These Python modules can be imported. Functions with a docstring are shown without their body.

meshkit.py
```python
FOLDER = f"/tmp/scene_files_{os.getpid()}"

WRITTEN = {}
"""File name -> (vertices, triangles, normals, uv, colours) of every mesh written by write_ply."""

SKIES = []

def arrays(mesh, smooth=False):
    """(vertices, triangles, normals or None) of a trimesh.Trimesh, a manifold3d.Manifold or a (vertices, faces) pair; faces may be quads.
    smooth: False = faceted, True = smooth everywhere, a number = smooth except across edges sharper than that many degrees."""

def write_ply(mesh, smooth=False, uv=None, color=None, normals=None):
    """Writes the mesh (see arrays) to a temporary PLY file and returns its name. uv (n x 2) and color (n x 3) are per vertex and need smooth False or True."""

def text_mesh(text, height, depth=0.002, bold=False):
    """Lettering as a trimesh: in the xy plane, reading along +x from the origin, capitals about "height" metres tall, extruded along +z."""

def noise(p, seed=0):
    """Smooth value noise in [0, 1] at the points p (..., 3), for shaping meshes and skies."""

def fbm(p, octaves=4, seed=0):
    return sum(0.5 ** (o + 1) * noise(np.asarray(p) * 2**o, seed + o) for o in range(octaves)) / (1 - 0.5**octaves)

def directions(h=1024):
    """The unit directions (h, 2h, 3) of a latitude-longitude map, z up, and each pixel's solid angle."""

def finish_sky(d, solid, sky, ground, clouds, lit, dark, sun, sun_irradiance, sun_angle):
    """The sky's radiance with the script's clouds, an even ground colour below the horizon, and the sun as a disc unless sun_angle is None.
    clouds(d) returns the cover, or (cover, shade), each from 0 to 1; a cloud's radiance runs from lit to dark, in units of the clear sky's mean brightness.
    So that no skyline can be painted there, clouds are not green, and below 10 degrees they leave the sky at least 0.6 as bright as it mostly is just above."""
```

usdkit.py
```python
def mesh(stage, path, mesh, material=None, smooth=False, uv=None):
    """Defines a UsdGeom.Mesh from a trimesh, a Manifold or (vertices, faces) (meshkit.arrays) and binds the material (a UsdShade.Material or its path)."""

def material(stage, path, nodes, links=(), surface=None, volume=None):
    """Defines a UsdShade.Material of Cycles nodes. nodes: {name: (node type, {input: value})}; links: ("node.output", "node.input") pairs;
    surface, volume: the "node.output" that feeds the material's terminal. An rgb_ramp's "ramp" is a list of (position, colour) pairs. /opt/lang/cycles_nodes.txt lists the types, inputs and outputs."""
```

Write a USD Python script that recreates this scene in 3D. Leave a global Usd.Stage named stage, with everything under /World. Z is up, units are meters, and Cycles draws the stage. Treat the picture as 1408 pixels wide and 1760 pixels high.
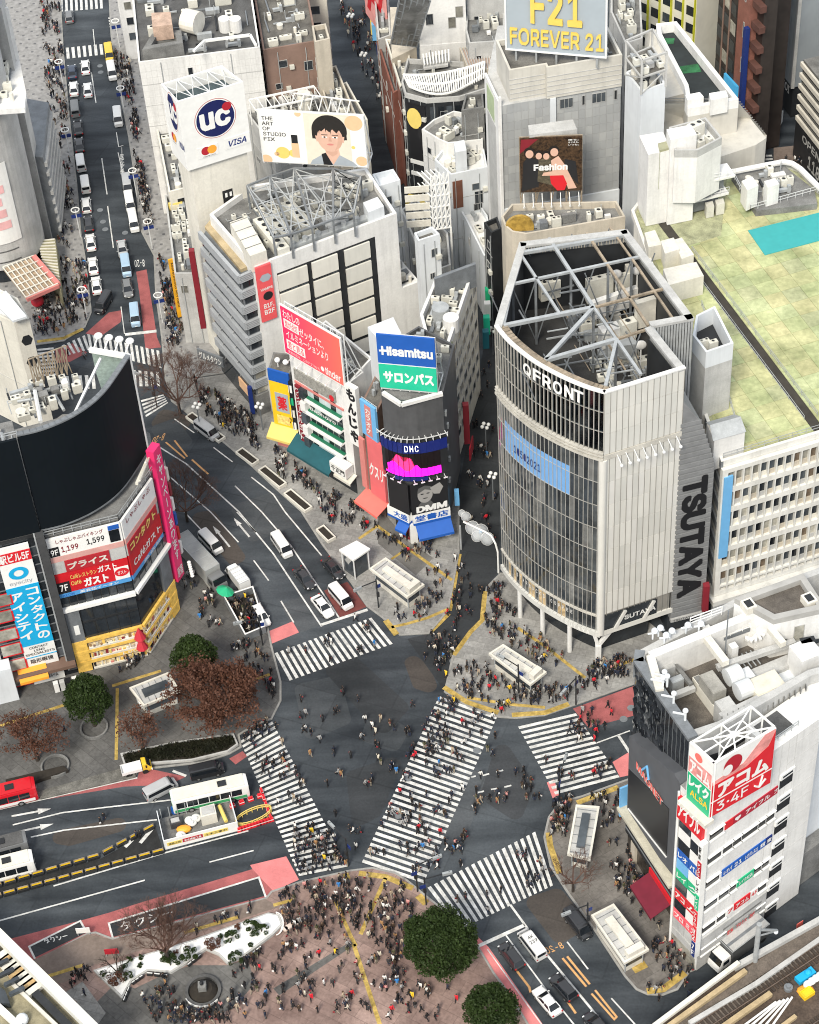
import math,glob,random
import numpy as np,trimesh,usdkit,meshkit,shapely
from shapely.geometry import Polygon,LineString,Point
from pxr import Usd,UsdGeom,UsdLux,UsdShade,Gf,Sdf,Vt
stage=Usd.Stage.CreateInMemory()
UsdGeom.SetStageUpAxis(stage,UsdGeom.Tokens.z)
UsdGeom.SetStageMetersPerUnit(stage,1.0)
UsdGeom.Xform.Define(stage,'/World')
UsdGeom.Scope.Define(stage,'/World/Looks')
stage.SetDefaultPrim(stage.GetPrimAtPath('/World'))
rng=np.random.default_rng(7)
# ------------------------------------------------------------------ camera, sky, sun, exposure
FPX,CAM_H,PW,PH=3700.0,236.0,1408.0,1760.0
_d=np.array([975-704,-(4450-880),-FPX]);_d/=np.linalg.norm(_d)
_up=-_d
_fw=np.array([0,0,-1.0]);_fw=_fw-(_fw@_up)*_up;_fw/=np.linalg.norm(_fw)
ROT=np.stack([np.cross(_fw,_up),_fw,_up])
EYE=np.array([0,0,CAM_H])
cam=UsdGeom.Camera.Define(stage,'/World/camera')
_m=np.eye(4);_m[:3,:3]=ROT.T;_m[3,:3]=EYE
cam.AddTransformOp().Set(Gf.Matrix4d(_m.tolist()))
cam.CreateFocalLengthAttr(50.0)
cam.CreateHorizontalApertureAttr(50.0*PW/FPX)
cam.CreateVerticalApertureAttr(50.0*PH/FPX)
cam.CreateClippingRangeAttr(Gf.Vec2f(1.0,3000.0))
cam.CreateExposureAttr(EXPOSURE:=1.38)
SUN_EL,SUN_AZ=math.radians(48),math.radians(-158)
usdkit.material(stage,'/World/Looks/sky',{'tc':('texture_coordinate',{}),'s':('sky_texture',{'sky_type':'single_scattering','sun_disc':False,'sun_elevation':SUN_EL,'sun_rotation':SUN_AZ,'altitude':50.0,'air_density':1.0,'aerosol_density':2.0,'ozone_density':1.0}),'n':('noise_texture',{'scale':2.2,'detail':5.0,'roughness':0.6}),'r':('rgb_ramp',{'ramp':[(0.0,(0.55,0.55,0.55)),(0.45,(0.8,0.8,0.8)),(0.7,(1,1,1))]}),'mx':('mix_color',{'fac':0.5,'b':(6.4,6.7,7.1),'use_clamp':False}),'b':('background_shader',{'strength':0.062})},[('tc.generated','n.vector'),('n.fac','r.fac'),('r.color','mx.fac'),('s.color','mx.a'),('mx.result','b.color')],surface='b.background')
dome=UsdLux.DomeLight.Define(stage,'/World/sky')
dome.GetPrim().SetCustomDataByKey('kind','structure')
UsdShade.MaterialBindingAPI.Apply(dome.GetPrim()).Bind(UsdShade.Material.Get(stage,'/World/Looks/sky'))
sun=UsdLux.DistantLight.Define(stage,'/World/sun')
sun.CreateIntensityAttr(0.4);sun.CreateAngleAttr(16.0);sun.CreateNormalizeAttr(True);sun.CreateColorAttr(Gf.Vec3f(1.0,0.93,0.80))
_sd=np.array([math.sin(SUN_AZ)*math.cos(SUN_EL),math.cos(SUN_AZ)*math.cos(SUN_EL),math.sin(SUN_EL)])
_x=np.cross([0,0,1.0],_sd);_x/=np.linalg.norm(_x)
_m=np.eye(4);_m[0,:3]=_x;_m[1,:3]=np.cross(_sd,_x);_m[2,:3]=_sd
sun.AddTransformOp().Set(Gf.Matrix4d(_m.tolist()))
# ------------------------------------------------------------------ points in the place
def G(x,y,z=0.0):
 """The point at height z that the photograph shows at (x, y)."""
 v=ROT@np.array([x-PW/2,-(y-PH/2),-FPX])
 return EYE+(z-CAM_H)/v[2]*v
def XY(pts,z=0.0):
 return np.array([G(x,y,z)[:2]for x,y in pts])
# ------------------------------------------------------------------ materials
MATS={}
def M(name,color,rough=0.75,var=0.18,scale=0.35,metal=0.0,spec=0.4,fine=6.0,fvar=0.0,streak=0.0,coat=0.0,rnd=0.0,emit=0.0,tint=None):
 """A painted, cast or weathered surface: broad and fine mottling, optional run-down streaks, optional tone per object."""
 if name in MATS:return MATS[name]
 c=np.array(color,float)
 nodes={'g':('geometry',{}),'n1':('noise_texture',{'scale':scale,'detail':6.0,'roughness':0.65}),'r1':('map_range',{'from_min':0.32,'from_max':0.68,'to_min':0.0,'to_max':1.0,'clamp':True}),'m1':('mix_color',{'a':tuple(np.clip(c*(1-var),0,1)),'b':tuple(np.clip(np.array(tint if tint is not None else c*(1+var*.7)),0,.95))}),'p':('principled_bsdf',{'roughness':rough,'metallic':metal,'specular_ior_level':spec,'coat_weight':coat})}
 links=[('g.position','n1.vector'),('n1.fac','r1.value'),('r1.result','m1.fac')]
 out='m1.result'
 if fvar:
  nodes['n2']=('noise_texture',{'scale':fine,'detail':4.0,'roughness':0.7})
  nodes['r2']=('map_range',{'from_min':0.3,'from_max':0.7,'to_min':1-fvar,'to_max':1+fvar*.5,'clamp':True})
  nodes['m2']=('vector_math',{'math_type':'scale'})
  links+=[('g.position','n2.vector'),('n2.fac','r2.value'),(out,'m2.vector1'),('r2.result','m2.scale')]
  out='m2.vector'
 if streak:
  nodes['mp']=('mapping',{'scale':(0.8,0.8,0.06)})
  nodes['n3']=('noise_texture',{'scale':1.0,'detail':5.0,'roughness':0.7})
  nodes['r3']=('map_range',{'from_min':0.48,'from_max':0.75,'to_min':1.0,'to_max':1-streak,'clamp':True})
  nodes['m3']=('vector_math',{'math_type':'scale'})
  links+=[('g.position','mp.vector'),('mp.vector','n3.vector'),('n3.fac','r3.value'),(out,'m3.vector1'),('r3.result','m3.scale')]
  out='m3.vector'
 if rnd:
  nodes['oi']=('object_info',{})
  nodes['r4']=('map_range',{'to_min':1-rnd,'to_max':1+rnd})
  nodes['m4']=('vector_math',{'math_type':'scale'})
  links+=[('oi.random','r4.value'),(out,'m4.vector1'),('r4.result','m4.scale')]
  out='m4.vector'
 links.append((out,'p.base_color'))
 if emit:
  nodes['p'][1]['emission_strength']=emit;links.append((out,'p.emission_color'))
 MATS[name]=usdkit.material(stage,'/World/Looks/'+name,nodes,links,surface='p.BSDF')
 return MATS[name]
def flat(name,color,rough=0.6,emit=0.0,**k):
 return M(name,color,rough,var=k.pop('var',0.06),scale=k.pop('scale',0.8),emit=emit,**k)
WHITE=M('white_render',(0.73,0.725,0.71),0.8,0.12,0.16,streak=0.17,fvar=0.08,fine=2.5)
CREAM=M('cream_render',(0.68,0.655,0.585),0.8,0.13,0.16,streak=0.17,fvar=0.09,fine=2.5)
COLD=M('cold_white_panel',(0.66,0.69,0.72),0.6,0.08,0.2,streak=0.12)
LGREY=M('light_grey_concrete',(0.47,0.47,0.46),0.85,0.18,0.3,fvar=0.14,streak=0.2)
MGREY=M('mid_grey_concrete',(0.20,0.20,0.195),0.9,0.38,0.35,fvar=0.3,streak=0.2)
DGREY=M('dark_roof_felt',(0.10,0.10,0.10),0.9,0.35,0.35,fvar=0.3)
ROOFC=M('roof_concrete',(0.145,0.138,0.125),0.9,0.45,0.35,fvar=0.35)
BEIGE=M('beige_render',(0.52,0.47,0.39),0.85,0.14,0.3,streak=0.25,fvar=0.08)
BROWN=M('brown_tile',(0.235,0.155,0.125),0.8,0.15,0.3,fvar=0.08,streak=0.12)
REDBR=M('red_brick',(0.24,0.10,0.075),0.85,0.2,0.5,fvar=0.15)
BLACK=M('black_metal',(0.022,0.024,0.027),0.5,0.25,0.5)
STEEL=M('galvanised_steel',(0.42,0.44,0.45),0.5,0.18,0.8,metal=0.25,fvar=0.12)
DSTEEL=M('grey_steel',(0.20,0.215,0.23),0.55,0.25,0.6,metal=0.2,fvar=0.15)
WSTEEL=M('white_painted_steel',(0.66,0.67,0.67),0.5,0.12,0.6,fvar=0.1)
RUST=M('rusty_steel',(0.33,0.27,0.20),0.75,0.4,0.7,fvar=0.25)
ACM=M('air_conditioner_casing',(0.63,0.62,0.56),0.6,0.14,0.5,fvar=0.1,rnd=0.10)
DARKG=M('dark_glass',(0.018,0.022,0.027),0.07,0.3,0.5,spec=0.45,rnd=0.5)
GREYG=M('grey_glass',(0.055,0.065,0.075),0.08,0.4,0.4,spec=0.5,rnd=0.5)
LITG=M('curtained_glass',(0.30,0.29,0.25),0.2,0.5,0.6,spec=0.5,rnd=0.45)
WFRAME=M('window_frame',(0.40,0.40,0.39),0.5,0.1)
NATURAL=dict(red=(0.62,0.02,0.03),crimson=(0.42,0.015,0.03),pink=(0.80,0.12,0.15),coral=(0.86,0.17,0.14),navy=(0.012,0.03,0.16),blue=(0.015,0.10,0.42),sky=(0.16,0.42,0.72),cyan=(0.01,0.36,0.66),teal=(0.012,0.10,0.13),green=(0.02,0.42,0.20),kelly=(0.02,0.50,0.30),yellow=(0.85,0.55,0.02),gold=(0.75,0.58,0.16),orange=(0.85,0.36,0.04),white=(0.80,0.80,0.79),black=(0.015,0.015,0.017),grey=(0.36,0.40,0.44),skin=(0.66,0.42,0.32),peach=(0.80,0.50,0.30),hair=(0.02,0.017,0.015),rose=(0.62,0.22,0.2),maroon=(0.22,0.02,0.03))
def C(name,emit=0.0):
 return flat(('lit_' if emit else 'paint_')+name,NATURAL[name],0.5,emit=emit)
# ------------------------------------------------------------------ things and parts
USED={}
def numbered(parent,name):
 k=(parent,name);n=USED.get(k,0);USED[k]=n+1
 return parent+'/'+(name if n==0 else f'{name}_{n:03d}')
def tag(p,label=None,cat=None,group=None,kind=None):
 for k,v in(('label',label),('category',cat),('group',group),('kind',kind)):
  if v:p.SetCustomDataByKey(k,v)
 return p
def thing(name,label=None,cat=None,group=None,kind=None,loc=None,rot=0.0):
 x=UsdGeom.Xform.Define(stage,numbered('/World',name))
 if loc is not None:
  x.AddTranslateOp().Set(Gf.Vec3d(*map(float,loc)));x.AddRotateZOp().Set(float(math.degrees(rot)))
 return tag(x.GetPrim(),label,cat,group,kind)
def nth(k,n=0):
 return['first','second','third','fourth','fifth','sixth','seventh','eighth','ninth','tenth','eleventh','twelfth','thirteenth','fourteenth'][k]
def part(parent,name,mb,mat,smooth=False,label=None):
 """One Mesh prim under parent (a prim), or a top-level one when parent is None."""
 v,f=mb.get()if isinstance(mb,MB)else mb
 if len(f)==0:return None
 base='/World' if parent is None else str(parent.GetPath())
 p=usdkit.mesh(stage,numbered(base,name),(v,f),mat,smooth=smooth).GetPrim()
 if label:tag(p,label)
 return p
def copy_of(proto,name,loc,rot=0.0,label=None,cat=None,group=None,scale=None):
 x=UsdGeom.Xform.Define(stage,numbered('/World',name))
 x.AddTranslateOp().Set(Gf.Vec3d(*map(float,loc)));x.AddRotateZOp().Set(float(math.degrees(rot)))
 if scale:x.AddScaleOp().Set(Gf.Vec3f(*scale))
 p=x.GetPrim();p.GetReferences().AddInternalReference(proto);p.SetInstanceable(True)
 return tag(p,label,cat,group)
def kind_of(name):
 stage.CreateClassPrim('/World/'+name)
 return stage.GetPrimAtPath('/World/'+name)
def earcut(poly):
 v,f=trimesh.creation.triangulate_polygon(poly,engine='earcut')
 return np.asarray(v),np.asarray(f)
class MB:
 """Collects simple solids into one mesh."""
 def __init__(s):s.v,s.f,s.n=[],[],0
 def add(s,v,f):
  v=np.asarray(v,float);f=np.asarray(f,int)
  if f.shape[1]==4:f=np.vstack([f[:,[0,1,2]],f[:,[0,2,3]]])
  s.v.append(v);s.f.append(f+s.n);s.n+=len(v);return s
 def tm(s,m):return s.add(m.vertices,m.faces)
 def get(s):
  if not s.v:return np.zeros((0,3)),np.zeros((0,3),int)
  return np.vstack(s.v),np.vstack(s.f)
 def hexa(s,p):
  return s.add(p,[[0,3,2,1],[4,5,6,7],[0,1,5,4],[1,2,6,5],[2,3,7,6],[3,0,4,7]])
 def box(s,x0,x1,y0,y1,z0,z1):
  return s.hexa([[x0,y0,z0],[x1,y0,z0],[x1,y1,z0],[x0,y1,z0],[x0,y0,z1],[x1,y0,z1],[x1,y1,z1],[x0,y1,z1]])
 def obox(s,c,ux,lx,ly,z0,z1):
  """box centred on c (xy), long side lx along the unit vector ux"""
  ux=np.array(ux[:2]);uy=np.array([-ux[1],ux[0]]);c=np.array(c[:2])
  q=[c+a*ux*lx/2+b*uy*ly/2 for a,b in((-1,-1),(1,-1),(1,1),(-1,1))]
  return s.hexa([[*a,z0]for a in q]+[[*a,z1]for a in q])
 def quad(s,a,b,c,d):return s.add([a,b,c,d],[[0,1,2,3]])
 def bar(s,p,q,r,n=4,r2=None):
  p,q=np.array(p,float),np.array(q,float);d=q-p;L=np.linalg.norm(d)
  if L<1e-6:return s
  d/=L;a=np.cross(d,[0,0,1.0]if abs(d[2])<.9 else[1.0,0,0]);a/=np.linalg.norm(a);b=np.cross(d,a)
  t=(np.arange(n)+.5)*2*np.pi/n;ring=np.cos(t)[:,None]*a+np.sin(t)[:,None]*b
  k=1.414 if n==4 else 1.0
  v=np.vstack([p+ring*r*k,q+ring*(r if r2 is None else r2)*k]);i=np.arange(n);j=(i+1)%n
  s.add(v,np.stack([i,j,j+n,i+n],1))
  o=np.arange(1,n-1)
  s.add(v[:n],np.stack([0*o,o+1,o],1));s.add(v[n:],np.stack([0*o,o,o+1],1));return s
 def path(s,pts,r,n=4):
  for a,b in zip(pts[:-1],pts[1:]):s.bar(a,b,r,n)
  return s
 def cyl(s,c,r,z0,z1,n=14,r2=None):return s.bar([c[0],c[1],z0],[c[0],c[1],z1],r/(1.414 if n==4 else 1),n,None if r2 is None else r2)
 def prism(s,poly,z0,z1,bottom=False):
  poly=poly if hasattr(poly,'exterior')else Polygon(poly)
  if not poly.is_valid:poly=poly.buffer(0)
  for g in getattr(poly,'geoms',[poly]):
   if g.area<1e-6:continue
   g=shapely.geometry.polygon.orient(g)
   v,f=earcut(g)
   s.add(np.c_[v,np.full(len(v),z1)],f)
   if bottom:s.add(np.c_[v,np.full(len(v),z0)],f[:,::-1])
   for r in[g.exterior,*g.interiors]:
    p=np.array(r.coords)[:-1];n=len(p);i=np.arange(n);j=(i+1)%n
    s.add(np.vstack([np.c_[p,np.full(n,z0)],np.c_[p,np.full(n,z1)]]),np.stack([i,j,j+n,i+n],1))
  return s
 def sheet(s,poly,z):
  poly=poly if hasattr(poly,'exterior')or hasattr(poly,'geoms')else Polygon(poly)
  if not poly.is_valid:poly=poly.buffer(0)
  for g in getattr(poly,'geoms',[poly]):
   if getattr(g,'area',0)<1e-6 or not hasattr(g,'exterior'):continue
   v,f=earcut(g);s.add(np.c_[v,np.full(len(v),z)],f)
  return s
 def ring(s,poly,w,z0,z1):
  """a wall of thickness w along the inside of poly's outline"""
  poly=Polygon(poly).buffer(0)
  return s.prism(poly.difference(poly.buffer(-w,join_style=2)),z0,z1,True)
 def ball(s,c,r,sub=1,sc=(1,1,1)):
  m=trimesh.creation.icosphere(sub,r);return s.add(m.vertices*sc+np.array(c),m.faces)
 def moved(s,c,ux):
  """everything so far, taken from local axes to c with x along ux"""
  v,f=s.get();ux=np.array(ux[:2]);uy=np.array([-ux[1],ux[0]])
  w=np.c_[v[:,:1]*ux+v[:,1:2]*uy+np.array(c[:2]),v[:,2]+(c[2]if len(c)>2 else 0)]
  o=MB();o.add(w,f);return o
# ------------------------------------------------------------------ lettering
_FONT={}
def glyphs(text,bold=0):
 """(vertices 2D with capitals 1 high, triangles)"""
 key=text,bold
 if key in _FONT:return _FONT[key]
 from PIL import Image,ImageDraw,ImageFont
 S=72;bold=int(round(bold*.7))
 def load(pat):
  if pat not in _FONT:_FONT[pat]=ImageFont.truetype(sorted(glob.glob('/opt/blender-*/*/datafiles/fonts/'+pat))[0],S)
  return _FONT[pat]
 font=load('Inter.woff2')if all(ord(c)<0x2000 for c in text)else load('Noto Sans CJK Regular.woff2')
 x0,y0,x1,y1=font.getbbox(text,anchor='ls',stroke_width=bold)
 im=Image.new('L',(x1-x0+8,y1-y0+8))
 ImageDraw.Draw(im).text((4-x0,4-y0),text,255,font,anchor='ls',stroke_width=bold)
 on=np.pad(np.asarray(im)>127,((0,0),(1,1))).astype(np.int8)
 rows,starts=np.nonzero(np.diff(on,axis=1)==1);ends=np.nonzero(np.diff(on,axis=1)==-1)[1]
 shape=shapely.union_all(shapely.box(starts,-rows-1,ends,-rows)).buffer(0.5).buffer(-0.5).simplify(1.0)
 V,F,n=[],[],0
 for g in getattr(shape,'geoms',[shape]):
  if g.area<4:continue
  v,f=earcut(g);V.append(v);F.append(f+n);n+=len(v)
 v,f=np.vstack(V),np.vstack(F)
 v=v-v.min(0);v=v/v[:,1].max()
 _FONT[key]=v,f
 return v,f
class Fr:
 """A wall plane: A and B are its left and right ends as seen from outside; u runs along it, v is the height, d the distance in front of it."""
 def __init__(s,A,B):
  s.A=np.array(A[:2],float);d=np.array(B[:2],float)-s.A;s.L=np.linalg.norm(d);s.u=d/s.L;s.n=np.array([s.u[1],-s.u[0]])
 def pt(s,u,v,d=0.0):return np.array([*(s.A+s.u*u+s.n*d),v])
 def uv(s,x,y,d=0.0):
  r=ROT@np.array([x-PW/2,-(y-PH/2),-FPX]);o=s.A+s.n*d
  p=EYE+(s.n@o)/(s.n@r[:2])*r
  return float((p[:2]-s.A)@s.u),float(p[2])
 def box(s,mb,u0,u1,v0,v1,d0,d1):
  q=[s.pt(u,v,d)for v in(v0,v1)for u,d in((u0,d1),(u1,d1),(u1,d0),(u0,d0))]
  return mb.hexa(q)
 def poly(s,mb,uvs,d0,d1):
  """a flat plate with the outline uvs"""
  g=shapely.geometry.polygon.orient(Polygon(uvs));v,f=earcut(g)
  mb.add([s.pt(a,b,d1)for a,b in v],f)
  p=np.array(g.exterior.coords)[:-1];n=len(p);i=np.arange(n);j=(i+1)%n
  mb.add([s.pt(a,b,d)for d in(d0,d1)for a,b in p],np.stack([i,j,j+n,i+n],1));return mb
 def ppoly(s,mb,pxs,d0,d1):return s.poly(mb,[s.uv(x,y,d1)for x,y in pxs],d0,d1)
 def pbox(s,mb,a,b,d0,d1):
  """the upright box whose front face runs from photo pixel a (upper left) to b (lower right)"""
  (u0,v1),(u1,v0)=s.uv(*a,d1),s.uv(*b,d1)
  return s.box(mb,min(u0,u1),max(u0,u1),min(v0,v1),max(v0,v1),d0,d1)
 def text(s,mb,text,u0,u1,v0,v1,d,bold=0,vertical=False,slant=0.0):
  if vertical:
   n=len(text);h=(v1-v0)/n
   for i,ch in enumerate(text):
    if ch==' ':continue
    t=v1-i*h
    if ch in 'ー-':
     s.box(mb,(u0+u1)/2-(u1-u0)*.07,(u0+u1)/2+(u1-u0)*.07,t-h*.9,t-h*.1,d-.01,d);continue
    s.text(mb,ch,u0,u1,t-h*.92,t-h*.08,d,bold)
   return mb
  v,f=glyphs(text,bold);w=v[:,0].max()
  p=[s.pt(u0+(x+slant*(y-.5))/w*(u1-u0),v0+y*(v1-v0),d)for x,y in v]
  return mb.add(p,f)
 def lettering(s,parent,text,a,b,mat,d,bold=2,vertical=False,name='lettering',slant=0.0):
  """text whose outline runs from photo pixel a (upper left) to b (lower right); part of the sign it stands on"""
  (u0,v1),(u1,v0)=s.uv(*a,d),s.uv(*b,d)
  if u1<u0:u0,u1=u1,u0
  return part(parent,name,s.text(MB(),text,u0,u1,min(v0,v1),max(v0,v1),d,bold,vertical,slant),mat)
 def sign(s,parent,a,b,mat,d0,d1,name='sign',label=None):
  return part(parent,name,s.pbox(MB(),a,b,d0,d1),mat,label=label)
 def disc(s,mb,u,v,ru,rv,d,n=40,r0=0.0):
  t=np.linspace(0,2*np.pi,n,endpoint=False)
  o=[s.pt(u+ru*math.cos(x),v+rv*math.sin(x),d)for x in t]
  if r0==0:return mb.add(o,[[0,i,i+1]for i in range(1,n-1)])
  q=[s.pt(u+ru*r0*math.cos(x),v+rv*r0*math.sin(x),d)for x in t];i=np.arange(n);j=(i+1)%n
  return mb.add(o+q,np.stack([i,j,j+n,i+n],1))
 def window(s,parent,u0,u1,v0,v1,d=0.0,glass=None,frame=None,t=0.06,mull=0,trans=0):
  """a framed window standing in the wall face: frame proud of it, pane set back inside the frame"""
  mb=MB()
  s.box(mb,u0,u0+t,v0,v1,d-.02,d+.10);s.box(mb,u1-t,u1,v0,v1,d-.02,d+.10)
  s.box(mb,u0+t,u1-t,v0,v0+t,d-.02,d+.099);s.box(mb,u0+t,u1-t,v1-t,v1,d-.02,d+.099)
  for k in range(mull):
   x=u0+(u1-u0)*(k+1)/(mull+1);s.box(mb,x-t/2,x+t/2,v0+t,v1-t,d-.02,d+.08)
  for k in range(trans):
   x=v0+(v1-v0)*(k+1)/(trans+1);s.box(mb,u0+t,u1-t,x-t/2,x+t/2,d-.02,d+.075)
  w=part(parent,'window',mb,frame or WFRAME)
  part(w,'pane',s.box(MB(),u0+t*.5,u1-t*.5,v0+t*.5,v1-t*.5,d-.02,d+.03),glass or DARKG)
  return w
 def windows(s,parent,u0,u1,v0,v1,nu,nv,fu=.7,fv=.6,d=0.0,glasses=None,frame=None,mull=0,skip=0.0):
  du,dv=(u1-u0)/nu,(v1-v0)/nv
  for j in range(nv):
   for i in range(nu):
    if skip and rng.random()<skip:continue
    a,b=u0+du*(i+(1-fu)/2),v0+dv*(j+(1-fv)/2)
    g=(glasses or[DARKG,DARKG,GREYG,LITG])[int(rng.integers(len(glasses)if glasses else 4))]
    s.window(parent,a,a+du*fu,b,b+dv*fv,d,g,frame,mull=mull)
def floor_rows(fr,parent,v0,v1,n,mat,h,d,name='spandrel',u0=0.0,u1=None):
 """horizontal wall bands that stand proud of a glazed face"""
 dv=(v1-v0)/n
 for k in range(n+1):
  z=v0+dv*k
  part(parent,name,fr.box(MB(),u0,fr.L if u1 is None else u1,z-h/2,z+h/2,0,d),mat)
def walls(poly):
 """the four or more Fr of a footprint (given in order); only their outward side matters"""
 p=Polygon(poly);q=np.array(shapely.geometry.polygon.orient(p).exterior.coords)[:-1]
 return[Fr(q[i],q[(i+1)%len(q)])for i in range(len(q))]
def faces_eye(fr):return fr.n@(-(fr.A+fr.u*fr.L/2))>0
def block(name,label,poly,z1,wall,roof=None,z0=0.0,parapet=0.9,cat='building',pw=0.3,cap=None,group=None,floor=None):
 """A building: body with its parapet as a wall of its own, roof deck, coping."""
 t=thing(name,label,cat,group)
 P=Polygon(poly).buffer(0)
 part(t,'wall',MB().prism(P,z0,z1-parapet),wall)
 part(t,'parapet',MB().ring(P,pw,z1-parapet+.002,z1),cap or wall)
 part(t,'roof',MB().sheet(P.buffer(-pw),z1-parapet+.02),roof or ROOFC)
 return t
# ------------------------------------------------------------------ rooftop plant
def frame_at(a,b):
 """unit vector from a to b"""
 d=np.array(b[:2])-np.array(a[:2]);return d/np.linalg.norm(d)
def ac_box(parent,c,ux,l,w,h,z,fans=1,name='air_conditioner',mat=None):
 mb=MB();mb.box(-l/2,l/2,-w/2,w/2,.15,h);mb.box(-l/2+.1,l/2-.1,-w/2+.05,-w/2+.15,0,.149);mb.box(-l/2+.1,l/2-.1,w/2-.15,w/2-.05,0,.149)
 p=part(parent,name,mb.moved([*c[:2],z],ux),mat or ACM)
 if fans:
  r=min(w,l/fans)*.36
  for k in range(fans):
   fm,dk=MB(),MB()
   x=-l/2+l*(k+.5)/fans
   a=np.linspace(0,2*np.pi,12,endpoint=False)
   o=np.c_[x+r*np.cos(a),r*np.sin(a)];i=np.arange(12);j=(i+1)%12
   fm.add(np.vstack([np.c_[o,np.full(12,h)],np.c_[o,np.full(12,h+.12)],np.c_[(o-[x,0])*.86+[x,0],np.full(12,h+.12)],np.c_[(o-[x,0])*.86+[x,0],np.full(12,h+.02)]]),np.vstack([np.stack([i+12*q,j+12*q,j+12*(q+1),i+12*(q+1)],1)for q in range(3)]))
   part(p,'fan_ring',fm.moved([*c[:2],z],ux),ACM)
   dk.add(np.c_[x+r*.85*np.cos(a),r*.85*np.sin(a),np.full(12,h+.03)],[[0,k2,k2+1]for k2 in range(1,11)])
   part(p,'fan',dk.moved([*c[:2],z],ux),BLACK)
 return p
def plain_box(parent,px,z0,z1,mat,name='plant_box',top=None):
 """a box or housing whose top outline the photo shows at px (height z1); stands on z0"""
 q=XY(px,z1);return part(parent,name,MB().prism(q,z0,z1),mat)
def rail(parent,pts,z,h=1.1,step=1.6,r=.03,mat=None,name='railing',bars=2):
 mb=MB()
 for a,b in zip(pts[:-1],pts[1:]):
  a,b=np.array(a[:2]),np.array(b[:2]);L=np.linalg.norm(b-a);n=max(1,int(L/step))
  for k in range(n+1):
   p=a+(b-a)*k/n;mb.bar([*p,z],[*p,z+h],r)
  for q in range(bars):mb.bar([*a,z+h*(q+1)/bars],[*b,z+h*(q+1)/bars],r)
 return part(parent,name,mb,mat or WSTEEL)
def pipes(parent,pts,z,r,mat=None,name='pipe'):
 return part(parent,name,MB().path([[p[0],p[1],z if len(p)<3 else p[2]]for p in pts],r,6),mat or STEEL)
def truss(parent,pts3,r,mat,name='lattice_frame'):
 mb=MB()
 for a,b in pts3:mb.bar(a,b,r)
 return part(parent,name,mb,mat)
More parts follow.
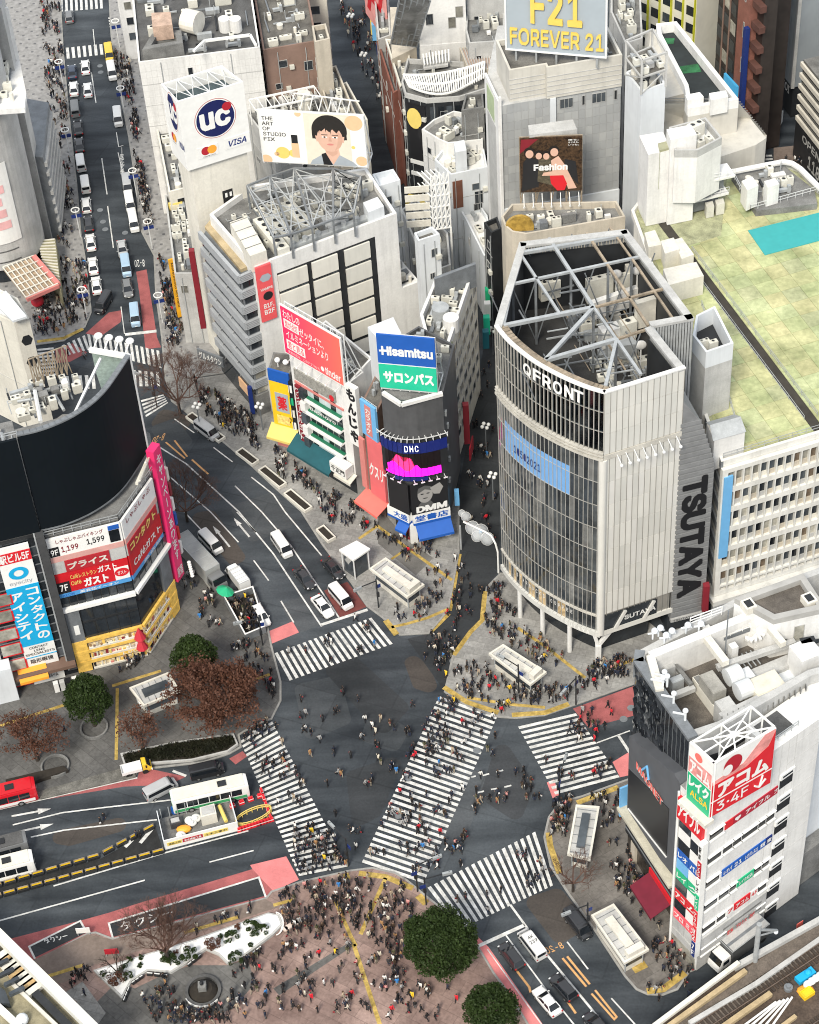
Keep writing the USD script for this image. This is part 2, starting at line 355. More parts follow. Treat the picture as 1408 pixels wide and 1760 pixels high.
def clutter(parent,poly,z,n,seed,big=1.0,margin=.6,ux=None):
 """small plant on a roof: condensers, boxes, ducts and pipes laid square to the roof"""
 r=np.random.default_rng(seed);P=Polygon(poly).buffer(0).buffer(-margin)
 if P.is_empty:return
 q=np.array(Polygon(poly).exterior.coords);ux=frame_at(q[0],q[1])if ux is None else np.array(ux);uy=np.array([-ux[1],ux[0]])
 x0,y0,x1,y1=P.bounds;done=[];n=int(n*1.7)
 for _ in range(n*12):
  if len(done)>=n:break
  c=np.array([r.uniform(x0,x1),r.uniform(y0,y1)]);l,w,h=r.uniform(.6,2.3)*big,r.uniform(.5,1.2)*big,r.uniform(.5,1.7)*big
  g=Polygon([c+a*ux*l/2+b*uy*w/2 for a,b in((-1,-1),(1,-1),(1,1),(-1,1))])
  if not P.contains(g)or any(g.buffer(.1).intersects(k)for k in done):continue
  done.append(g);k=r.random()
  if k<.6:ac_box(parent,c,ux if r.random()<.7 else uy,l,w,h,z,fans=1 if l<1.3 else 2)
  elif k<.75:ac_box(parent,c,ux,l,w,h,z,fans=0,name='plant_box',mat=[LGREY,DSTEEL,MGREY,STEEL,WHITE][int(r.integers(5))])
  elif k<.87:
   mb=MB().cyl(c,w*.55,z,z+h*.8,12);part(parent,'water_tank',mb,CREAM)
  else:
   mb=MB();mb.obox(c,ux,l*1.3,.5,z+.3,z+.8);mb.obox(c+ux*l*.5,ux,.5,.52,z,z+1.3);part(parent,'duct',mb,STEEL)
 for _ in range(n//2):
  c=np.array([r.uniform(x0,x1),r.uniform(y0,y1)]);e=c+(ux if r.random()<.5 else uy)*r.uniform(1,5)
  if P.contains(LineString([c,e])):part(parent,'cable_tray',MB().bar([*c,z+.2],[*e,z+.2],r.uniform(.08,.2)),[DSTEEL,BLACK,STEEL][int(r.integers(3))])
  if P.contains(Point(e))and r.random()<.4:part(parent,'standpipe',MB().bar([*e,z],[*e,z+r.uniform(.8,2.6)],.06),STEEL)
 for _ in range(max(1,n//3)):
  c=np.array([r.uniform(x0,x1),r.uniform(y0,y1)]);e=c+ux*r.uniform(-6,6);e2=e+uy*r.uniform(-4,4)
  ln=LineString([c,e,e2])
  if P.contains(ln):pipes(parent,[c,e,e2],z+.25,.07)
# ------------------------------------------------------------------ the street
def asphalt(name,lo,hi,wet=0.62):
 return usdkit.material(stage,'/World/Looks/'+name,{'g':('geometry',{}),'n1':('noise_texture',{'scale':0.045,'detail':5.0,'roughness':0.6,'distortion':0.6}),'mp':('mapping',{'rotation':(0,0,0.5),'scale':(0.05,0.35,1)}),'n3':('noise_texture',{'scale':1.0,'detail':4.0}),'n2':('noise_texture',{'scale':3.0,'detail':6.0,'roughness':0.75}),'br':('brick_texture',{'scale':0.055,'color1':(0.92,0.92,0.92),'color2':(1.1,1.1,1.1),'mortar':(0.85,0.85,0.85),'mortar_size':0.006,'brick_width':0.9,'row_height':0.35}),'mr':('mapping',{'rotation':(0,0,0.42)}),'s':('math',{'math_type':'multiply_add','value2':0.55,'value3':0.0}),'s2':('math',{'math_type':'multiply_add','value2':0.45}),'r':('rgb_ramp',{'ramp':[(0.38,lo),(0.52,tuple((np.array(lo)+np.array(hi))/2)),(0.64,hi)]}),'m':('vector_math',{'math_type':'multiply'}),'r2':('map_range',{'from_min':0.3,'from_max':0.7,'to_min':0.8,'to_max':1.2}),'m2':('vector_math',{'math_type':'scale'}),'p':('principled_bsdf',{'roughness':wet,'specular_ior_level':0.18})},[('g.position','n1.vector'),('g.position','mp.vector'),('mp.vector','n3.vector'),('g.position','n2.vector'),('g.position','mr.vector'),('mr.vector','br.vector'),('n1.fac','s.value1'),('n3.fac','s2.value1'),('s.value','s2.value3'),('s2.value','r.fac'),('r.color','m.vector1'),('br.color','m.vector2'),('n2.fac','r2.value'),('m.vector','m2.vector1'),('r2.result','m2.scale'),('m2.vector','p.base_color')],surface='p.BSDF')
ASPH=asphalt('asphalt',(0.018,0.022,0.027),(0.078,0.089,0.10))
ASPH2=asphalt('resurfaced_asphalt',(0.024,0.027,0.03),(0.046,0.05,0.054))
LPAINT=M('worn_white_road_paint',(0.66,0.66,0.64),0.7,0.30,.5,fvar=0.34,fine=2.2)
OPAINT=M('worn_orange_road_paint',(0.62,0.34,0.14),0.7,0.2,1.5,fvar=0.2)
RPAINT=M('red_road_surface',(0.34,0.10,0.10),0.85,0.3,0.35,fvar=0.2)
PPAINT=M('pink_road_surface',(0.62,0.20,0.20),0.85,0.2,0.3,fvar=0.12)
DRPAINT=M('dark_red_bus_lane',(0.16,0.045,0.04),0.85,0.25,0.5,fvar=0.2)
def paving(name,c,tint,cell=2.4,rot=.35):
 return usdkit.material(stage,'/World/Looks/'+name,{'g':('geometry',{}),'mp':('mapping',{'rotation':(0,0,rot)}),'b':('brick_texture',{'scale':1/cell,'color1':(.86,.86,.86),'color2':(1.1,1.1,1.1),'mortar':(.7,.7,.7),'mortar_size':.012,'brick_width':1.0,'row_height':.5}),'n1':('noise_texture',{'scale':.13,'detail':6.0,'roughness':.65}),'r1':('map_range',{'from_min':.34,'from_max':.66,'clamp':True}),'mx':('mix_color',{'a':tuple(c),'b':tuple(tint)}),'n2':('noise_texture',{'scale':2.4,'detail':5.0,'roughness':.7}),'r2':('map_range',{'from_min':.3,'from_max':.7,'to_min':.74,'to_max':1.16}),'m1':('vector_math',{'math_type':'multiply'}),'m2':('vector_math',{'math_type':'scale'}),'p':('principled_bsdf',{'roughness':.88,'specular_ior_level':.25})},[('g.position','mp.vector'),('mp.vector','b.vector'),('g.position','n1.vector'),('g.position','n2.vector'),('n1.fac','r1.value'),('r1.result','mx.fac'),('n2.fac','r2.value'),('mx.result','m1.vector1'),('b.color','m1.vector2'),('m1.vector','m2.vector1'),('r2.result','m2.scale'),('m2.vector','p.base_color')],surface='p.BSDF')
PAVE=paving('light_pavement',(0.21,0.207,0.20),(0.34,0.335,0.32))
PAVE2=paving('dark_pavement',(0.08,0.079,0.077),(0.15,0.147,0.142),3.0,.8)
PLAZA=paving('reddish_paving',(0.18,0.122,0.108),(0.33,0.235,0.205),3.2,.6)
BROWNP=M('brown_footway',(0.21,0.165,0.14),0.9,0.25,0.2,fvar=0.2,fine=2.5)
KERB=M('kerb_stone',(0.30,0.295,0.28),0.9,0.2,0.7,fvar=0.2)
TACT=M('yellow_tactile_paving',(0.50,0.34,0.07),0.85,0.4,0.7,fvar=0.4,fine=2.5,tint=(0.60,0.43,0.13))
DOTP=usdkit.material(stage,'/World/Looks/diamond_pattern_pavement',{'g':('geometry',{}),'mp':('mapping',{'rotation':(0,0,0.9),'scale':(0.5,0.5,1)}),'v':('voronoi_texture',{'scale':1.0,'randomness':0.0,'dimensions':'2D','metric':'manhattan'}),'r':('rgb_ramp',{'interpolate':False,'ramp':[(0,(0.13,0.13,0.135)),(0.17,(0.27,0.265,0.26))]}),'n':('noise_texture',{'scale':1.2,'detail':5.0}),'r2':('map_range',{'from_min':0.3,'from_max':0.7,'to_min':0.75,'to_max':1.15}),'m':('vector_math',{'math_type':'scale'}),'p':('principled_bsdf',{'roughness':0.85})},[('g.position','mp.vector'),('mp.vector','v.vector'),('v.distance','r.fac'),('g.position','n.vector'),('n.fac','r2.value'),('r.color','m.vector1'),('r2.result','m.scale'),('m.vector','p.base_color')],surface='p.BSDF')
def flatkind(name,mb,mat,kind='structure'):
 p=part(None,name,mb,mat);tag(p,kind=kind);return p
flatkind('ground',MB().add([[-700,-350,-.004],[700,-350,-.004],[700,1300,-.004],[-700,1300,-.004]],[[0,1,2,3]]),M('far_ground',(0.09,0.09,0.09),0.9))
flatkind('road',MB().sheet(XY([(-350,1900),(1750,1900),(1700,-150),(-250,-150)]),0.0),ASPH)
def footway(name,px,mat,h=0.12,kw=0.28):
 P=Polygon(XY(px)).buffer(0);K=P.difference(P.buffer(-kw))
 flatkind(name,MB().prism(P.buffer(-kw),0.001,h),mat)
 flatkind('kerb',MB().prism(K,0.001,h+.004),KERB)
 return P
S1=[(687,1093),(657,1063),(630,1043),(603,1003),(553,937),(517,880),(470,838),(434,804),(387,764),(320,710),(294,690),(283,650)]
S1N=[(283,650),(277,580),(267,507),(264,440),(240,394),(230,300),(220,234),(208,174),(200,133),(190,60),(187,0),(180,-60),(330,-60),(360,300),(400,560),(400,640),(330,650)]
footway('pavement',S1+[(330,652),(400,642),(480,600),(640,700),(790,860),(790,950),(772,1050),(738,1090)],PAVE)
footway('pavement',S1N,DOTP)
SQ=[(763,1190),(780,1203),(817,1221),(857,1234),(887,1236),(937,1231),(983,1215),(1090,1177),(1240,1110),(1240,1040),(1140,1090),(1030,1000),(860,985),(835,1010),(827,1067),(807,1087),(777,1127)]
footway('pavement',SQ,PAVE)
SM=[(1082,1338),(1000,1368),(962,1378),(942,1405),(934,1440),(945,1490),(973,1533),(1023,1603),(1073,1679),(1093,1702),(1113,1711),(1140,1712),(1166,1702),(1186,1672),(1196,1668),(1240,1600),(1240,1400),(1100,1330)]
footway('pavement',SM,paving('grey_brown_pavement',(0.13,0.12,0.11),(0.21,0.195,0.18),2.6,-.5))
SP=[(-40,1700),(20,1668),(60,1652),(150,1604),(165,1602),(194,1613),(457,1543),(466,1532),(520,1514),(560,1505),(600,1496),(640,1491),(680,1500),(700,1512),(735,1541),(762,1562),(800,1600),(822,1625),(850,1672),(880,1712),(910,1762),(935,1800),(935,1900),(-80,1900)]
footway('plaza',SP,PLAZA)
SL=[(283,790),(300,870),(306,930),(364,1013),(440,1018),(458,1060),(468,1110),(484,1172),(484,1205),(468,1237),(440,1247),(412,1264),(416,1285),(395,1297),(350,1312),(262,1322),(238,1322),(233,1337),(0,1391),(-80,1408),(-80,1150),(100,1100),(260,900)]
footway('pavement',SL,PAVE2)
ST=[(105,-40),(105,0),(110,90),(120,200),(133,317),(140,400),(147,440),(155,507),(158,537),(147,563),(110,587),(63,594),(-60,602),(-60,300),(0,-40)]
footway('pavement',ST,DOTP)
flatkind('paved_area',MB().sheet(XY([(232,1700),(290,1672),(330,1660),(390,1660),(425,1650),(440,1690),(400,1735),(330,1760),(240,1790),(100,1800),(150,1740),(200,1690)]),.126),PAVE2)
flatkind('paved_area',MB().sheet(XY([(112,1707),(142,1688),(182,1742),(150,1790),(90,1790)]),.13),PAVE)
flatkind('paved_area',MB().sheet(XY([(60,1650),(150,1607),(194,1616),(456,1546),(480,1560),(160,1660),(110,1690),(60,1690)]),.1262),BROWNP)
flatkind('paved_area',MB().sheet(XY([(470,1700),(610,1615),(614,1622),(480,1712)]),.1264),PAVE2)
flatkind('paved_area',MB().sheet(XY([(650,870),(700,930),(745,960),(715,990),(650,935)]),.1266),M('stained_pavement',(0.17,0.165,0.155),0.9,0.3,0.2,fvar=0.2))
flatkind('pedestrian_lane',MB().sheet(XY([(792,935),(800,930),(856,985),(833,1012),(826,1067),(806,1087),(776,1128),(764,1188),(700,1098),(738,1089),(772,1052)]),.006),ASPH2)
flatkind('pedestrian_lane',MB().sheet(XY([(795,932),(775,918),(838,560),(850,500),(862,620),(858,985)]),.0065),ASPH2)
def red(px,mat,z=.004):flatkind('coloured_road_surface',MB().sheet(XY(px),z),mat)
red([(-30,1626),(140,1582),(187,1569),(250,1549),(334,1524),(434,1494),(470,1532),(457,1542),(60,1650),(-30,1685)],RPAINT)
red([(434,1494),(430,1487),(492,1472),(514,1512),(470,1532)],PPAINT,.005)
red([(0,1392),(236,1338),(240,1323),(264,1323),(320,1335),(290,1349),(214,1352),(67,1376)],RPAINT)
red([(394,1304),(417,1291),(425,1300),(405,1314)],RPAINT)
red([(985,1218),(1090,1179),(1090,1230),(1012,1251)],RPAINT)
red([(1053,1310),(1084,1291),(1084,1332),(1066,1336)],PPAINT)
red([(455,1088),(503,1068),(514,1087),(468,1106)],PPAINT)
red([(557,1015),(597,1000),(630,1043),(585,1062)],DRPAINT)
red([(818,1607),(840,1628),(934,1762),(950,1800),(925,1800),(880,1712),(850,1672),(822,1630)],PPAINT)
red([(234,467),(252,463),(270,580),(277,597),(250,600),(240,507)],RPAINT)
red([(210,533),(187,537),(147,573),(173,578),(208,553)],RPAINT)
red([(95,601),(125,590),(150,606),(120,622),(97,624)],RPAINT)
red([(940,1345),(952,1340),(962,1366),(950,1372)],PPAINT)
for px in([(60,1646),(50,1627),(138,1584),(149,1603)],[(194,1611),(187,1588),(445,1509),(456,1540)]):
 flatkind('parking_bay',MB().sheet(XY(px),.008),ASPH2)
APL=asphalt('pale_worn_asphalt',(0.034,0.039,0.044),(0.084,0.092,0.10));APD=asphalt('fresh_dark_asphalt',(0.022,0.025,0.028),(0.06,0.064,0.07));APB=asphalt('brown_stained_asphalt',(0.045,0.04,0.037),(0.085,0.074,0.066))
DONE=Polygon()
for px,m in[([(488,1040),(545,1018),(560,1066),(512,1086)],APL),([(400,872),(470,848),(502,902),(432,930)],APL),([(262,735),(300,722),(330,762),(285,775)],APL),([(560,1150),(610,1132),(700,1215),(660,1262)],APD),([(690,1112),(735,1148),(752,1192),(715,1180)],APB),([(510,1180),(580,1165),(600,1240),(530,1270)],APL),([(600,1330),(690,1300),(650,1400),(610,1420)],APD),([(860,1270),(915,1350),(890,1410),(830,1370)],APD),([(905,1548),(960,1530),(1010,1590),(960,1620)],APB),([(640,1220),(700,1255),(680,1290),(625,1270)],APL),([(790,1335),(835,1325),(800,1430),(765,1440)],APL),([(60,1440),(250,1400),(255,1412),(120,1450)],APB),([(130,640),(165,620),(230,630),(225,660)],APL),([(280,705),(330,720),(310,745),(262,730)],APB),([(330,885),(365,880),(420,960),(400,970)],APB)]:
 g=Polygon(XY(px)).buffer(-.8).buffer(1.2).difference(DONE);DONE=DONE.union(g.buffer(.01));flatkind('asphalt_patch',MB().sheet(g,.003),m)
def line(px,w,mat=None,z=.013,name='road_marking'):
 flatkind(name,MB().sheet(LineString(XY(px)).buffer(w/2,cap_style=2,join_style=2),z),mat or LPAINT)
for px,w in[([(-20,1588),(249,1513)],.22),([(360,1482),(436,1462)],.2),([(92,1523),(287,1465),(427,1428)],.22),([(22,1418),(107,1397),(180,1388),(295,1375)],.22),([(53,1439),(110,1427),(270,1409)],.22),([(20,1403),(80,1392)],.3),([(35,1429),(85,1418)],.3),([(60,1648),(50,1627),(138,1583),(150,1604)],.25),([(194,1613),(187,1587),(445,1508),(457,1542)],.25),([(215,1456),(234,1437)],.5),([(241,1449),(263,1423)],.5),([(0,1391),(236,1337)],.2),([(297,1325),(320,1334)],.4),([(267,764),(320,797),(411,880),(470,952),(553,1077)],.24),([(274,804),(362,880),(410,932)],.2),([(300,720),(334,744)],.2),([(367,769),(400,794)],.2),([(432,820),(470,850),(490,880),(553,955)],.22),([(404,835),(450,880),(500,938),(583,1062)],.22),([(317,880),(350,915)],.2),([(407,880),(440,915)],.2),([(436,963),(462,998)],.2),([(369,908),(395,940)],.3),([(404,893),(429,923)],.3),([(552,1074),(632,1048)],.5),([(483,1033),(505,1070)],.22),([(830,1333),(841,1330)],.25),([(853,1327),(865,1324)],.25),([(819,1363),(832,1360)],.25),([(844,1357),(857,1355)],.25),([(867,1353),(879,1350)],.25),([(810,1336),(818,1334)],.25),([(823,1626),(902,1590)],.5),([(877,1555),(940,1641),(1036,1758),(1060,1790)],.3),([(870,1608),(940,1703),(990,1765)],.2),([(975,1619),(1011,1666)],.2),([(1051,1716),(1100,1770)],.2),([(838,1632),(934,1765)],.15),([(1026,1277),(1083,1256)],.2),([(1063,1264),(1083,1294)],.4),([(157,124),(165,177)],.2),([(175,272),(184,334)],.2),([(185,354),(195,426)],.2),([(208,527),(214,574)],.15),([(215,575),(269,569)],.7),([(200,227),(204,252),(212,250)],.15),([(203,262),(212,302)],.15),([(160,50),(163,80)],.15)]:
 line(px,w)
for px,w in[([(967,1647),(1008,1696)],.3),([(975,1644),(1014,1692)],.3),([(1017,1708),(1056,1752),(1060,1748),(1023,1702)],.28),([(887,1667),(910,1697),(912,1706)],.3),([(285,760),(318,788)],.28),([(300,757),(322,785)],.28),([(330,790),(358,815)],.3),([(976,1722),(990,1742)],.3)]:
 line(px,w,OPAINT)
def arrow(a,b,w=.9):
 p,q=XY([a,b]);d=(q-p)/np.linalg.norm(q-p);n=np.array([-d[1],d[0]])
 flatkind('road_marking',MB().sheet([q,q-d*1.8+n*w*.55,q-d*1.8-n*w*.55],.0145),LPAINT)
arrow((60,1396),(88,1390));arrow((65,1423),(92,1416));arrow((388,932),(366,904),.7);arrow((424,917),(402,890),.7)
def road_text(text,px,mat,name='road_lettering'):
 """px: the photo positions of the text's lower left, lower right and upper left"""
 a,b,c=XY(px);v,f=glyphs(text,2);w=v[:,0].max()
 p=a+np.outer(v[:,0]/w,b-a)+np.outer(v[:,1],c-a)
 flatkind(name,MB().add(np.c_[p,np.full(len(p),.0155)],f),mat)
road_text('8-20',[(971,1629),(941,1640),(964,1619)],OPAINT);road_text('8-20',[(248,446),(231,447),(249,458)],LPAINT);road_text('8-20',[(285,744),(264,752),(281,756)],OPAINT)
road_text('タクシー',[(80,1622),(120,1612),(72,1614)],LPAINT);road_text('タクシー',[(210,1601),(300,1575),(204,1586)],LPAINT)
road_text('一時停車',[(213,253),(214,300),(206,253)],LPAINT)
def crosswalk(e1,e2,pitch=.93,mat=LPAINT,frac=.52,off=0.0):
 a0,a1=XY(e1);b0,b1=XY(e2)
 n=max(2,round(max(np.linalg.norm(a1-a0),np.linalg.norm(b1-b0))/pitch))
 t=thing('crosswalk',kind='structure')
 for k in range(n):
  s,e=k/n,(k+frac)/n
  q=[a0+(a1-a0)*s,a0+(a1-a0)*e,b0+(b1-b0)*e,b0+(b1-b0)*s]
  part(t,'stripe',MB().add([[*p,.018]for p in q],[[0,1,2,3]]),mat)
 return t
CW=dict(top=([(472,1123),(643,1060)],[(498,1170),(680,1105)]),left=([(413,1274),(516,1510)],[(468,1240),(599,1494)]),mid=([(755,1196.5),(620,1487)],[(854.7,1232),(726,1523)]),low=([(735,1526),(925,1427)],[(790,1598),(955,1520)]),right=([(890.6,1249),(957,1370)],[(990,1226),(1068,1340)]))
for k in CW:crosswalk(*CW[k])
RST=M('worn_red_stripe',(0.42,0.12,0.11),0.8,0.3,0.8,fvar=0.2)
crosswalk([(106,594),(150,574)],[(118,610),(158,600)],1.0);crosswalk([(150,574),(278,604)],[(155,602),(282,634)],1.0)
crosswalk([(101,647),(168,644)],[(104,670),(170,668)],1.0);crosswalk([(228,636),(278,640)],[(230,664),(280,664)],1.0);crosswalk([(64,600),(70,650)],[(92,597),(99,648)],1.0)
crosswalk([(242,688),(252,720)],[(281,678),(290,694)],1.0);crosswalk([(103,0),(180,0)],[(104,20),(181,14)],1.05);crosswalk([(113,82),(190,74)],[(115,101),(192,92)],1.05);crosswalk([(186,30),(192,64)],[(219,30),(225,62)],1.05)
crosswalk([(1312,266),(1316,285)],[(1327,266),(1331,283)],1.0)
def tactile(px,w):
 flatkind('tactile_paving',MB().sheet(LineString(XY(px)).buffer(w/2,cap_style=2,join_style=1),.133),TACT)
for px,w in[([(617,927),(649,905),(700,943),(777,998)],.5),([(701,943),(673,962)],.4),([(663,1067),(682,1092)],.9),([(772,1047),(735,1063),(700,1073),(673,1079)],.5),([(763,1182),(803,1208),(857,1226)],.8),([(803,1200),(880,1212),(937,1217)],.5),([(880,1230),(937,1226),(978,1211)],.8),([(890,1080),(940,1114),(1006,1166)],.5),([(1050,1149),(1093,1134)],.5),([(663,1510),(620,1607)],.55),([(577,1550),(603,1610),(612,1627)],.5),([(608,1624),(655,1768)],.55),([(617,1502),(663,1508),(710,1528)],.8),([(719,1540),(733,1554)],1.0),([(591,1509),(601,1506)],1.0),([(470,1557),(503,1548)],.5),([(1063,1354),(992,1381)],.8),([(943,1432),(946,1455),(962,1502)],.8),([(1088,1668),(1110,1657)],1.2),([(1112,1705),(1140,1701),(1178,1673)],.9),([(73,1682),(143,1660)],.5),([(317,1604),(410,1577)],.5),([(202,1184),(200,1307)],.45),([(193,1180),(277,1154)],.5),([(-10,1252),(113,1212)],.5),([(424,1174),(464,1160)],.5),([(64,588),(110,582),(143,566)],.7)]:
 tactile(px,w)
def tact0(px,w):flatkind('tactile_paving',MB().sheet(LineString(XY(px)).buffer(w/2,cap_style=2),.02),TACT)
tact0([(789,952),(772,1050)],.8);tact0([(772,1055),(740,1087)],.6)
tactile([(834,1017),(829,1067),(809,1087),(780,1127)],.7)
for(x,y)in[(756,1281),(701,1338),(684,1402),(1072,1236),(1085,1217),(1055,1158),(172,113),(173,124),(172,361),(215,400),(177,381),(181,394),(779,1136),(820,1290)]:
 p=XY([(x,y)])[0];flatkind('manhole_cover',MB().cyl(p,.55,.019,.024,16),DSTEEL)
# ------------------------------------------------------------------ main buildings
def HT(base,top,zb=0.0):
 """height of the point above base (on level zb) that the photograph shows at top"""
 b=G(*base,zb);best,bz=1e9,zb
 for z in np.arange(zb,110,.1):
  p=ROT.T@(np.array([b[0],b[1],z])-EYE);q=np.array([PW/2-FPX*p[0]/p[2],PH/2+FPX*p[1]/p[2]])
  e=np.hypot(*(q-top))
  if e<best:best,bz=e,z
 return bz
def shape3(fr,g,d0,d1):
 """a plate in the wall plane with holes; g is a shapely polygon in (u, v)"""
 mb=MB()
 for g in getattr(g,'geoms',[g]):
  g=shapely.geometry.polygon.orient(g);v,f=earcut(g);mb.add([fr.pt(a,b,d1)for a,b in v],f)
  for r in[g.exterior,*g.interiors]:
   p=np.array(r.coords)[:-1];n=len(p);i=np.arange(n);j=(i+1)%n
   mb.add([fr.pt(a,b,d)for d in(d0,d1)for a,b in p],np.stack([i,j,j+n,i+n],1))
 return mb
def GF(a,b,z):return Fr(G(*a,z),G(*b,z))
def frame3(fr,parent,u0,u1,v0,v1,depth,n,mat,r=.09,name='lattice_frame'):
 """the steel lattice that props up a rooftop hoarding from behind"""
 mb=MB()
 for k in range(n+1):
  u=u0+(u1-u0)*k/n
  mb.bar(fr.pt(u,v0,-.3),fr.pt(u,v1,-.3),r);mb.bar(fr.pt(u,v0,-depth),fr.pt(u,v1,-.35),r);mb.bar(fr.pt(u,v0+.2,-.3),fr.pt(u,v0+.2,-depth),r)
  mb.bar(fr.pt(u,(v0+v1)/2,-.3),fr.pt(u,v0+.2,-depth*.6),r*.8)
  if k<n:
   w=u0+(u1-u0)*(k+1)/n
   for v in(v0+.2,(v0+v1)/2,v1):mb.bar(fr.pt(u,v,-.3),fr.pt(w,v,-.3),r*.8)
   mb.bar(fr.pt(u,v0+.2,-.3),fr.pt(w,v1,-.3),r*.7);mb.bar(fr.pt(u,v0+.2,-depth),fr.pt(w,v0+.2,-depth),r*.8);mb.bar(fr.pt(u,v0+.2,-depth),fr.pt(w,(v0+v1)/2,-.3),r*.7)
 return part(parent,name,mb,mat)
SIGNW=flat('sign_white',(0.78,0.78,0.76),0.45)
GLASSC=usdkit.material(stage,'/World/Looks/clear_curtain_glass',{'t':('transparent_bsdf',{'color':(0.62,0.68,0.70)}),'gl':('glossy_bsdf',{'roughness':0.05,'color':(0.8,0.85,0.9)}),'fr':('fresnel',{'IOR':1.6}),'m':('mix_closure',{})},[('fr.fac','m.fac'),('t.BSDF','m.closure1'),('gl.BSDF','m.closure2')],surface='m.closure')
# -- the glass-fronted corner building
ZQ,ZC=52.4,41.2
qb=thing('glass_corner_building','tall building with curved glass front and pale panelled side at the crossing','building')
cpx=[(851,560),(862,575),(877,591),(893,604),(908,616),(923,626),(939,635),(962,647),(986,658),(1013,668.5),(1039.4,675.6)]
curve=LineString(XY(cpx,ZQ));NQ=28
cv=np.array([curve.interpolate(k/NQ,normalized=True).coords[0]for k in range(NQ+1)])
for _ in range(3):cv[1:-1]=.25*cv[:-2]+.5*cv[1:-1]+.25*cv[2:]
qR,qN,qL,qBR,qBL=[G(x,y,ZQ)[:2]for x,y in((1177.5,632.5),(1119,560),(1192.5,546.6),(1077,394),(894,416))]
foot=Polygon([*cv,qR,qN,qL,qBR,qBL]).buffer(0)
part(qb,'core',MB().prism(foot.buffer(-.5),6.4,ZC-.6),BLACK)
part(qb,'roof',MB().sheet(foot.buffer(-.5),ZC-.55),M('sooty_roof',(0.045,0.045,0.045),.9,.4,.3,fvar=.3))
part(qb,'shop_glazing',MB().prism(foot.buffer(-2.4),.13,6.39),DARKG)
for k in range(1,NQ,2):
 pass
QG=[M(f'curtain_glass_{i}',c,.06,.5,.3,spec=.6)for i,c in enumerate([(0.034,0.039,0.044),(0.075,0.083,0.088),(0.16,0.163,0.16),(0.05,0.06,0.071)])]
QBLUE=flat('blue_advert_film',(0.17,0.36,0.66),0.3)
PANW=[M(f'pale_panel_{i}',c,.45,.05,.3,streak=.10)for i,c in enumerate([(0.62,0.61,0.57),(0.66,0.65,0.61),(0.58,0.575,0.54),(0.64,0.63,0.60)])]
zrow=np.linspace(10.3,ZC-.6,8)
segs=[Fr(cv[k],cv[k+1])for k in range(NQ)]
for k,s in enumerate(segs):
 cx=float(rng.random())
 for j in range(7):
  a,b=zrow[j]+.03,zrow[j+1]-.03
  blue=j==5 and 3<=k<=20
  m=QBLUE if blue else QG[int(rng.choice(4,p=[.38,.3,.14,.18]))]if k>6 else QG[int(rng.choice(4,p=[.2,.35,.3,.15]))]
  if j==6 and 3<=k<=20:
   part(qb,'pane',s.box(MB(),.04,s.L-.04,a,a+1.0,-.1,-.04),QBLUE);a+=1.03
  part(qb,'pane',s.box(MB(),.04,s.L-.04,a,b,-.1,-.04),m)
 for j in range(3):
  a=ZC+.9+(ZQ-ZC-.9)*j/3;b=ZC+.9+(ZQ-ZC-.9)*(j+1)/3
  part(qb,'upper_pane',s.box(MB(),.04,s.L-.04,a+.03,b-.03,-.09,-.05),GLASSC)
 part(qb,'lower_pane',s.box(MB(),.04,s.L-.04,6.95,10.0,-.1,-.04),[M('warm_lit_shop_glass',(0.30,0.22,0.12),.15,.6,.8,spec=.5,emit=.35),QG[0],QG[1]][0 if k<20 and rng.random()<.55 else int(rng.integers(1,3))])
PALEM=M('pale_mullion',(0.38,0.365,0.33),.6,.2,.5,streak=.2)
MULL=M('aluminium_mullion',(0.46,0.45,0.42),.5,.15,.5,metal=.3)
for k in range(NQ+1):
 s=segs[min(k,NQ-1)];u=0 if k<NQ else s.L
 part(qb,'mullion',s.box(MB(),u-.04,u+.04,6.4,ZC-.62,-.12,.06),MULL);part(qb,'mullion',s.box(MB(),u-.055,u+.055,ZC+.75,ZQ-.1,-.12,.1),PALEM)
def along(z0,z1,d0,d1):
 mb=MB()
 for s in segs:s.box(mb,-.02,s.L+.02,z0,z1,d0,d1)
 return mb
for z in zrow[1:-1]:part(qb,'transom',along(z-.03,z+.03,-.11,.03),MULL)
for j in(1,2):z=ZC+.9+(ZQ-ZC-.9)*j/3;part(qb,'transom',along(z-.03,z+.03,-.11,.03),MULL)
CORN=M('weathered_cornice',(0.52,0.50,0.45),.7,.2,.5,fvar=.15)
part(qb,'cornice',along(ZC-.6,ZC-.25,-.3,.35),CORN);part(qb,'cornice',along(ZC+.1,ZC+.3,-.3,.35),CORN);part(qb,'cornice',along(ZC+.55,ZC+.75,-.3,.3),CORN)
part(qb,'cornice_backing',along(ZC-.25,ZC+.55,-.3,-.2),DSTEEL)
part(qb,'fascia',along(9.98,10.3,-.4,.2),CORN);part(qb,'fascia',along(6.0,6.95,-1.2,.35),M('pale_fascia',(0.6,0.6,0.57),.5,.1,.4,streak=.15))
part(qb,'rim',along(ZQ-.1,ZQ+.12,-.45,.12),WHITE);part(qb,'gutter',along(ZQ-.5,ZQ-.3,-1.6,-.5),RUST);part(qb,'soffit',MB().sheet(foot.buffer(-.2),6.38),LGREY)
w=Fr(cv[-1],qR)
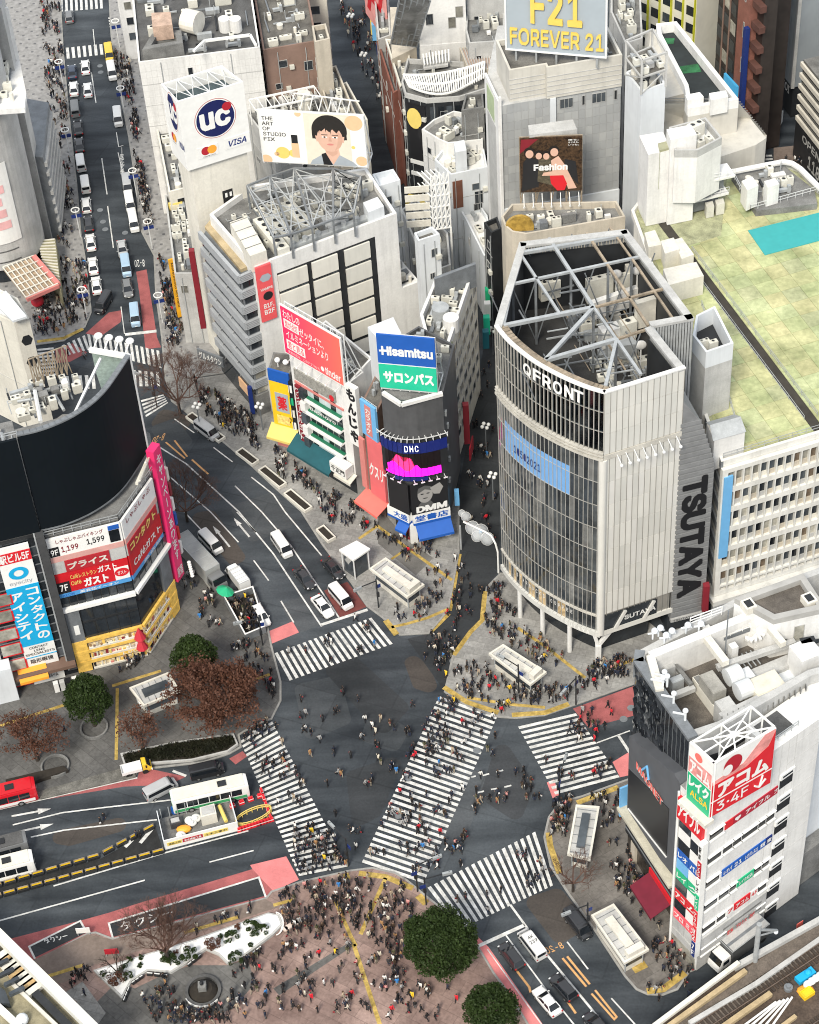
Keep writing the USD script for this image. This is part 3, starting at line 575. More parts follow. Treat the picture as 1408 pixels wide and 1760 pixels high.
for i in range(13):
 u0,u1=w.L*i/13+.03,w.L*(i+1)/13-.03
 for j in range(7):part(qb,'side_panel',w.box(MB(),u0,u1,zrow[j]+.03,zrow[j+1]-.03,-.15,.0),PANW[int(rng.integers(4))])
 for j in range(3):
  a=ZC+.3+(ZQ-ZC-.4)*j/3;b=ZC+.3+(ZQ-ZC-.4)*(j+1)/3
  part(qb,'side_panel',w.box(MB(),u0,u1,a+.03,b-.03,-.15,.0),PANW[int(rng.choice([0,2]))])
part(qb,'side_backing',w.box(MB(),0,w.L,6.4,ZQ-.1,-.3,-.152),M('joint_grey',(0.25,0.24,0.22),.8))
part(qb,'rim',w.box(MB(),-.1,w.L+.1,ZQ-.1,ZQ+.12,-.45,.12),WHITE);part(qb,'cornice',w.box(MB(),0,w.L,ZC-.6,ZC+.25,-.2,.12),CORN)
for i in range(14):part(qb,'side_fin',w.box(MB(),w.L*i/13-.03,w.L*i/13+.03,6.95,ZQ-.15,0,.05),M('joint_grey',(0.25,0.24,0.22),.8))
part(qb,'corner_panel',MB().cyl(w.pt(.05,0,-.2),.55,6.4,ZC-.62,20),PANW[1])
part(qb,'shop_window',w.box(MB(),.6,8.6,6.95,10.0,-.1,.06),QG[0]);part(qb,'fascia',w.box(MB(),0,w.L,6.0,6.93,-.3,.1),PANW[1])
for u in(2.2,6.6):part(qb,'brace',MB().bar(w.pt(u,6.9,.1),w.pt(u+1.5,9.9,.1),.22),PANW[3])
for k in range(8):
 mb=MB().bar(w.pt(1.9+k*1.2,ZC-.3,.1),w.pt(1.9+k*1.2,ZC-.9,1.4),.05);mb.ball(w.pt(1.9+k*1.2,ZC-1.0,1.45),.25);part(qb,'flood_lamp',mb,WSTEEL)
for q in(.25,.5,.75):part(qb,'column',MB().cyl(curve.interpolate(q,normalized=True).coords[0],.35,.13,6.1,12),WHITE)
part(qb,'corner_column',MB().bar([*w.pt(.1,0,-.9)[:2],.1],[*w.pt(.1,0,-.9)[:2],3.2],.4).bar([*w.pt(.1,0,-.9)[:2],3.0],[*w.pt(2.4,0,-.7)[:2],6.2],.25).bar([*w.pt(.1,0,-.9)[:2],3.0],[*segs[-2].pt(0,0,-.5)[:2],6.2],.25),WHITE)
def rot_text(fr,text,u0,u1,v0,v1,d,bold=2):
 v,f=glyphs(text,bold);wd=v[:,0].max();return MB().add([fr.pt(u0+y*(u1-u0),v1-x/wd*(v1-v0),d)for x,y in v],f)
for i,(ch,a,b)in enumerate([('Q',(899,622),(917,650)),('F',(919,635),(931,657)),('R',(934,643),(949,668)),('O',(951,652),(969,680)),('N',(972,660),(987,688)),('T',(988,668),(1004,694))]):
 x=(a[0]+b[0])/2;best=min(segs,key=lambda s:abs(s.uv(x,(a[1]+b[1])/2)[0]-s.L/2));u,v=best.uv(x,(a[1]+b[1])/2,.2)
 part(qb,'letter',best.text(MB(),ch,u-.72,u+.72,v-.95,v+1.15,.4,4),SIGNW)
for i,ch in enumerate('TSUTAYA'):
 s=segs[NQ-9+i];part(qb,'letter',s.text(MB(),ch,.1,s.L-.1,6.1,6.9,.38,3),SIGNW)
for i,ch in enumerate('STARBUCKS COFFEE'):
 if ch!=' ':s=segs[6+i];part(qb,'letter',s.text(MB(),ch,.2,s.L-.2,8.6,9.3,.1,2),SIGNW)
part(qb,'lettering',w.text(MB(),'TSUTAYA',2.8,8.4,7.9,8.8,.12,3),SIGNW)
for i,ch in enumerate('1.5.2021'):
 s=segs[6+i];part(qb,'advert_lettering',s.text(MB(),ch,.1,s.L-.1,zrow[5]+1.2,zrow[5]+2.6,.0,1),C('navy'))
LOUV=M('louvre_grey',(0.40,0.41,0.41),.55,.2,.6,metal=.2)
for a,b in((qR,qN),(qN,qL),(qL,qBR),(qBR,qBL),(qBL,cv[0])):
 f=Fr(a,b);n=max(3,int(f.L/.38));z0=ZC-12 if(a is qN or a is qL)else ZC-.6
 if a is qBL:
  part(qb,'side_wall',f.box(MB(),0,f.L,6.4,ZC,-.3,0),QG[1])
 for k in range(n):part(qb,'louvre',f.box(MB(),f.L*k/n+.06,f.L*(k+1)/n-.05,z0,ZQ-.4,-.12,.0),LOUV)
 part(qb,'rim',f.box(MB(),0,f.L,ZQ-.4,ZQ,-.9,.1),LGREY)
 part(qb,'rear_wall',f.box(MB(),.1,f.L-.1,6.4,ZQ-2,-.45,-.3),BLACK)
def QP(x,y,z=ZQ-.35):return G(830+x/3.2,360+y/3.2,z)
beams=[((205,240),(790,140),.3),((165,410),(890,255),.22),((115,640),(610,540),.32),((610,540),(1000,435),.2),((345,830),(735,715),.32),((735,715),(930,650),.2),((210,250),(420,570),.22),((365,160),(610,540),.28),((610,540),(735,715),.22),((735,715),(870,910),.25),((570,130),(690,310),.2),((690,310),(910,640),.2),((700,100),(820,270),.16),((820,270),(1045,600),.18),((610,540),(345,830),.32),((735,720),(675,975),.28),((930,650),(1080,850),.22),((205,240),(165,410),.2),((165,410),(115,640),.22)]
for a,b,r in beams:part(qb,'roof_beam',MB().bar(QP(*a),QP(*b),r*.78),RUST if r<.21 else STEEL)
for x,y in[(290,385),(485,350),(610,540),(735,715),(690,310),(820,270),(165,410),(345,835),(930,650),(365,165),(570,135)]:
 p=QP(x,y);part(qb,'roof_post',MB().bar([*p[:2],ZC-.5],p,.16),DSTEEL)
 for dx in(-3.2,3.2):part(qb,'roof_brace',MB().bar([p[0],p[1],ZC],[p[0]+dx,p[1]+dx*.3,ZQ-.5],.07),DSTEEL)
rs_=np.random.default_rng(44);RQ=foot.buffer(-1.2)
for k in range(90):
 a=np.array(RQ.centroid.coords[0])+rs_.normal(size=2)*[6,8];d=[frame_at(QP(205,240),QP(790,140)),frame_at(QP(365,160),QP(610,540))][k%2];b=a+d*rs_.uniform(2,6);z=rs_.uniform(ZC+1,ZQ-2.5)
 if RQ.contains(LineString([a,b])):part(qb,'roof_steel',MB().bar([*a,z],[*b,z+(rs_.uniform(-2.5,2.5)if k%3==0 else 0)],rs_.uniform(.04,.1)),[STEEL,DSTEEL,DSTEEL,RUST][k%4]).GetPath()
def qbox(x0,y0,x1,y1,x2,y2,zt,h,mat,fans=0):
 """box on the roof from three corners of its top as seen in the enlarged view"""
 a,b,c=QP(x0,y0,zt)[:2],QP(x1,y1,zt)[:2],QP(x2,y2,zt)[:2];ux=frame_at(a,b);l=np.linalg.norm(b-a);uy=np.array([-ux[1],ux[0]]);wd=abs((c-b)@uy)
 ctr=(a+b)/2+uy*np.sign((c-b)@uy)*wd/2
 if fans:ac_box(qb,ctr,ux,l,wd,h,zt-h,fans)
 else:part(qb,'plant_box',MB().obox(ctr,ux,l,wd,zt-h,zt),mat)
qbox(575,400,720,365,700,345,47,4,WHITE,3);qbox(740,375,850,340,835,325,47,3,WHITE,2);qbox(600,520,860,430,850,410,46,3,WHITE);qbox(850,520,955,490,940,470,48.5,4.5,CREAM);qbox(320,420,430,390,415,365,45.5,3,LGREY,2)
qbox(660,680,760,650,740,610,45,3,WHITE);qbox(690,760,850,740,840,690,44.5,2.5,STEEL);qbox(770,640,850,615,840,580,46,3,STEEL,1);qbox(790,320,850,310,840,290,48,1,CREAM)
for i,(x,y,z)in enumerate([(850,335,49),(870,745,48),(735,355,48)]):part(qb,'dish_aerial',MB().ball(QP(x,y,z),.75,2,(1,.45,1)).bar(QP(x,y,z),QP(x,y,z)-[0,0,6],.08),WHITE)
inner=Polygon(foot.buffer(-2.5));clutter(qb,list(inner.intersection(Polygon([QP(420,230)[:2],QP(760,180)[:2],QP(1000,560)[:2],QP(880,820)[:2],QP(700,760)[:2]])).exterior.coords),ZC-.5,40,3,1.1,.2,frame_at(QP(205,240),QP(790,140)))
for k in range(9):
 s=segs[10+k*2];p=s.pt(.4,0,-1.5);part(qb,'tank',MB().cyl(p,.42,ZC+.2,ZC+3.8+(k%3)*.8,12),WHITE)
t0=G(1152,1065,4.4);t1=G(1210,1050,4.4);tf=Fr(t0,t1)
LATT=M('grey_lattice_cladding',(0.26,0.265,0.27),.5,.15,.5,metal=.2)
part(qb,'lattice_wing',tf.poly(MB(),[(0,4.4),(5.1,4.4),(5.2,33.9),(2.85,42.4),(.1,46.8)],-6,0),M('lattice_backing',(0.2,0.205,0.21),.6,.2,.5))
for k in range(40):
 z=5+k*.95
 u1=5.15 if z<33.9 else 5.2-(z-33.9)/8.5*2.35 if z<42.4 else 2.85-(z-42.4)/4.4*2.7
 if u1>.4:part(qb,'lattice_slat',tf.box(MB(),.05,u1-.05,z,z+.62,.01,.09),LATT)
lv1,lv0=tf.uv(1196,820,.12)[1],tf.uv(1190,1023,.12)[1]
part(qb,'upright_lettering',rot_text(tf,'TSUTAYA',.75,4.35,lv0,lv1,.12,7),C('black'))
part(qb,'hanging_sign',MB().bar(tf.pt(5.0,10.5,.4),tf.pt(5.0,5.2,.4),.45),C('maroon'),label='small dark red hanging sign')
part(qb,'entrance_sign',tf.box(MB(),0,5,4.0,4.6,-.2,.3),LGREY);part(qb,'lettering',tf.text(MB(),'TSUTAYA',.3,3.5,4.1,4.5,.32,1),C('black'))
part(qb,'wing_ground_floor',tf.box(MB(),.2,5,.12,3.98,-6,-1.5),DARKG)
# -- the department store with rounded windows and the pale green roof
ZS=31.9
sb=thing('department_store','white department store with rounded windows and pale green slab roof','building')
spx=[(1240,795),(1500,717.5),(1590,430),(1408,324),(1375,288),(1347,278),(1258,293),(1120,318),(1085,362)]
sp=XY(spx,ZS);S=Polygon(sp).buffer(0)
SWALL=M('white_precast',(0.70,0.69,0.65),.7,.1,.3,streak=.25,fvar=.06)
part(sb,'wall',MB().prism(S.buffer(-.45),.12,ZS-.6),SWALL);part(sb,'parapet',MB().ring(S,.45,ZS-.9,ZS+.15),SWALL)
part(sb,'roof',MB().sheet(S.buffer(-.45),ZS-.58),M('roof_joint_dirt',(0.36,0.37,0.23),.95,.4,.6,fvar=.3))
sf=Fr(sp[0],sp[1])
holes=[];du,dv=1.23,3.93
ncol,nrow=int(sf.L/du)-1,6
for i in range(ncol):
 for j in range(nrow):
  u,v=.75+i*du,7.2+j*dv
  holes.append((i,j,shapely.box(u+.22,v+.42,u+du-.22,v+dv-.78).buffer(.13,join_style=1)))
  if j==0:holes.append((i,-1,shapely.box(u+.2,v-.75,u+du-.2,v-.15).buffer(.08)))
part(sb,'facade',shape3(sf,shapely.box(0,5.6,sf.L,ZS-1.0).difference(shapely.union_all([h[2]for h in holes])),-.1,.62),SWALL)
BROWNG=M('brown_blind_glass',(0.16,0.12,0.085),.12,.4,.7,spec=.5)
for i,j,h in holes:
 if i>14 and j<0:continue
 x0,y0,x1,y1=h.bounds
 if j>=0:
  m=[DARKG,GREYG,LITG,BROWNG,LITG,GREYG][int(rng.integers(6))]
  pn=part(sb,'window',sf.box(MB(),x0-.03,x1+.03,y0+.9,y1+.03,-.1,.1),m)
  part(pn,'apron',sf.box(MB(),x0-.03,x1+.03,y0-.03,y0+.88,-.1,.22),[LGREY,CREAM,BEIGE][int(rng.integers(3))])
 else:part(sb,'vent',sf.box(MB(),x0,x1,y0,y1,-.1,.06),BLACK)
part(sb,'canopy',sf.box(MB(),-.5,sf.L,4.6,5.5,-2,1.6),SWALL)
part(sb,'shopfront',sf.box(MB(),.5,sf.L,.12,4.6,-2,-1.2),DARKG)
for k in range(5):part(sb,'shop_pier',sf.box(MB(),1+k*6,1.8+k*6,.12,4.59,-1.6,-.9),LGREY)
part(sb,'lettering',sf.text(MB(),'SEIBU',sf.uv(1325,992,1.65)[0],sf.uv(1369,978,1.65)[0],4.65,5.5,1.65,3),SIGNW)
part(sb,'banner',sf.box(MB(),.25,1.55,sf.uv(1232,962,.8)[1],sf.uv(1247,822,.8)[1],.5,.8),C('sky'),label='sky blue vertical banner')
lf=Fr(sp[-1],sp[0])
for k in range(7):part(sb,'flank_band',lf.box(MB(),lf.L-9,lf.L,7+k*3.9,8.6+k*3.9,-.3,.02),DSTEEL)
ga,gb=G(1189,443,ZS)[:2],G(1382,699,ZS)[:2];gx=frame_at(ga,gb);gy=np.array([-gx[1],gx[0]])
GRN=[M(f'lichen_green_slab_{i}',c,.9,.34,.16,fvar=.22,fine=1.6,tint=t)for i,(c,t)in enumerate([((0.36,0.42,0.20),(0.56,0.59,0.32)),((0.38,0.41,0.20),(0.59,0.58,0.32)),((0.36,0.42,0.21),(0.54,0.58,0.33)),((0.40,0.41,0.20),(0.60,0.57,0.32)),((0.33,0.37,0.20),(0.54,0.55,0.33))])]
gut=LineString([ga-gx*60,gb+gx*60]).buffer(.75,cap_style=2)
RS=S.buffer(-1.1).difference(gut).difference(Polygon(XY([(1085,250),(1113,440),(1240,400),(1250,300),(1120,250)],ZS)))
for i in range(-22,30):
 for j in range(-16,18):
  c=ga+gx*i*2.9+gy*j*2.9
  g=Polygon([c,c+gx*2.9,c+gx*2.9+gy*2.9,c+gy*2.9]).intersection(RS).buffer(-.022)
  for g in getattr(g,'geoms',[g]):
   if g.area>.3 and not g.is_empty and c@[1,0]<66:
    part(sb,'roof_slab',MB().prism(g,ZS-.57,ZS-.5+rng.uniform(-.015,.02)),GRN[int(rng.choice(5,p=[.27,.27,.18,.18,.10]))])
part(sb,'roof_gutter',MB().sheet(gut.intersection(S.buffer(-1)),ZS-.555),M('gutter_dirt',(0.045,0.04,0.033),.9,.3,.6))
for q in(1.0,-1.0):rail(sb,[ga+gx*-2+gy*q,gb+gx*2+gy*q],ZS-.5,.9,2.2,.03,STEEL)
rail(sb,[sp[0]+[.3,.6],sp[1]+[.3,.6]],ZS+.1,1.0,2.0,.03,STEEL);rail(sb,[G(1206,522,ZS)[:2],G(1278,770,ZS)[:2]],ZS-.5,1.2,2.0,.03,STEEL)
POOL=XY([(1286,396),(1425,361),(1440,405),(1315,438)],ZS-.4)
part(sb,'roof_pool',MB().prism(POOL,ZS-.55,ZS-.38),flat('teal_sheet',(0.04,0.33,0.335),.6))
zt=HT((1113,389),(1114.5,266),ZS-.5)
part(sb,'lift_tower',MB().prism(XY([(1099,233),(1114.5,266),(1153,258),(1140,226)],zt),ZS-.5,zt),WHITE)
zt2=HT((1191,378),(1198,231),ZS-.5)
part(sb,'lift_tower',MB().prism(XY([(1153,240),(1198,231),(1188,214),(1146,222)],zt2),ZS-.5,zt2),WHITE)
part(sb,'tower_strip',MB().prism(XY([(1134,262),(1153,257),(1150,245),(1131,250)],zt),ZS+6,zt+.4),M('green_weathered_glass',(0.33,0.33,0.22),.4,.3,.5))
part(sb,'plant_room',MB().prism(XY([(1199,262),(1241,240),(1213,205),(1150,222),(1160,262)],zt2-2),ZS+4,zt2-2.9),WHITE)
part(sb,'parapet',MB().ring(XY([(1199,262),(1241,240),(1213,205),(1150,222),(1160,262)],zt2-2),.3,zt2-2.898,zt2-1.6),LGREY)
clutter(sb,XY([(1199,258),(1238,240),(1213,208),(1160,222)],zt2-2),zt2-2.88,5,8,1.3,.5)
for px_,z in(([(1193,346),(1253,331)],ZS+3),([(1195,317),(1264,301)],ZS+6.4)):
 p,q=XY(px_,z);bk_=np.array([-frame_at(p,q)[1],frame_at(p,q)[0]])*3.2;part(sb,'balcony',MB().prism([p,q,q+bk_,p+bk_],z-.35,z),WHITE);rail(sb,[p,q],z,1.1,1.2);part(sb,'balcony_shade',MB().prism([p+bk_*.35,q+bk_*.35-(q-p)*.2,q+bk_-(q-p)*.2,p+bk_],z-3,z-.352),DSTEEL)
for px,h in[([(1285,327),(1304,318),(1293,303),(1275,311)],4.5),([(1320,322),(1340,316),(1333,306),(1314,311)],4.2)]:part(sb,'water_tank',MB().prism(XY(px,ZS+h),ZS+.6,ZS+h),WHITE);
part(sb,'rear_terrace',MB().prism(XY([(1258,300),(1347,284),(1400,326),(1405,350),(1300,362)],ZS+.6),ZS-.5,ZS+.6),MGREY)
part(sb,'rear_coping',MB().path([G(1250,297,ZS+1.6),G(1347,278,ZS+1.6),G(1362,281,ZS+1.6),G(1376,290,ZS+1.6),G(1420,334,ZS+1.6),G(1500,395,ZS+1.6)],.45,8),WHITE)
rail(sb,XY([(1290,362),(1405,330)],ZS+.6),ZS+.6,1.1,1.2);rail(sb,XY([(1258,300),(1290,362)],ZS+.6),ZS+.6,1.1,1.2)
clutter(sb,XY([(1262,303),(1343,288),(1392,326),(1300,355)],ZS+.6),ZS+.62,8,4,1.0,.6)
for px,h in[([(1115,425),(1138,420),(1126,395),(1108,400)],2.2),([(1143,436),(1168,428),(1158,408),(1136,414)],2.6),([(1172,445),(1193,437),(1172,408),(1158,412)],2.0),([(1150,490),(1210,474),(1197,450),(1140,462)],3.0)]:
 part(sb,'plant_box',MB().prism(XY(px,ZS+h),ZS-.5,ZS+h),CREAM)
for px in([(1215,357),(1228,354),(1225,345),(1212,348)],[(1232,352),(1246,349),(1243,340),(1229,343)]):part(sb,'air_conditioner',MB().prism(XY(px,ZS+1.5),ZS-.5,ZS+1.5),ACM)
vz=HT((1205,725),(1213,613),20)
part(sb,'service_shaft',MB().prism(XY([(1190,590),(1213,620),(1260,604),(1228,540),(1196,556)],42),.12,40.6),LGREY)
part(sb,'shaft_parapet',MB().ring(XY([(1190,590),(1213,620),(1260,604),(1228,540),(1196,556)],42),.3,40.6,43.5),COLD)
part(sb,'shaft_deck',MB().sheet(XY([(1190,590),(1213,620),(1260,604),(1228,540),(1196,556)],42),40.62),BLACK)
clutter(sb,XY([(1195,585),(1215,612),(1250,600),(1225,550)],42),40.65,5,31,1.1,.3)
part(sb,'shed',MB().prism(XY([(1228,757),(1281,741),(1262,715),(1215,728)],35.5),ZS-2,35.5),WHITE)
qa=[G(*p,35.6)for p in((1226,758),(1283,742),(1262,712),(1213,726))];r1,r2=(qa[0]+qa[3])/2+[0,0,1.2],(qa[1]+qa[2])/2+[0,0,1.2]
part(sb,'shed_roof',MB().add([qa[0],qa[1],r2,r1,qa[3],qa[2]],[[0,1,2,3],[3,2,5,4]]),STEEL)
# -- white office block with the dark grid front
ZW=30.6
wb=thing('white_office_block','white office block with dark grid front and crowded steel roof','building')
wpx=[(360,368),(437.7,458),(682,366.4),(630,288),(430,318)];wp=XY(wpx,ZW);Wp=Polygon(wp).buffer(0)
part(wb,'wall',MB().prism(Wp,.12,ZW-1.1),WHITE);part(wb,'parapet',MB().ring(Wp,.5,ZW-1.098,ZW),WHITE);part(wb,'roof',MB().sheet(Wp.buffer(-.5),ZW-1.05),MGREY)
wf=Fr(wp[1],wp[2])
va,vb=wf.uv(692,502)[1],wf.uv(726,493)
wl=wf.uv(726,493)[0]
part(wb,'annex',wf.box(MB(),wf.L,wl,.12,va,-9,0),WHITE);part(wb,'annex_parapet',wf.box(MB(),wf.L,wl,va,va+.8,-.4,0),WHITE)
clutter(wb,[wf.pt(wf.L+.4,0,-1)[:2],wf.pt(wl-.3,0,-1)[:2],wf.pt(wl-.3,0,-8)[:2],wf.pt(wf.L+.4,0,-8)[:2]],va+.02,6,5,.9,.2)
u0,vt=wf.uv(476,470);u1,_=wf.uv(644.5,410);vbtm=8.5
part(wb,'dark_grid',wf.box(MB(),u0,u1,vbtm,vt,0,.03),BLACK)
PW4=[M(f'ivory_panel_{i}',c,.5,.05,.4,streak=.12)for i,c in enumerate([(0.68,0.66,0.60),(0.72,0.70,0.64),(0.66,0.65,0.60)])]
cols=[wf.uv(*p)[0]for p in((480,500),(530,485),(538,482),(582,468),(594,464),(637,450))]
for c in range(3):
 for k in range(6):
  v1=vt-.35-k*3.75
  if v1-3.0>vbtm:part(wb,'facade_panel',wf.box(MB(),cols[2*c],cols[2*c+1],v1-3.05,v1-.0,0,.32),PW4[int(rng.integers(3))])
  for q in range(3):
   uu=cols[2*c]+(cols[2*c+1]-cols[2*c])*(q+.2)/3;part(wb,'window',wf.box(MB(),uu,uu+1.2,v1-3.6,v1-3.15,.03,.06),GREYG)
sg=wf.sign(wb,(439,462),(477,545),flat('salmon_red',(0.75,0.10,0.11),.5),0,.35,label='tall red sign with black roundels')
u_,v_=wf.uv(455,475,.38);part(sg,'emblem',wf.disc(MB(),u_+.1,v_-.3,1.0,.8,.38,6),C('grey'));u_,v_=wf.uv(461,508,.38);part(sg,'emblem',wf.disc(MB(),u_,v_,.8,.8,.38),C('black'))
part(sg,'lettering',wf.text(MB(),'B1F.',u_-.9,u_+.8,v_-2.3,v_-1.4,.38,3),SIGNW);part(sg,'lettering',wf.text(MB(),'B2F',u_-.9,u_+.8,v_-3.5,v_-2.6,.38,3),SIGNW);part(sg,'lettering',wf.text(MB(),'VAMPS',u_-1.1,u_+.9,v_+1.2,v_+1.7,.38,3),SIGNW)
ZL=29.4
gp=XY([(345,395),(411.5,470),(437,459),(360,369)],ZL);part(wb,'wing',MB().prism(gp,.12,ZL-1.5),DSTEEL)
part(wb,'wing_ledge',MB().prism(XY([(352,390),(414,464),(428,458),(362,378)],ZL-1),ZL-1.48,ZL-.9),M('rusty_cream_ledge',(0.45,0.36,0.22),.8,.3,.5,fvar=.2))
gf=Fr(gp[0],gp[1]);gc=Fr(gp[1],gp[2])
BAND=M('blue_grey_band',(0.40,0.42,0.44),.5,.1,.5,metal=.15,streak=.1)
nfl=8
for k in range(nfl):
 z=4.6+k*3.1
 part(wb,'facade_band',gf.box(MB(),0,gf.L+.3,z+1.5,z+3.0,0,.55),BAND)
 for q in range(5):
  a=gf.L*q/5;part(wb,'window',gf.box(MB(),a+.1,a+gf.L/5-.1,z,z+1.48,-.05,.08),[DARKG,GREYG,DARKG][int(rng.integers(3))])
  if q%2:part(wb,'brace',MB().bar(gf.pt(a,z,.3),gf.pt(a+.9,z+1.5,.3),.05),LGREY)
 for q in range(5):part(wb,'louvre_blade',gc.box(MB(),-.3,gc.L*.92,z+1.5+q*.3,z+1.68+q*.3,0,.45),BAND)
 part(wb,'window',gc.box(MB(),.3,gc.L*.85,z,z+1.45,-.05,.06),[DARKG,GREYG,LITG][int(rng.integers(3))])
part(wb,'wing_base',gc.box(MB(),-.2,gc.L+.2,.12,4.4,-.3,.3),MGREY)
part(wb,'shop_glazing',gf.box(MB(),0,gf.L,.12,4.4,-.1,.1),DARKG);part(wb,'shop_sign',gf.box(MB(),gf.L*.55,gf.L*.8,2.2,4.2,.1,.3),C('peach'));part(wb,'street_sign',MB().bar(gf.pt(gf.L-.3,6.4,.9),gf.pt(gf.L-.3,.8,.9),.35),C('navy'),label='dark blue upright sign')
af=GF((345,615),(384,630),4.5);part(wb,'arcade_sign',af.box(MB(),-.3,af.L+.3,4.6,6.6,0,.3),DSTEEL);part(wb,'arcade_lettering',af.text(MB(),'グルメタウン',0,af.L,4.8,6.3,.34,3),SIGNW)
ZR=ZW-1.05;wu=wf.u
def RB(px,zt,mat,name='plant_box'):part(wb,name,MB().prism(XY(px,zt),ZR,zt),mat)
RB([(395,382),(424,372),(458,430),(430,440)],ZR+3.2,CREAM,'chiller')
for k in range(4):p=XY([(396+k*8.5,384+k*14.5),(424+k*8.5,374+k*14.5)],ZR+3.22);part(wb,'chiller_seam',MB().bar([*p[0],ZR+3.22],[*p[1],ZR+3.22],.05),MGREY)
for(a,b)in(((444,374),(488,428)),((462,366),(504,412)),((492,346),(530,388))):
 p,q=XY([a,b],ZR+2);L=np.linalg.norm(q-p);ac_box(wb,(p+q)/2,frame_at(p,q),L,1.9,2.1,ZR,max(4,int(L/1.4)))
RB([(633,365),(660,354),(649,338),(624,348)],ZR+3.0,COLD);RB([(560,390),(600,376),(592,362),(552,374)],ZR+1.6,STEEL,'duct')
for k in range(3):p=XY([(590+k*20,318-k*4)],ZR+2)[0];ac_box(wb,p,wu,1.7,1.0,1.8,ZR,1)
mb=MB()
d0,d1=wf.pt(6,0,-1.4),wf.pt(wf.L-3,0,-1.4);part(wb,'duct',MB().bar([*d0[:2],ZR+.8],[*d1[:2],ZR+.8],.5),STEEL)
for k in range(6):q=wf.pt(7+k*2.2,0,-1.4);part(wb,'duct_outlet',MB().cyl(q,.45,ZR+1.2,ZR+1.9,10),STEEL)
clutter(wb,list(Wp.buffer(-1.5).exterior.coords),ZR,34,11,.85,.3,wu)
def UP(x,y,z):return G(230+x/2.873,60+y/2.873,z)
TS=DSTEEL
nodes=[(560,745),(670,700),(790,660),(985,660),(1120,700)];front=[(690,1000),(775,985),(880,950),(985,912),(1085,878)]
for a,b in zip(nodes,front):part(wb,'lattice_beam',MB().bar(UP(*a,ZR+4.5),UP(*b,ZR+4.5),.16),TS)
for s_ in(nodes,front):
 for a,b in zip(s_[:-1],s_[1:]):part(wb,'lattice_beam',MB().bar(UP(*a,ZR+4.5),UP(*b,ZR+4.5),.14),TS)
for i in range(4):
 part(wb,'lattice_brace',MB().bar(UP(*nodes[i],ZR+4.5),UP(*front[i+1],ZR+4.5),.09),STEEL);part(wb,'lattice_brace',MB().bar(UP(*front[i],ZR+4.5),UP(*nodes[i+1],ZR+4.5),.09),STEEL)
for a in nodes+front:p=UP(*a,ZR+4.5);part(wb,'lattice_post',MB().bar([*p[:2],ZR],p,.16),TS)
for k in range(7):
 t=k/6;a=np.array(UP(*nodes[0],ZR+4.6))*(1-t)+np.array(UP(*nodes[4],ZR+4.6))*t;b=np.array(UP(*front[0],ZR+4.6))*(1-t)+np.array(UP(*front[4],ZR+4.6))*t
 part(wb,'lattice_beam',MB().bar(a,b,.07),STEEL)
for k in range(5):
 t=(k+.5)/5;a,b=np.array(UP(*nodes[min(k,3)],ZR+4.5)),np.array(UP(*front[min(k,3)],ZR+4.5));c,e=np.array(UP(*nodes[min(k,3)+1],ZR+4.5)),np.array(UP(*front[min(k,3)+1],ZR+4.5))
 for q in range(4):f0,f1=a+(b-a)*q/4,c+(e-c)*(q+1)/4;part(wb,'lattice_brace',MB().bar(f0,f1,.06),STEEL);part(wb,'lattice_beam',MB().bar(a+(b-a)*(q+.5)/4,c+(e-c)*(q+.5)/4,.07),STEEL)
 for q in(a,b):part(wb,'lattice_brace',MB().bar(q,(c+e)/2-[0,0,4.4],.09),STEEL)
bf=GF((453,277.5),(632,288),ZR+4.6);bw,bh=bf.L,bf.uv(625,199)[1]-(ZR+4.6);zb=ZR+4.6
hb=part(wb,'hoarding',bf.box(MB(),-.1,bw,zb,zb+bh,-.3,0),SIGNW,label='wide cosmetics hoarding with portrait')
frame3(bf,wb,0,bw,zb-.4,zb+bh,4,8,WSTEEL,.08)
def hb_u(x):return bw*x
def disc(fr,par,u,v,ru,rv,d,m,name='print',n=40):return part(par,name,fr.disc(MB(),u,v,ru,rv,d,n),m)
def ppl(fr,par,uvs,d,m,name='print'):return part(par,name,fr.poly(MB(),uvs,d-.005,d),m)
def R_(fr,par,x0,x1,y0,y1,d,m,name='print'):return part(par,name,fr.box(MB(),x0,x1,y0,y1,d-.005,d),m)
R_(bf,hb,bw*.43,bw*.86,zb+.05,zb+bh-.05,.02,flat('cream_print',(0.72,0.66,0.55)))
for x,y,r,m in[(.035,.05,.9,'peach'),(.2,.2,1.1,'gold'),(.14,.17,.4,'peach'),(.3,.2,.7,'gold'),(.38,.97,.5,'peach'),(.95,.12,.9,'peach'),(.9,.85,1.4,'peach'),(.88,.38,.3,'gold')]:
 g=Point(bw*x,zb+bh*y).buffer(r).intersection(shapely.box(.05,zb+.05,bw-.05,zb+bh-.05));ppl(bf,hb,list(g.exterior.coords)[:-1],.025,C(m))
for k,tx in enumerate(['THE','ART','OF','STUDIO','FIX']):part(hb,'lettering',bf.text(MB(),tx,bw*.03,bw*(.03+.036*len(tx)),zb+bh*(.82-k*.1),zb+bh*(.89-k*.1),.03,2),C('black'))
R_(bf,hb,bw*.29,bw*.36,zb+bh*.12,zb+bh*.4,.03,C('peach'));R_(bf,hb,bw*.295,bw*.355,zb+bh*.4,zb+bh*.56,.03,C('black'))
PU,PV=bw*.665,zb+bh*.55
def P2(pts):return[(PU+x*bh*.1,PV+y*bh*.1)for x,y in pts]
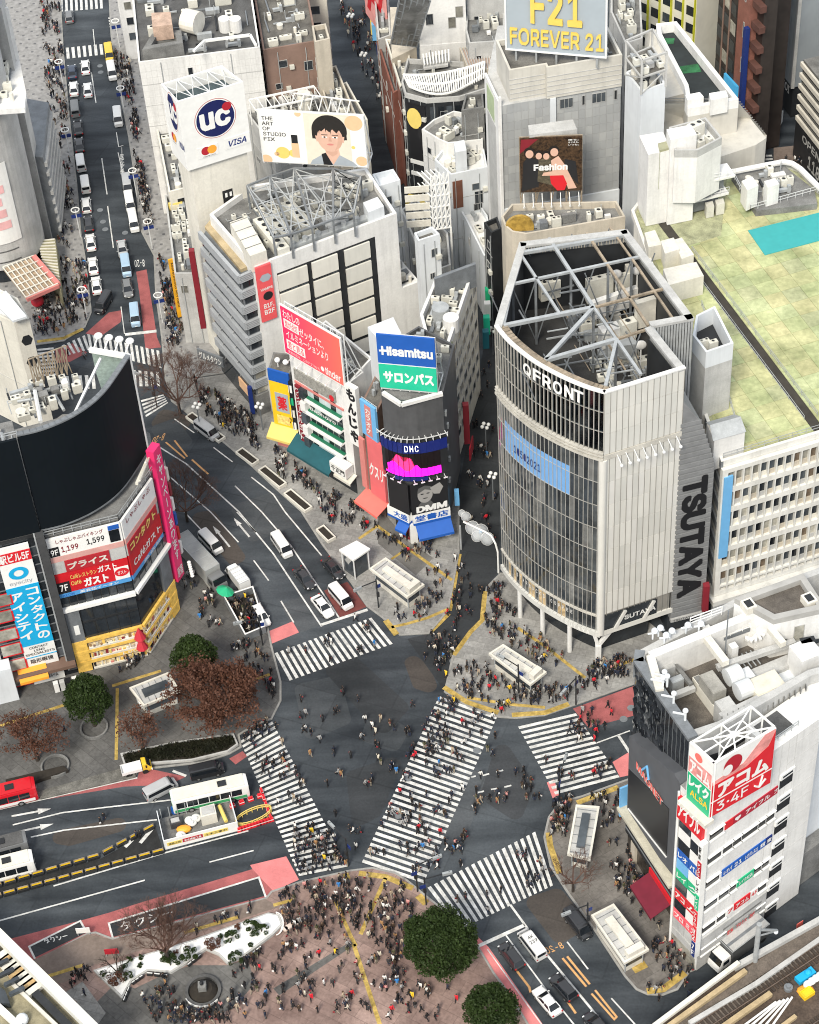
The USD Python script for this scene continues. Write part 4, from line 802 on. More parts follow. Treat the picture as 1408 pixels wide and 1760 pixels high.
ppl(bf,hb,P2([(-3.6,-5.4),(-3.2,-4.6),(-1.2,-3.2),(1.3,-3.3),(3.5,-4.6),(4.2,-5.4)]),.030,C('grey'));ppl(bf,hb,P2([(-.9,-3.3),(.2,-5.3),(1.4,-3.2),(1.2,-1.6),(-.8,-1.6)]),.034,C('skin'));ppl(bf,hb,P2([(-1.6,-3.3),(-.9,-3.0),(.1,-5.35),(-1.4,-5.4)]),.036,C('black'))
hg=Point(PU,PV+.13*bh).buffer(bh*.29).union(shapely.box(PU-bh*.29,PV-bh*.03,PU+bh*.28,PV+.1*bh));hg=shapely.affinity.scale(hg,.98,1.03);hg=hg.intersection(shapely.box(0,zb,bw,zb+bh-.05))
ppl(bf,hb,list(hg.exterior.coords)[:-1],.037,C('hair'))
fa=[(math.cos(t)*2.05,math.sin(t)*(2.75 if math.sin(t)<0 else 2.3))for t in np.linspace(0,2*np.pi,36,endpoint=False)]
ppl(bf,hb,P2(fa),.042,C('skin'))
ppl(bf,hb,P2([(-2.1,.3),(-2.0,2.4),(0,3.0),(2.0,2.5),(2.1,.4),(1.6,1.5),(1.1,.9),(.5,1.6),(.0,1.0),(-.7,1.7),(-1.3,1.1),(-1.7,1.4)]),.047,C('hair'))
for sx in(-1,1):
 disc(bf,hb,PU+sx*bh*.085,PV+bh*.005,bh*.045,bh*.014,.049,C('white'));disc(bf,hb,PU+sx*bh*.085,PV+bh*.005,bh*.017,bh*.016,.051,C('hair'));R_(bf,hb,PU+sx*bh*.085-bh*.05,PU+sx*bh*.085+bh*.05,PV+bh*.042,PV+bh*.055,.049,C('hair'))
 ppl(bf,hb,P2([(sx*2.0,.2),(sx*2.35,.3),(sx*2.2,-.9),(sx*1.9,-.8)]),.041,C('skin'))
SK2=flat('skin_half_shade_print',(0.58,0.35,0.26));ppl(bf,hb,P2([(.9,1.6),(2.0,.6),(2.03,-.6),(1.6,-1.7),(.6,-2.6),(1.1,-1.4),(1.3,0)]),.044,SK2);ppl(bf,hb,P2([(-1.0,-2.3),(0,-2.75),(1.1,-2.2),(1.0,-3.1),(.2,-3.7),(-.8,-3.0)]),.0435-.006,SK2)
for q in range(7):x=-1.9+q*.62;ppl(bf,hb,P2([(x,2.6),(x+.5,2.7),(x+.22-.1*(q%3),.55+.35*((q*5)%3))]),.048,C('hair'))
ppl(bf,hb,P2([(-.12,.1),(.14,.1),(.3,-.75),(-.28,-.75)]),.049,flat('skin_shadow_print',(0.56,0.32,0.24)));disc(bf,hb,PU,PV-bh*.135,bh*.055,bh*.018,.049,C('rose'))
# -- slim tower with the round blue emblem
ut=thing('slim_sign_tower','slim cream tower crowned by white box with round navy emblem','building')
zu0=HT((338,372),(325.7,293),ZW-1);zu1=HT((325.7,293),(304.8,174.9),zu0)
UB=XY([(304.8,174.9),(418,140),(381,112),(277,143.5)],zu1);UT=Polygon(UB).buffer(-.55)
part(ut,'wall',MB().prism(UT,.12,zu0),CREAM)
part(ut,'sign_box',MB().ring(UB,.25,zu0-.1,zu1),SIGNW);part(ut,'sign_deck',MB().sheet(UB,zu0+.4),DSTEEL)
uf,ul=Fr(UB[0],UB[1]),Fr(UB[3],UB[0])
cu=np.array(UB).mean(0)
lat=MB()
for k in range(5):
 a,b=uf.pt(uf.L*k/4,zu1-.2,-.3),Fr(UB[3],UB[2]).pt(np.linalg.norm(UB[2]-UB[3])*k/4,zu1-.2,0);lat.bar(a,b,.07)
 if k<4:c=uf.pt(uf.L*(k+1)/4,zu1-.2,-.3);e=Fr(UB[3],UB[2]).pt(np.linalg.norm(UB[2]-UB[3])*(k+1)/4,zu1-.2,0);lat.bar(a,e,.045);lat.bar(c,b,.045)
 lat.bar(a,[*a[:2],zu0+.4],.09);lat.bar(b,[*b[:2],zu0+.4],.09)
part(ut,'roof_lattice',lat,WSTEEL);part(ut,'dark_mesh',MB().sheet(Polygon(UB).buffer(-.4),zu1-2.2),M('dark_mesh',(0.06,0.085,0.095),.6))
for f,su,px in((uf,1.0,(370,203)),(ul,.85,(297,192))):
 u,v=f.uv(*px);r=3.55
 for ru,rv,d,m in((r*.98,r*1.02,.02,C('white')),(r*.94*su,r*.98,.03,flat('brick_red_rim',(0.45,0.10,0.08))),(r*.91*su,r*.95,.04,C('white')),(r*.86*su,r*.9,.05,flat('deep_navy',(0.006,0.012,0.09)))):
  if f is uf:ru=ru/su*1.0
  else:ru*=.55
  part(ut,'emblem',f.disc(MB(),u,v,ru,rv,d,48),m)
 k=1 if f is uf else .6
 part(ut,'emblem_lettering',f.text(MB(),'uc',u-2.5*k,u+2.4*k,v-1.7,v+1.4,.06,5),SIGNW);disc(f,ut,u+2.0*k,v+1.55,.75*k,.75,.07,C('crimson'),'emblem_dot')
 part(ut,'card_plate',f.box(MB(),u-3.6*k,u-.2*k,v-6.4,v-4.4,.02,.08),SIGNW)if f is uf else None
 disc(f,ut,u-2.2*k,v-5.2,.75*k,.75,.09,C('crimson'),'card_emblem');disc(f,ut,u-1.2*k,v-5.2,.75*k,.75,.1,C('orange'),'card_emblem')
 part(ut,'card_lettering',f.text(MB(),'mastercard',u-2.7*k,u-.8*k,v-6.3,v-6.05,.1,0),C('black'))
 if f is uf:part(ut,'card_plate',f.box(MB(),u+.9,u+5.0,v-6.2,v-4.2,.02,.08),SIGNW)
 part(ut,'card_lettering',f.text(MB(),'VISA',u+1.4*k,u+4.5*k,v-5.8,v-4.7,.1,3,slant=.25),C('navy'))
tw=np.array(shapely.geometry.polygon.orient(UT).exterior.coords)[:-1]
uft=min([Fr(tw[i],tw[(i+1)%4])for i in range(4)],key=lambda f:np.hypot(*(f.A+f.u*f.L/2-(uf.A+uf.u*uf.L/2))))
dr=part(ut,'door',uft.box(MB(),*sorted((uft.uv(386,358)[0],uft.uv(404,358)[0])),ZW-1,ZW+1.6,0,.06),C('black'))
for k in range(2):part(dr,'door_pane',uft.box(MB(),uft.uv(389+8*k,350)[0],uft.uv(393+8*k,350)[0],ZW+.3,ZW+1.1,.06,.08),SIGNW)
ub2=ul.uv(340,470);part(ut,'upright_sign',MB().bar([*G(337,480,18)[:2],8],[*G(337,480,18)[:2],24],.45),C('maroon'),label='tall dark red upright sign')
# -- building with the wide pink hoarding
ZT=22.7
tb=thing('pink_hoarding_building','narrow white shop block with wide pink hoarding and teal awning','building')
tp=XY([(496.7,604),(596.6,662.6),(640,615),(560,550)],ZT)
part(tb,'wall',MB().prism(tp,.12,ZT-.6),WHITE);part(tb,'parapet',MB().ring(tp,.3,ZT-.598,ZT),WHITE);part(tb,'roof',MB().sheet(Polygon(tp).buffer(-.3),ZT-.58),ROOFC)
t_=Fr(tp[0],tp[1])
hv1=t_.uv(486,526,.6)[1];GRAD=usdkit.material(stage,'/World/Looks/pink_to_coral_print',{'g':('geometry',{}),'s':('separate_xyz',{}),'r':('map_range',{'from_min':float(t_.A[0]),'from_max':float(t_.A[0]+t_.u[0]*t_.L),'clamp':True}),'m':('mix_color',{'a':(0.80,0.035,0.13),'b':(0.95,0.17,0.12)}),'p':('principled_bsdf',{'roughness':.5})},[('g.position','s.vector'),('s.x','r.value'),('r.result','m.fac'),('m.result','p.base_color')],surface='p.BSDF')
hd=part(tb,'hoarding',t_.box(MB(),-.3,t_.L+.1,ZT+.1,hv1,.3,.55),SIGNW);part(hd,'print',t_.box(MB(),-.1,t_.L-.1,ZT+.3,hv1-.2,.55,.58),GRAD)
W_=t_.L-.2;H_=hv1-ZT-.5;b0=ZT+.3
for tx,x0,x1,y0,y1 in[('わたしの',.03,.32,.79,.95),('ゼッタイに、',.30,.72,.57,.75),('イルミネーションより',.05,.78,.36,.53)]:part(hd,'lettering',t_.text(MB(),tx,W_*x0,W_*x1,b0+H_*y0,b0+H_*y1,.61,2),SIGNW)
for tx,x0,x1,y0,y1 in[('恋が点灯',.03,.29,.57,.76),('君と見る',.04,.36,.12,.32)]:
 part(hd,'panel',t_.box(MB(),W_*x0,W_*x1,b0+H_*y0,b0+H_*y1,.58,.6),SIGNW);part(hd,'lettering',t_.text(MB(),tx,W_*(x0+.02),W_*(x1-.02),b0+H_*(y0+.02),b0+H_*(y1-.02),.62,2),C('pink'))
part(hd,'lettering',t_.text(MB(),'tinder',W_*.70,W_*.97,b0+H_*.04,b0+H_*.2,.61,3),SIGNW);disc(t_,hd,W_*.655,b0+H_*.11,.35,.45,.61,C('white'));part(hd,'lettering',t_.text(MB(),'東京の恋は、このアプリから',W_*.05,W_*.6,b0+H_*.03,b0+H_*.09,.61,0),SIGNW)
frame3(t_,tb,0,t_.L,ZT,hv1,3.5,9,WSTEEL,.07)
clutter(tb,tp,ZT-.57,6,21,.9,1.0)
for k in range(6):u=t_.L*(k+.5)/6;part(tb,'sign_lamp',MB().bar(t_.pt(u,ZT-.3,.3),t_.pt(u,ZT-.6,1.4),.04).ball(t_.pt(u,ZT-.6,1.45),.22),WSTEEL)
part(tb,'frieze',t_.box(MB(),.8,t_.L*.78,17.8,20.0,0,.25),M('silver_relief',(0.35,0.34,0.31),.5,.4,2,fvar=.4));part(tb,'frieze_lettering_band',t_.box(MB(),.6,t_.L*.9,16.9,17.3,0,.2),C('rose'))
disc(t_,tb,t_.L*.72,18.4,.5,.6,.3,C('red'),'emblem')
DG=flat('dark_green_sill',(0.02,0.16,0.085),.5)
for k in range(5):
 z=4.9+k*2.6;a0=t_.L*.27;a1=t_.L*.86
 part(tb,'ledge',t_.box(MB(),a0-.8,a1,z-.35,z+.05,0,.9),SIGNW);part(tb,'sill',t_.box(MB(),a0,a1,z+.06,z+.3,0,.5),DG)
 for q in range(6):
  u=a0+(a1-a0)*q/6;part(tb,'window',t_.box(MB(),u+.06,u+(a1-a0)/6-.06,z+.32,z+2.15,-.1,.06),[M('pale_blue_curtain',(0.50,0.58,0.60),.4),DARKG,GREYG][[0,1,1,2,0][k]if rng.random()<.7 else int(rng.integers(3))])
part(tb,'window_lettering',t_.text(MB(),'Baphoiro',t_.L*.3,t_.L*.75,12.9,13.8,.3,2),SIGNW)
rs=part(tb,'red_upright_sign',t_.box(MB(),t_.L*.08,t_.L*.17,5.2,17.0,0,.6),C('maroon'));part(rs,'lettering',t_.text(MB(),'ワンダーフルギフト',t_.L*.09,t_.L*.16,5.6,16.6,.63,2,True),SIGNW)
for k in range(5):part(tb,'bay_window',t_.box(MB(),t_.L*.17,t_.L*.26,5+k*2.5,6.9+k*2.5,0,.9),SIGNW if k%2 else GREYG)
ms=part(tb,'white_upright_sign',t_.box(MB(),t_.L+.05,t_.L+2.1,11.5,23.4,-.3,.5),SIGNW,label='white upright sign with brush lettering');part(ms,'lettering',t_.text(MB(),'もんじゃ',t_.L+.25,t_.L+1.95,12.0,23.2,.53,5,True),C('black'))
TEALC=M('teal_awning_cloth',(0.012,0.085,0.105),.8,.15,.5,streak=.1)
def awning(fr,par,u0,u1,zt,zb,d0,d1,mat,n=1,name='awning',label=None):
 mb=MB();mb.hexa([fr.pt(u0,zb,d1),fr.pt(u1,zb,d1),fr.pt(u1,zt-.05,d0),fr.pt(u0,zt-.05,d0),fr.pt(u0,zb+.12,d1),fr.pt(u1,zb+.12,d1),fr.pt(u1,zt+.07,d0),fr.pt(u0,zt+.07,d0)])
 fr.box(mb,u0,u1,zb-.35,zb,d1-.06,d1);return part(par,name,mb,mat,label=label)
awning(t_,tb,-.4,t_.L*.72,5.6,3.9,0.1,2.6,TEALC);awning(t_,tb,t_.L*.74,t_.L+.4,4.3,3.6,.1,1.8,CREAM)
rb=part(tb,'roof_sign',t_.box(MB(),t_.L*.7,t_.L*.98,4.4,6.4,.2,1.9),SIGNW);part(rb,'lettering',t_.text(MB(),'千疋門',t_.L*.72,t_.L*.96,4.8,6.0,1.93,3),C('black'))
part(tb,'shopfront',t_.box(MB(),0,t_.L,.12,3.8,.0,.12),DARKG)
# -- yellow drug store
yb=thing('yellow_shop_building','small building with yellow front panel beside white office block','building')
zy=HT((478,765),(461,634));yp=XY([(461,634),(497,644),(515,610),(470,605)],zy);part(yb,'wall',MB().prism(yp,.12,zy),MGREY);part(yb,'roof',MB().sheet(Polygon(yp).buffer(-.3),zy+.02),ROOFC);yf=Fr(yp[0],yp[1])
part(yb,'blue_header',yf.box(MB(),0,yf.L,zy-2,zy+.3,0,.3),C('blue'));ys=part(yb,'yellow_panel',yf.box(MB(),0,yf.L,5,zy-2.05,0,.3),C('yellow'));part(ys,'grey_panel',yf.box(MB(),yf.L*.22,yf.L*.85,zy-8.2,zy-4.2,.3,.34),C('grey'));part(ys,'lettering',yf.text(MB(),'薬',yf.L*.32,yf.L*.76,zy-7.7,zy-4.8,.37,3),C('red'));part(ys,'lettering',yf.text(MB(),'ダイコク',yf.L*.2,yf.L*.9,zy-10.3,zy-8.8,.33,3),C('black'))
part(yb,'lit_window',yf.box(MB(),yf.L*.2,yf.L*.8,5.4,7.2,.3,.36),M('warm_shop_light',(0.6,0.4,0.12),.5,.5,2,emit=.3));awning(yf,yb,-.6,yf.L+.6,4.9,3.5,.1,2.2,C('gold'));part(yb,'shopfront',yf.box(MB(),0,yf.L,.12,3.4,0,.1),C('rose'))
sd=Fr(yp[1],yp[2]);part(yb,'dark_side_sign',MB().bar(yf.pt(yf.L+.3,zy-1,.3),yf.pt(yf.L+.3,5.5,.3),.4),C('black'))
for k in range(4):part(yb,'light_panel',yf.box(MB(),yf.L,yf.L+.62,zy-3-k*2.6,zy-1.5-k*2.6,.72,.78),[SIGNW,C('green'),CREAM][k%3])
part(yb,'lamp_globe',MB().ball(yf.pt(1.2,zy+1.4,-1),.45).ball(yf.pt(2.6,zy+1.4,-1),.45).bar(yf.pt(1.2,zy,-1),yf.pt(1.2,zy+1.2,-1),.06),SIGNW)
# -- narrow pink-banner building
nb=thing('narrow_banner_building','narrow building with light blue sign above long pink banner','building')
np_=XY([(622,690),(648,708),(672,660),(645,645)],22.2);part(nb,'wall',MB().prism(np_,.12,22.2),BROWN);part(nb,'roof',MB().sheet(Polygon(np_).buffer(-.3),22.22),ROOFC)
nf=Fr(np_[0],np_[1]);nn=nf.L
part(nb,'blue_sign',nf.box(MB(),0,nn,16.2,23,0,.4),C('sky'));part(nb,'print',nf.box(MB(),nn*.3,nn*.7,16.6,22.6,.4,.44),C('rose'));part(nb,'lettering',nf.text(MB(),'カラオケ',nn*.35,nn*.65,17,22.2,.47,2,True),SIGNW)
pb=part(nb,'pink_banner',nf.box(MB(),nn*.25,nn+.9,4.2,16.1,.0,.45),M('salmon_banner',(0.72,0.15,0.16),.6,.1,.3));part(pb,'lettering',nf.text(MB(),'クスリ',nn*.3,nn+.7,8.2,11,.48,3,slant=.1),SIGNW)
part(nb,'pink_pier',nf.box(MB(),-1.2,-.1,4.2,14.5,0,.4),C('rose'));awning(nf,nb,-.6,nn+1.2,4.0,3.0,.1,2.8,C('coral'))
rail(nb,[np_[0],np_[1]],22.2,1,1);clutter(nb,np_,22.23,2,5,.7,.5)
# -- corner building with the curved video screen
ZD=28.5
db=thing('video_screen_building','slender dark grey corner building with blue and green hoarding','building')
dl,dm,dr_=XY([(655,676),(693.6,694),(760.7,679)],ZD)
dq=XY([(781.6,592.5),(720,560),(655,600)],ZD)
DWALL=M('dark_grey_cladding',(0.085,0.087,0.092),.45,.2,.4,streak=.15)
cc=LineString([dl,dm,dr_]);bez=np.array([(1-t)**2*dl+2*t*(1-t)*(dm*1.55-.275*(dl+dr_))+t*t*dr_ for t in np.linspace(0,1,13)])
part(db,'wall',MB().prism(Polygon([*bez,*dq]).buffer(0),3.5,ZD-.8),DWALL);part(db,'parapet',MB().ring(Polygon([*bez,*dq]).buffer(0),.3,ZD-.798,ZD),DWALL);part(db,'roof',MB().sheet(Polygon([*bez,*dq]).buffer(-.3),ZD-.78),MGREY)
part(db,'shop_base',MB().prism(Polygon([*(bez),*dq]).buffer(-.6),.12,3.49),DARKG)
def swept(pts,z0,z1,off0,off1,a=0,b=None):
 mb=MB()
 for p,q in list(zip(pts[:-1],pts[1:]))[a:b]:f=Fr(p,q);f.box(mb,-.02,f.L+.02,z0,z1,off0,off1)
 return mb
fL=Fr(dl,dr_)
sz0,sz1=HT((708,928),(708,809)),HT((708,928),(705,757))
part(db,'screen_housing',swept(bez,sz0-.9,sz1+.3,.0,.7),BLACK);sz0-=.6;scr=part(db,'video_screen',swept(bez,sz0,sz1,.7,.76,1,11),flat('screen_black',(0.01,0.006,0.008),.3),label='curved screen showing magenta figures')
part(scr,'header',swept(bez,sz1-1.9,sz1+.2,.77,.8),flat('screen_navy',(0.008,0.016,0.12),.3,emit=.15));part(scr,'footer',swept(bez,sz0-.8,sz0,.77,.8,3,9),flat('screen_navy',(0.008,0.016,0.12),.3,emit=.15))
for i,ch in enumerate('DHC'):f=Fr(bez[5+i],bez[6+i])if 0 else Fr(bez[5]+(bez[8]-bez[5])*i/3,bez[5]+(bez[8]-bez[5])*(i+1)/3);part(scr,'lettering',f.text(MB(),ch,.15,f.L-.1,sz1-1.45,sz1-.2,.95,1),flat('lit_text_white',(.8,.8,.8),.3,emit=.6))
MG=flat('screen_magenta',(0.85,0.01,0.62),.3,emit=.75);RDs=flat('screen_red',(0.85,0.03,0.16),.3,emit=.6)
def hump(x,c,w):return math.exp(-((x-c)/w)**2)
RDd=flat('screen_dim_red',(0.25,0.01,0.03),.3,emit=.35);ht=sz1-sz0-1.6
for k in range(1,11):
 f=Fr(bez[k],bez[k+1])
 for q in range(5):
  x=(k-1+(q+.5)/5)/10;u0,u1=f.L*q/5,f.L*(q+1)/5+.005;pk=.30+.22*hump(x,.2,.12)+.16*hump(x,.62,.05)-.1*hump(x,.45,.07)
  lo=ht*pk if x>.06 else .3;part(scr,'glowing_shape',f.box(MB(),u0,u1,sz0+.15,sz0+.15+lo,.8,.83),MG)
  hi=ht*(.62*hump(x,.27,.14)+.5*hump(x,.52,.08)+.3*hump(x,.4,.2));hi2=ht*(.8*hump(x,.28,.18)+.58*hump(x,.52,.13))
  if hi2>lo:part(scr,'dim_shape',f.box(MB(),u0,u1,sz0+.15+lo,sz0+.15+hi2,.77,.79),RDd)
  if hi>lo:part(scr,'red_shape',f.box(MB(),u0,u1,sz0+.15+lo,sz0+.15+hi,.8,.81),RDs)
for k in range(13):p=bez[k];n_=Fr(bez[max(0,k-1)],bez[min(12,k+1)]).n;part(db,'gantry_bracket',MB().bar([*p,sz1+.8],[*(p+n_*1.3),sz1+.8],.05).bar([*(p+n_*1.3),sz1+.8],[*(p+n_*1.3),sz1+1.7],.04),WSTEEL)
part(db,'gantry_rail',MB().path([[*(bez[k]+Fr(bez[max(0,k-1)],bez[min(12,k+1)]).n*1.3),sz1+1.5]for k in range(13)],.05),WSTEEL)
hz0=ZD+.8;hf=GF((655,665.6),(752,674.5),hz0);hz1=hf.uv(646,574)[1];hm=hz0+(hz1-hz0)*.46
h1=part(db,'blue_hoarding',hf.box(MB(),-.1,hf.L,hm+.08,hz1,-.3,0),C('blue'));h2=part(db,'green_hoarding',hf.box(MB(),-.1,hf.L,hz0,hm-.05,-.3,0),C('kelly'));part(db,'hoarding_divider',hf.box(MB(),-.1,hf.L,hm-.05,hm+.08,-.3,.03),SIGNW)
part(h1,'lettering',hf.text(MB(),'Hisamitsu',hf.L*.06,hf.L*.96,hm+(hz1-hm)*.3,hm+(hz1-hm)*.62,.03,6),SIGNW);part(h1,'emblem_bar',hf.box(MB(),hf.L*.02,hf.L*.2,hm+(hz1-hm)*.42,hm+(hz1-hm)*.48,.02,.04),SIGNW)
part(h2,'lettering',hf.text(MB(),'サロンパス',hf.L*.06,hf.L*.95,hz0+(hm-hz0)*.25,hz0+(hm-hz0)*.72,.03,5),SIGNW)
frame3(hf,db,0,hf.L,hz0-.6,hz1,4.5,6,WSTEEL,.07)
zig=[dl+(dm-dl)*.1,dm+(dm-(dl+dr_)/2)*.25,dr_];part(db,'white_base_frame',MB().path([[*p,ZD+.3]for p in zig],.28),WHITE)
lfr,rfr=Fr(dl,dm),Fr(dm,dr_)
mz1,mz0=HT((705,930),(702,826)),HT((708,930),(702.5,880))
mz0=max(min(mz0,mz1-4.5),6.5)
bl=part(db,'black_poster',lfr.box(MB(),.4,lfr.L+.2,mz0,mz1,.6,.75),C('black'));br=part(db,'black_poster',rfr.box(MB(),-.1,rfr.L-.2,mz0,mz1,.6,.75),C('black'),label='black poster with grey portrait of old man')
part(bl,'frame',lfr.box(MB(),.4,.5,mz0,mz1,.75,.8),STEEL)
ctx,cty=rfr.L*.36,(mz0+mz1)/2+.6;GS=flat('grey_portrait_print',(0.32,0.31,0.30));GD=flat('dark_portrait_print',(0.10,0.10,0.10))
ppl(rfr,br,[(ctx+math.cos(t)*1.15,cty+math.sin(t)*1.7)for t in np.linspace(0,6.28,24,endpoint=False)],.78,GS);ppl(rfr,br,[(ctx-1.6,mz0+.9),(ctx-.6,cty-1.3),(ctx+.7,cty-1.3),(ctx+1.6,mz0+.9)],.77,GD)
ppl(rfr,br,[(ctx-1.2,cty+.4),(ctx-1,cty+1.5),(ctx,cty+1.9),(ctx+1,cty+1.5),(ctx+1.1,cty+.6),(ctx,cty+1.1)],.80,GD)
for sx in(-.45,.45):disc(rfr,br,ctx+sx,cty+.2,.26,.12,.80,C('black'),n=12)
disc(rfr,br,ctx,cty-.75,.4,.1,.80,C('black'),n=12);ppl(rfr,br,[(ctx+.8,cty+1.2),(ctx+2.3,cty+1.9),(ctx+2.8,cty+.9),(ctx+2.2,cty-.4),(ctx+1.3,cty-.2)],.81,GS)
part(br,'lettering',rfr.text(MB(),'DMM',rfr.L*.1,rfr.L*.93,mz0+.3,mz0+1.6,.83,7),SIGNW)
for k in range(8):f=lfr if k<3 else rfr;u=lfr.L*(k+.5)/3 if k<3 else rfr.L*(k-2.5)/5;part(db,'sign_lamp',MB().bar(f.pt(u,mz1+.6,0),f.pt(u,mz1+.7,1.5),.05).bar(f.pt(u-.3,mz1+.7,1.5),f.pt(u+.3,mz1+.7,1.5),.07),WSTEEL)
for f,tx,x0 in((lfr,'大盛',.3),(rfr,'堂書店',.05)):
 b_=part(db,'shop_name_board',f.box(MB(),0,f.L,4.72,6.4,.0,.8),SIGNW);part(b_,'lettering',f.text(MB(),tx,f.L*x0,f.L*.95,4.95,6.2,.83,3),C('blue'))
 part(db,'blue_band',f.box(MB(),0,f.L,4.3,4.7,0,.85),C('blue'))
awning(rfr,db,.3,rfr.L,4.2,2.9,.6,2.6,C('blue'));awning(lfr,db,lfr.L*.5,lfr.L,4.2,3.3,.6,1.8,C('blue'))
part(db,'white_pier',rfr.box(MB(),-.5,.6,.12,4.2,-.2,.4),SIGNW);part(db,'white_pier',rfr.box(MB(),rfr.L-.9,rfr.L,.12,4.2,-.2,.5),SIGNW);part(db,'red_shutter',lfr.box(MB(),lfr.L*.35,lfr.L*.9,.15,3.4,-.5,.1),C('maroon'))
cg=Fr(dr_,dq[0])
for k in range(5):part(db,'wall_vent',cg.box(MB(),.8+k%2,1.3+k%2,10+k*3.4,10.9+k*3.4,0,.25),STEEL)
rsn=part(db,'red_hanging_sign',MB().bar(cg.pt(cg.L+1.5,15.5,.9),cg.pt(cg.L+1.5,7.5,.9),.45),C('maroon'));part(db,'red_awning',cg.box(MB(),cg.L+1,cg.L+4,4,6.5,1.2,1.4),C('crimson'));part(db,'blue_hanging_sign',MB().bar(cg.pt(2.4,7,.8),cg.pt(2.4,4,.8),.35),C('sky'))
clutter(db,[dl+[1,3],dr_+[-.5,3],dq[0],dq[1],dq[2]],ZD-.77,9,23,.9,.4)
part(db,'roof_shed',MB().prism(XY([(632,562),(652,585),(690,573),(676,545)],ZD+2.5),10,ZD+2.5),COLD)
# -- long low building behind it on the lane
lb=block('lane_side_building','cream building with crowded roof along narrow lane beside glass corner building',XY([(772,590),(818,454),(747,480),(722,540),(738,600)],26),26,CREAM,MGREY,parapet=1.4,pw=.45,cap=WHITE)
lp=XY([(772,590),(818,454),(747,480),(722,540),(738,600)],26);l1=Fr(lp[0],lp[1])
l1.windows(lb,l1.L*.12,l1.L*.98,3,24,6,6,.6,.5);part(lb,'green_strip',l1.box(MB(),.2,1.6,4,25,.0,.12),M('moss_green_panel',(0.16,0.20,0.08),.8,.4,.5))
clutter(lb,lp,24.62,18,41,1.0,.6);part(lb,'water_tank',MB().cyl(G(757,530,27)[:2],1.3,24.6,27.3,16),STEEL);part(lb,'water_tank',MB().cyl(G(775,545,27)[:2],1.2,24.6,27.0,16),WHITE)
part(lb,'rear_screen',MB().prism(XY([(747,480),(818,454),(817,450),(746,476)],29),24.6,29),DSTEEL)
g3=[G(*p,4)for p in((845,540),(852,440))]
for i,c in enumerate(['green','white','kelly','teal']):p=G(840-i*1.5,520+i*24,6);part(lb,'lane_sign',MB().bar([*p[:2],9],[*p[:2],5.5],.5),C(c))
# -- left corner building with the black screen
ZE=28.2
eb=thing('black_screen_building','corner building with huge blank black curved screen above red restaurant signs','building')
ep=XY([(77,924),(204,893),(266,806)],ZE);eb_back=XY([(258,745),(170,700),(20,740)],ZE)
e1,e2=Fr(ep[0],ep[1]),Fr(ep[1],ep[2])
part(eb,'wall',MB().prism(Polygon([*ep,*eb_back]).buffer(-.1),6.6,ZE),DGREY);part(eb,'roof',MB().sheet(Polygon([*ep,*eb_back]),ZE+.03),MGREY)
part(eb,'shop_core',MB().prism(Polygon([*ep,*eb_back]).buffer(-2.2),.12,6.59),CREAM)
top=XY([(29,749),(67.6,741.5),(116,722),(154.5,698),(178.7,676),(200.4,645),(222,612)],47.0)
tl=LineString(top);cs=np.array([tl.interpolate(k/24,normalized=True).coords[0]for k in range(25)])
for _ in range(4):cs[1:-1]=.25*cs[:-2]+.5*cs[1:-1]+.25*cs[2:]
SCRB=M('blank_screen_black',(0.005,0.008,0.011),.6,.1,.2,spec=.12)
part(eb,'curved_screen',swept(cs,29.6,47,-.25,.12),SCRB,smooth=False);part(eb,'screen_rim',swept(cs,47.01,47.25,-.5,.2),DSTEEL);part(eb,'screen_rim',swept(cs,29.3,29.58,-.5,.15),DSTEEL)
part(eb,'screen_edge',MB().bar([*cs[-1],29.3],[*cs[-1],47.2],.22),WSTEEL)
for k in(3,8,13,18,22):
 p=cs[k];n_=-Fr(cs[k],cs[k+1]).n
 part(eb,'screen_strut',MB().bar([*p,45.5],[*(p+n_*6),34],.12).bar([*p,40],[*(p+n_*4),34],.1).bar([*p,34],[*(p+n_*6),34],.1),WSTEEL)
back=MB()
for k in range(0,24,2):
 p,q=cs[k],cs[k+1];n_=-Fr(p,q).n;back.bar([*(p+n_*.5),29.6],[*(p+n_*.5),46.8],.09);back.bar([*(p+n_*.5),33],[*(cs[k+2]+n_*.5),40],.06)
part(eb,'screen_backing_frame',back,WSTEEL)
part(eb,'green_mesh_deck',MB().prism(XY([(157,603),(220,612),(200,646),(178,678),(165,640)],44),43.8,44),M('green_grey_mesh',(0.20,0.25,0.22),.7,.3,2));
part(eb,'deck_lamp_beam',MB().bar(G(154,601,45),G(222,613,45),.3),SIGNW)
for k in range(4):p=G(169+k*18,577+k*3,46);q=G(160+k*18,603+k*3,45);part(eb,'flood_lamp',MB().bar(p,q,.08).ball(p,.6,1,(1,1,.6)),SIGNW)
part(eb,'screen_roof',MB().prism(Polygon([*cs,*XY([(160,640),(90,640),(20,690)],47)]).buffer(-.6),30,40),MGREY)
rp=XY([(20,735),(90,715),(160,670),(140,640),(60,650),(0,680)],40);clutter(eb,rp,40.02,26,51,1.1,.3)
pipes(eb,[G(30,690,41),G(95,680,41),G(110,705,41)],41,.22);pipes(eb,[G(60,672,42),G(70,725,42)],42,.3,WSTEEL)
part(eb,'mast',MB().bar(G(123,722,46),G(173,616,48),.16),WSTEEL)
LATH=MB()
for k in range(8):a=G(60+k*8,665-k*3,40);LATH.bar(a,a+[0,0,5],.08);b=G(68+k*8,662-k*3,40);LATH.bar(a,b+[0,0,5],.06);LATH.bar(a+[0,0,5],b,.06);LATH.bar(a+[0,0,5],b+[0,0,5],.07)
part(eb,'rusty_lattice',LATH,RUST)
def L2(x,y):return(x/4.267,860+y/4.267)
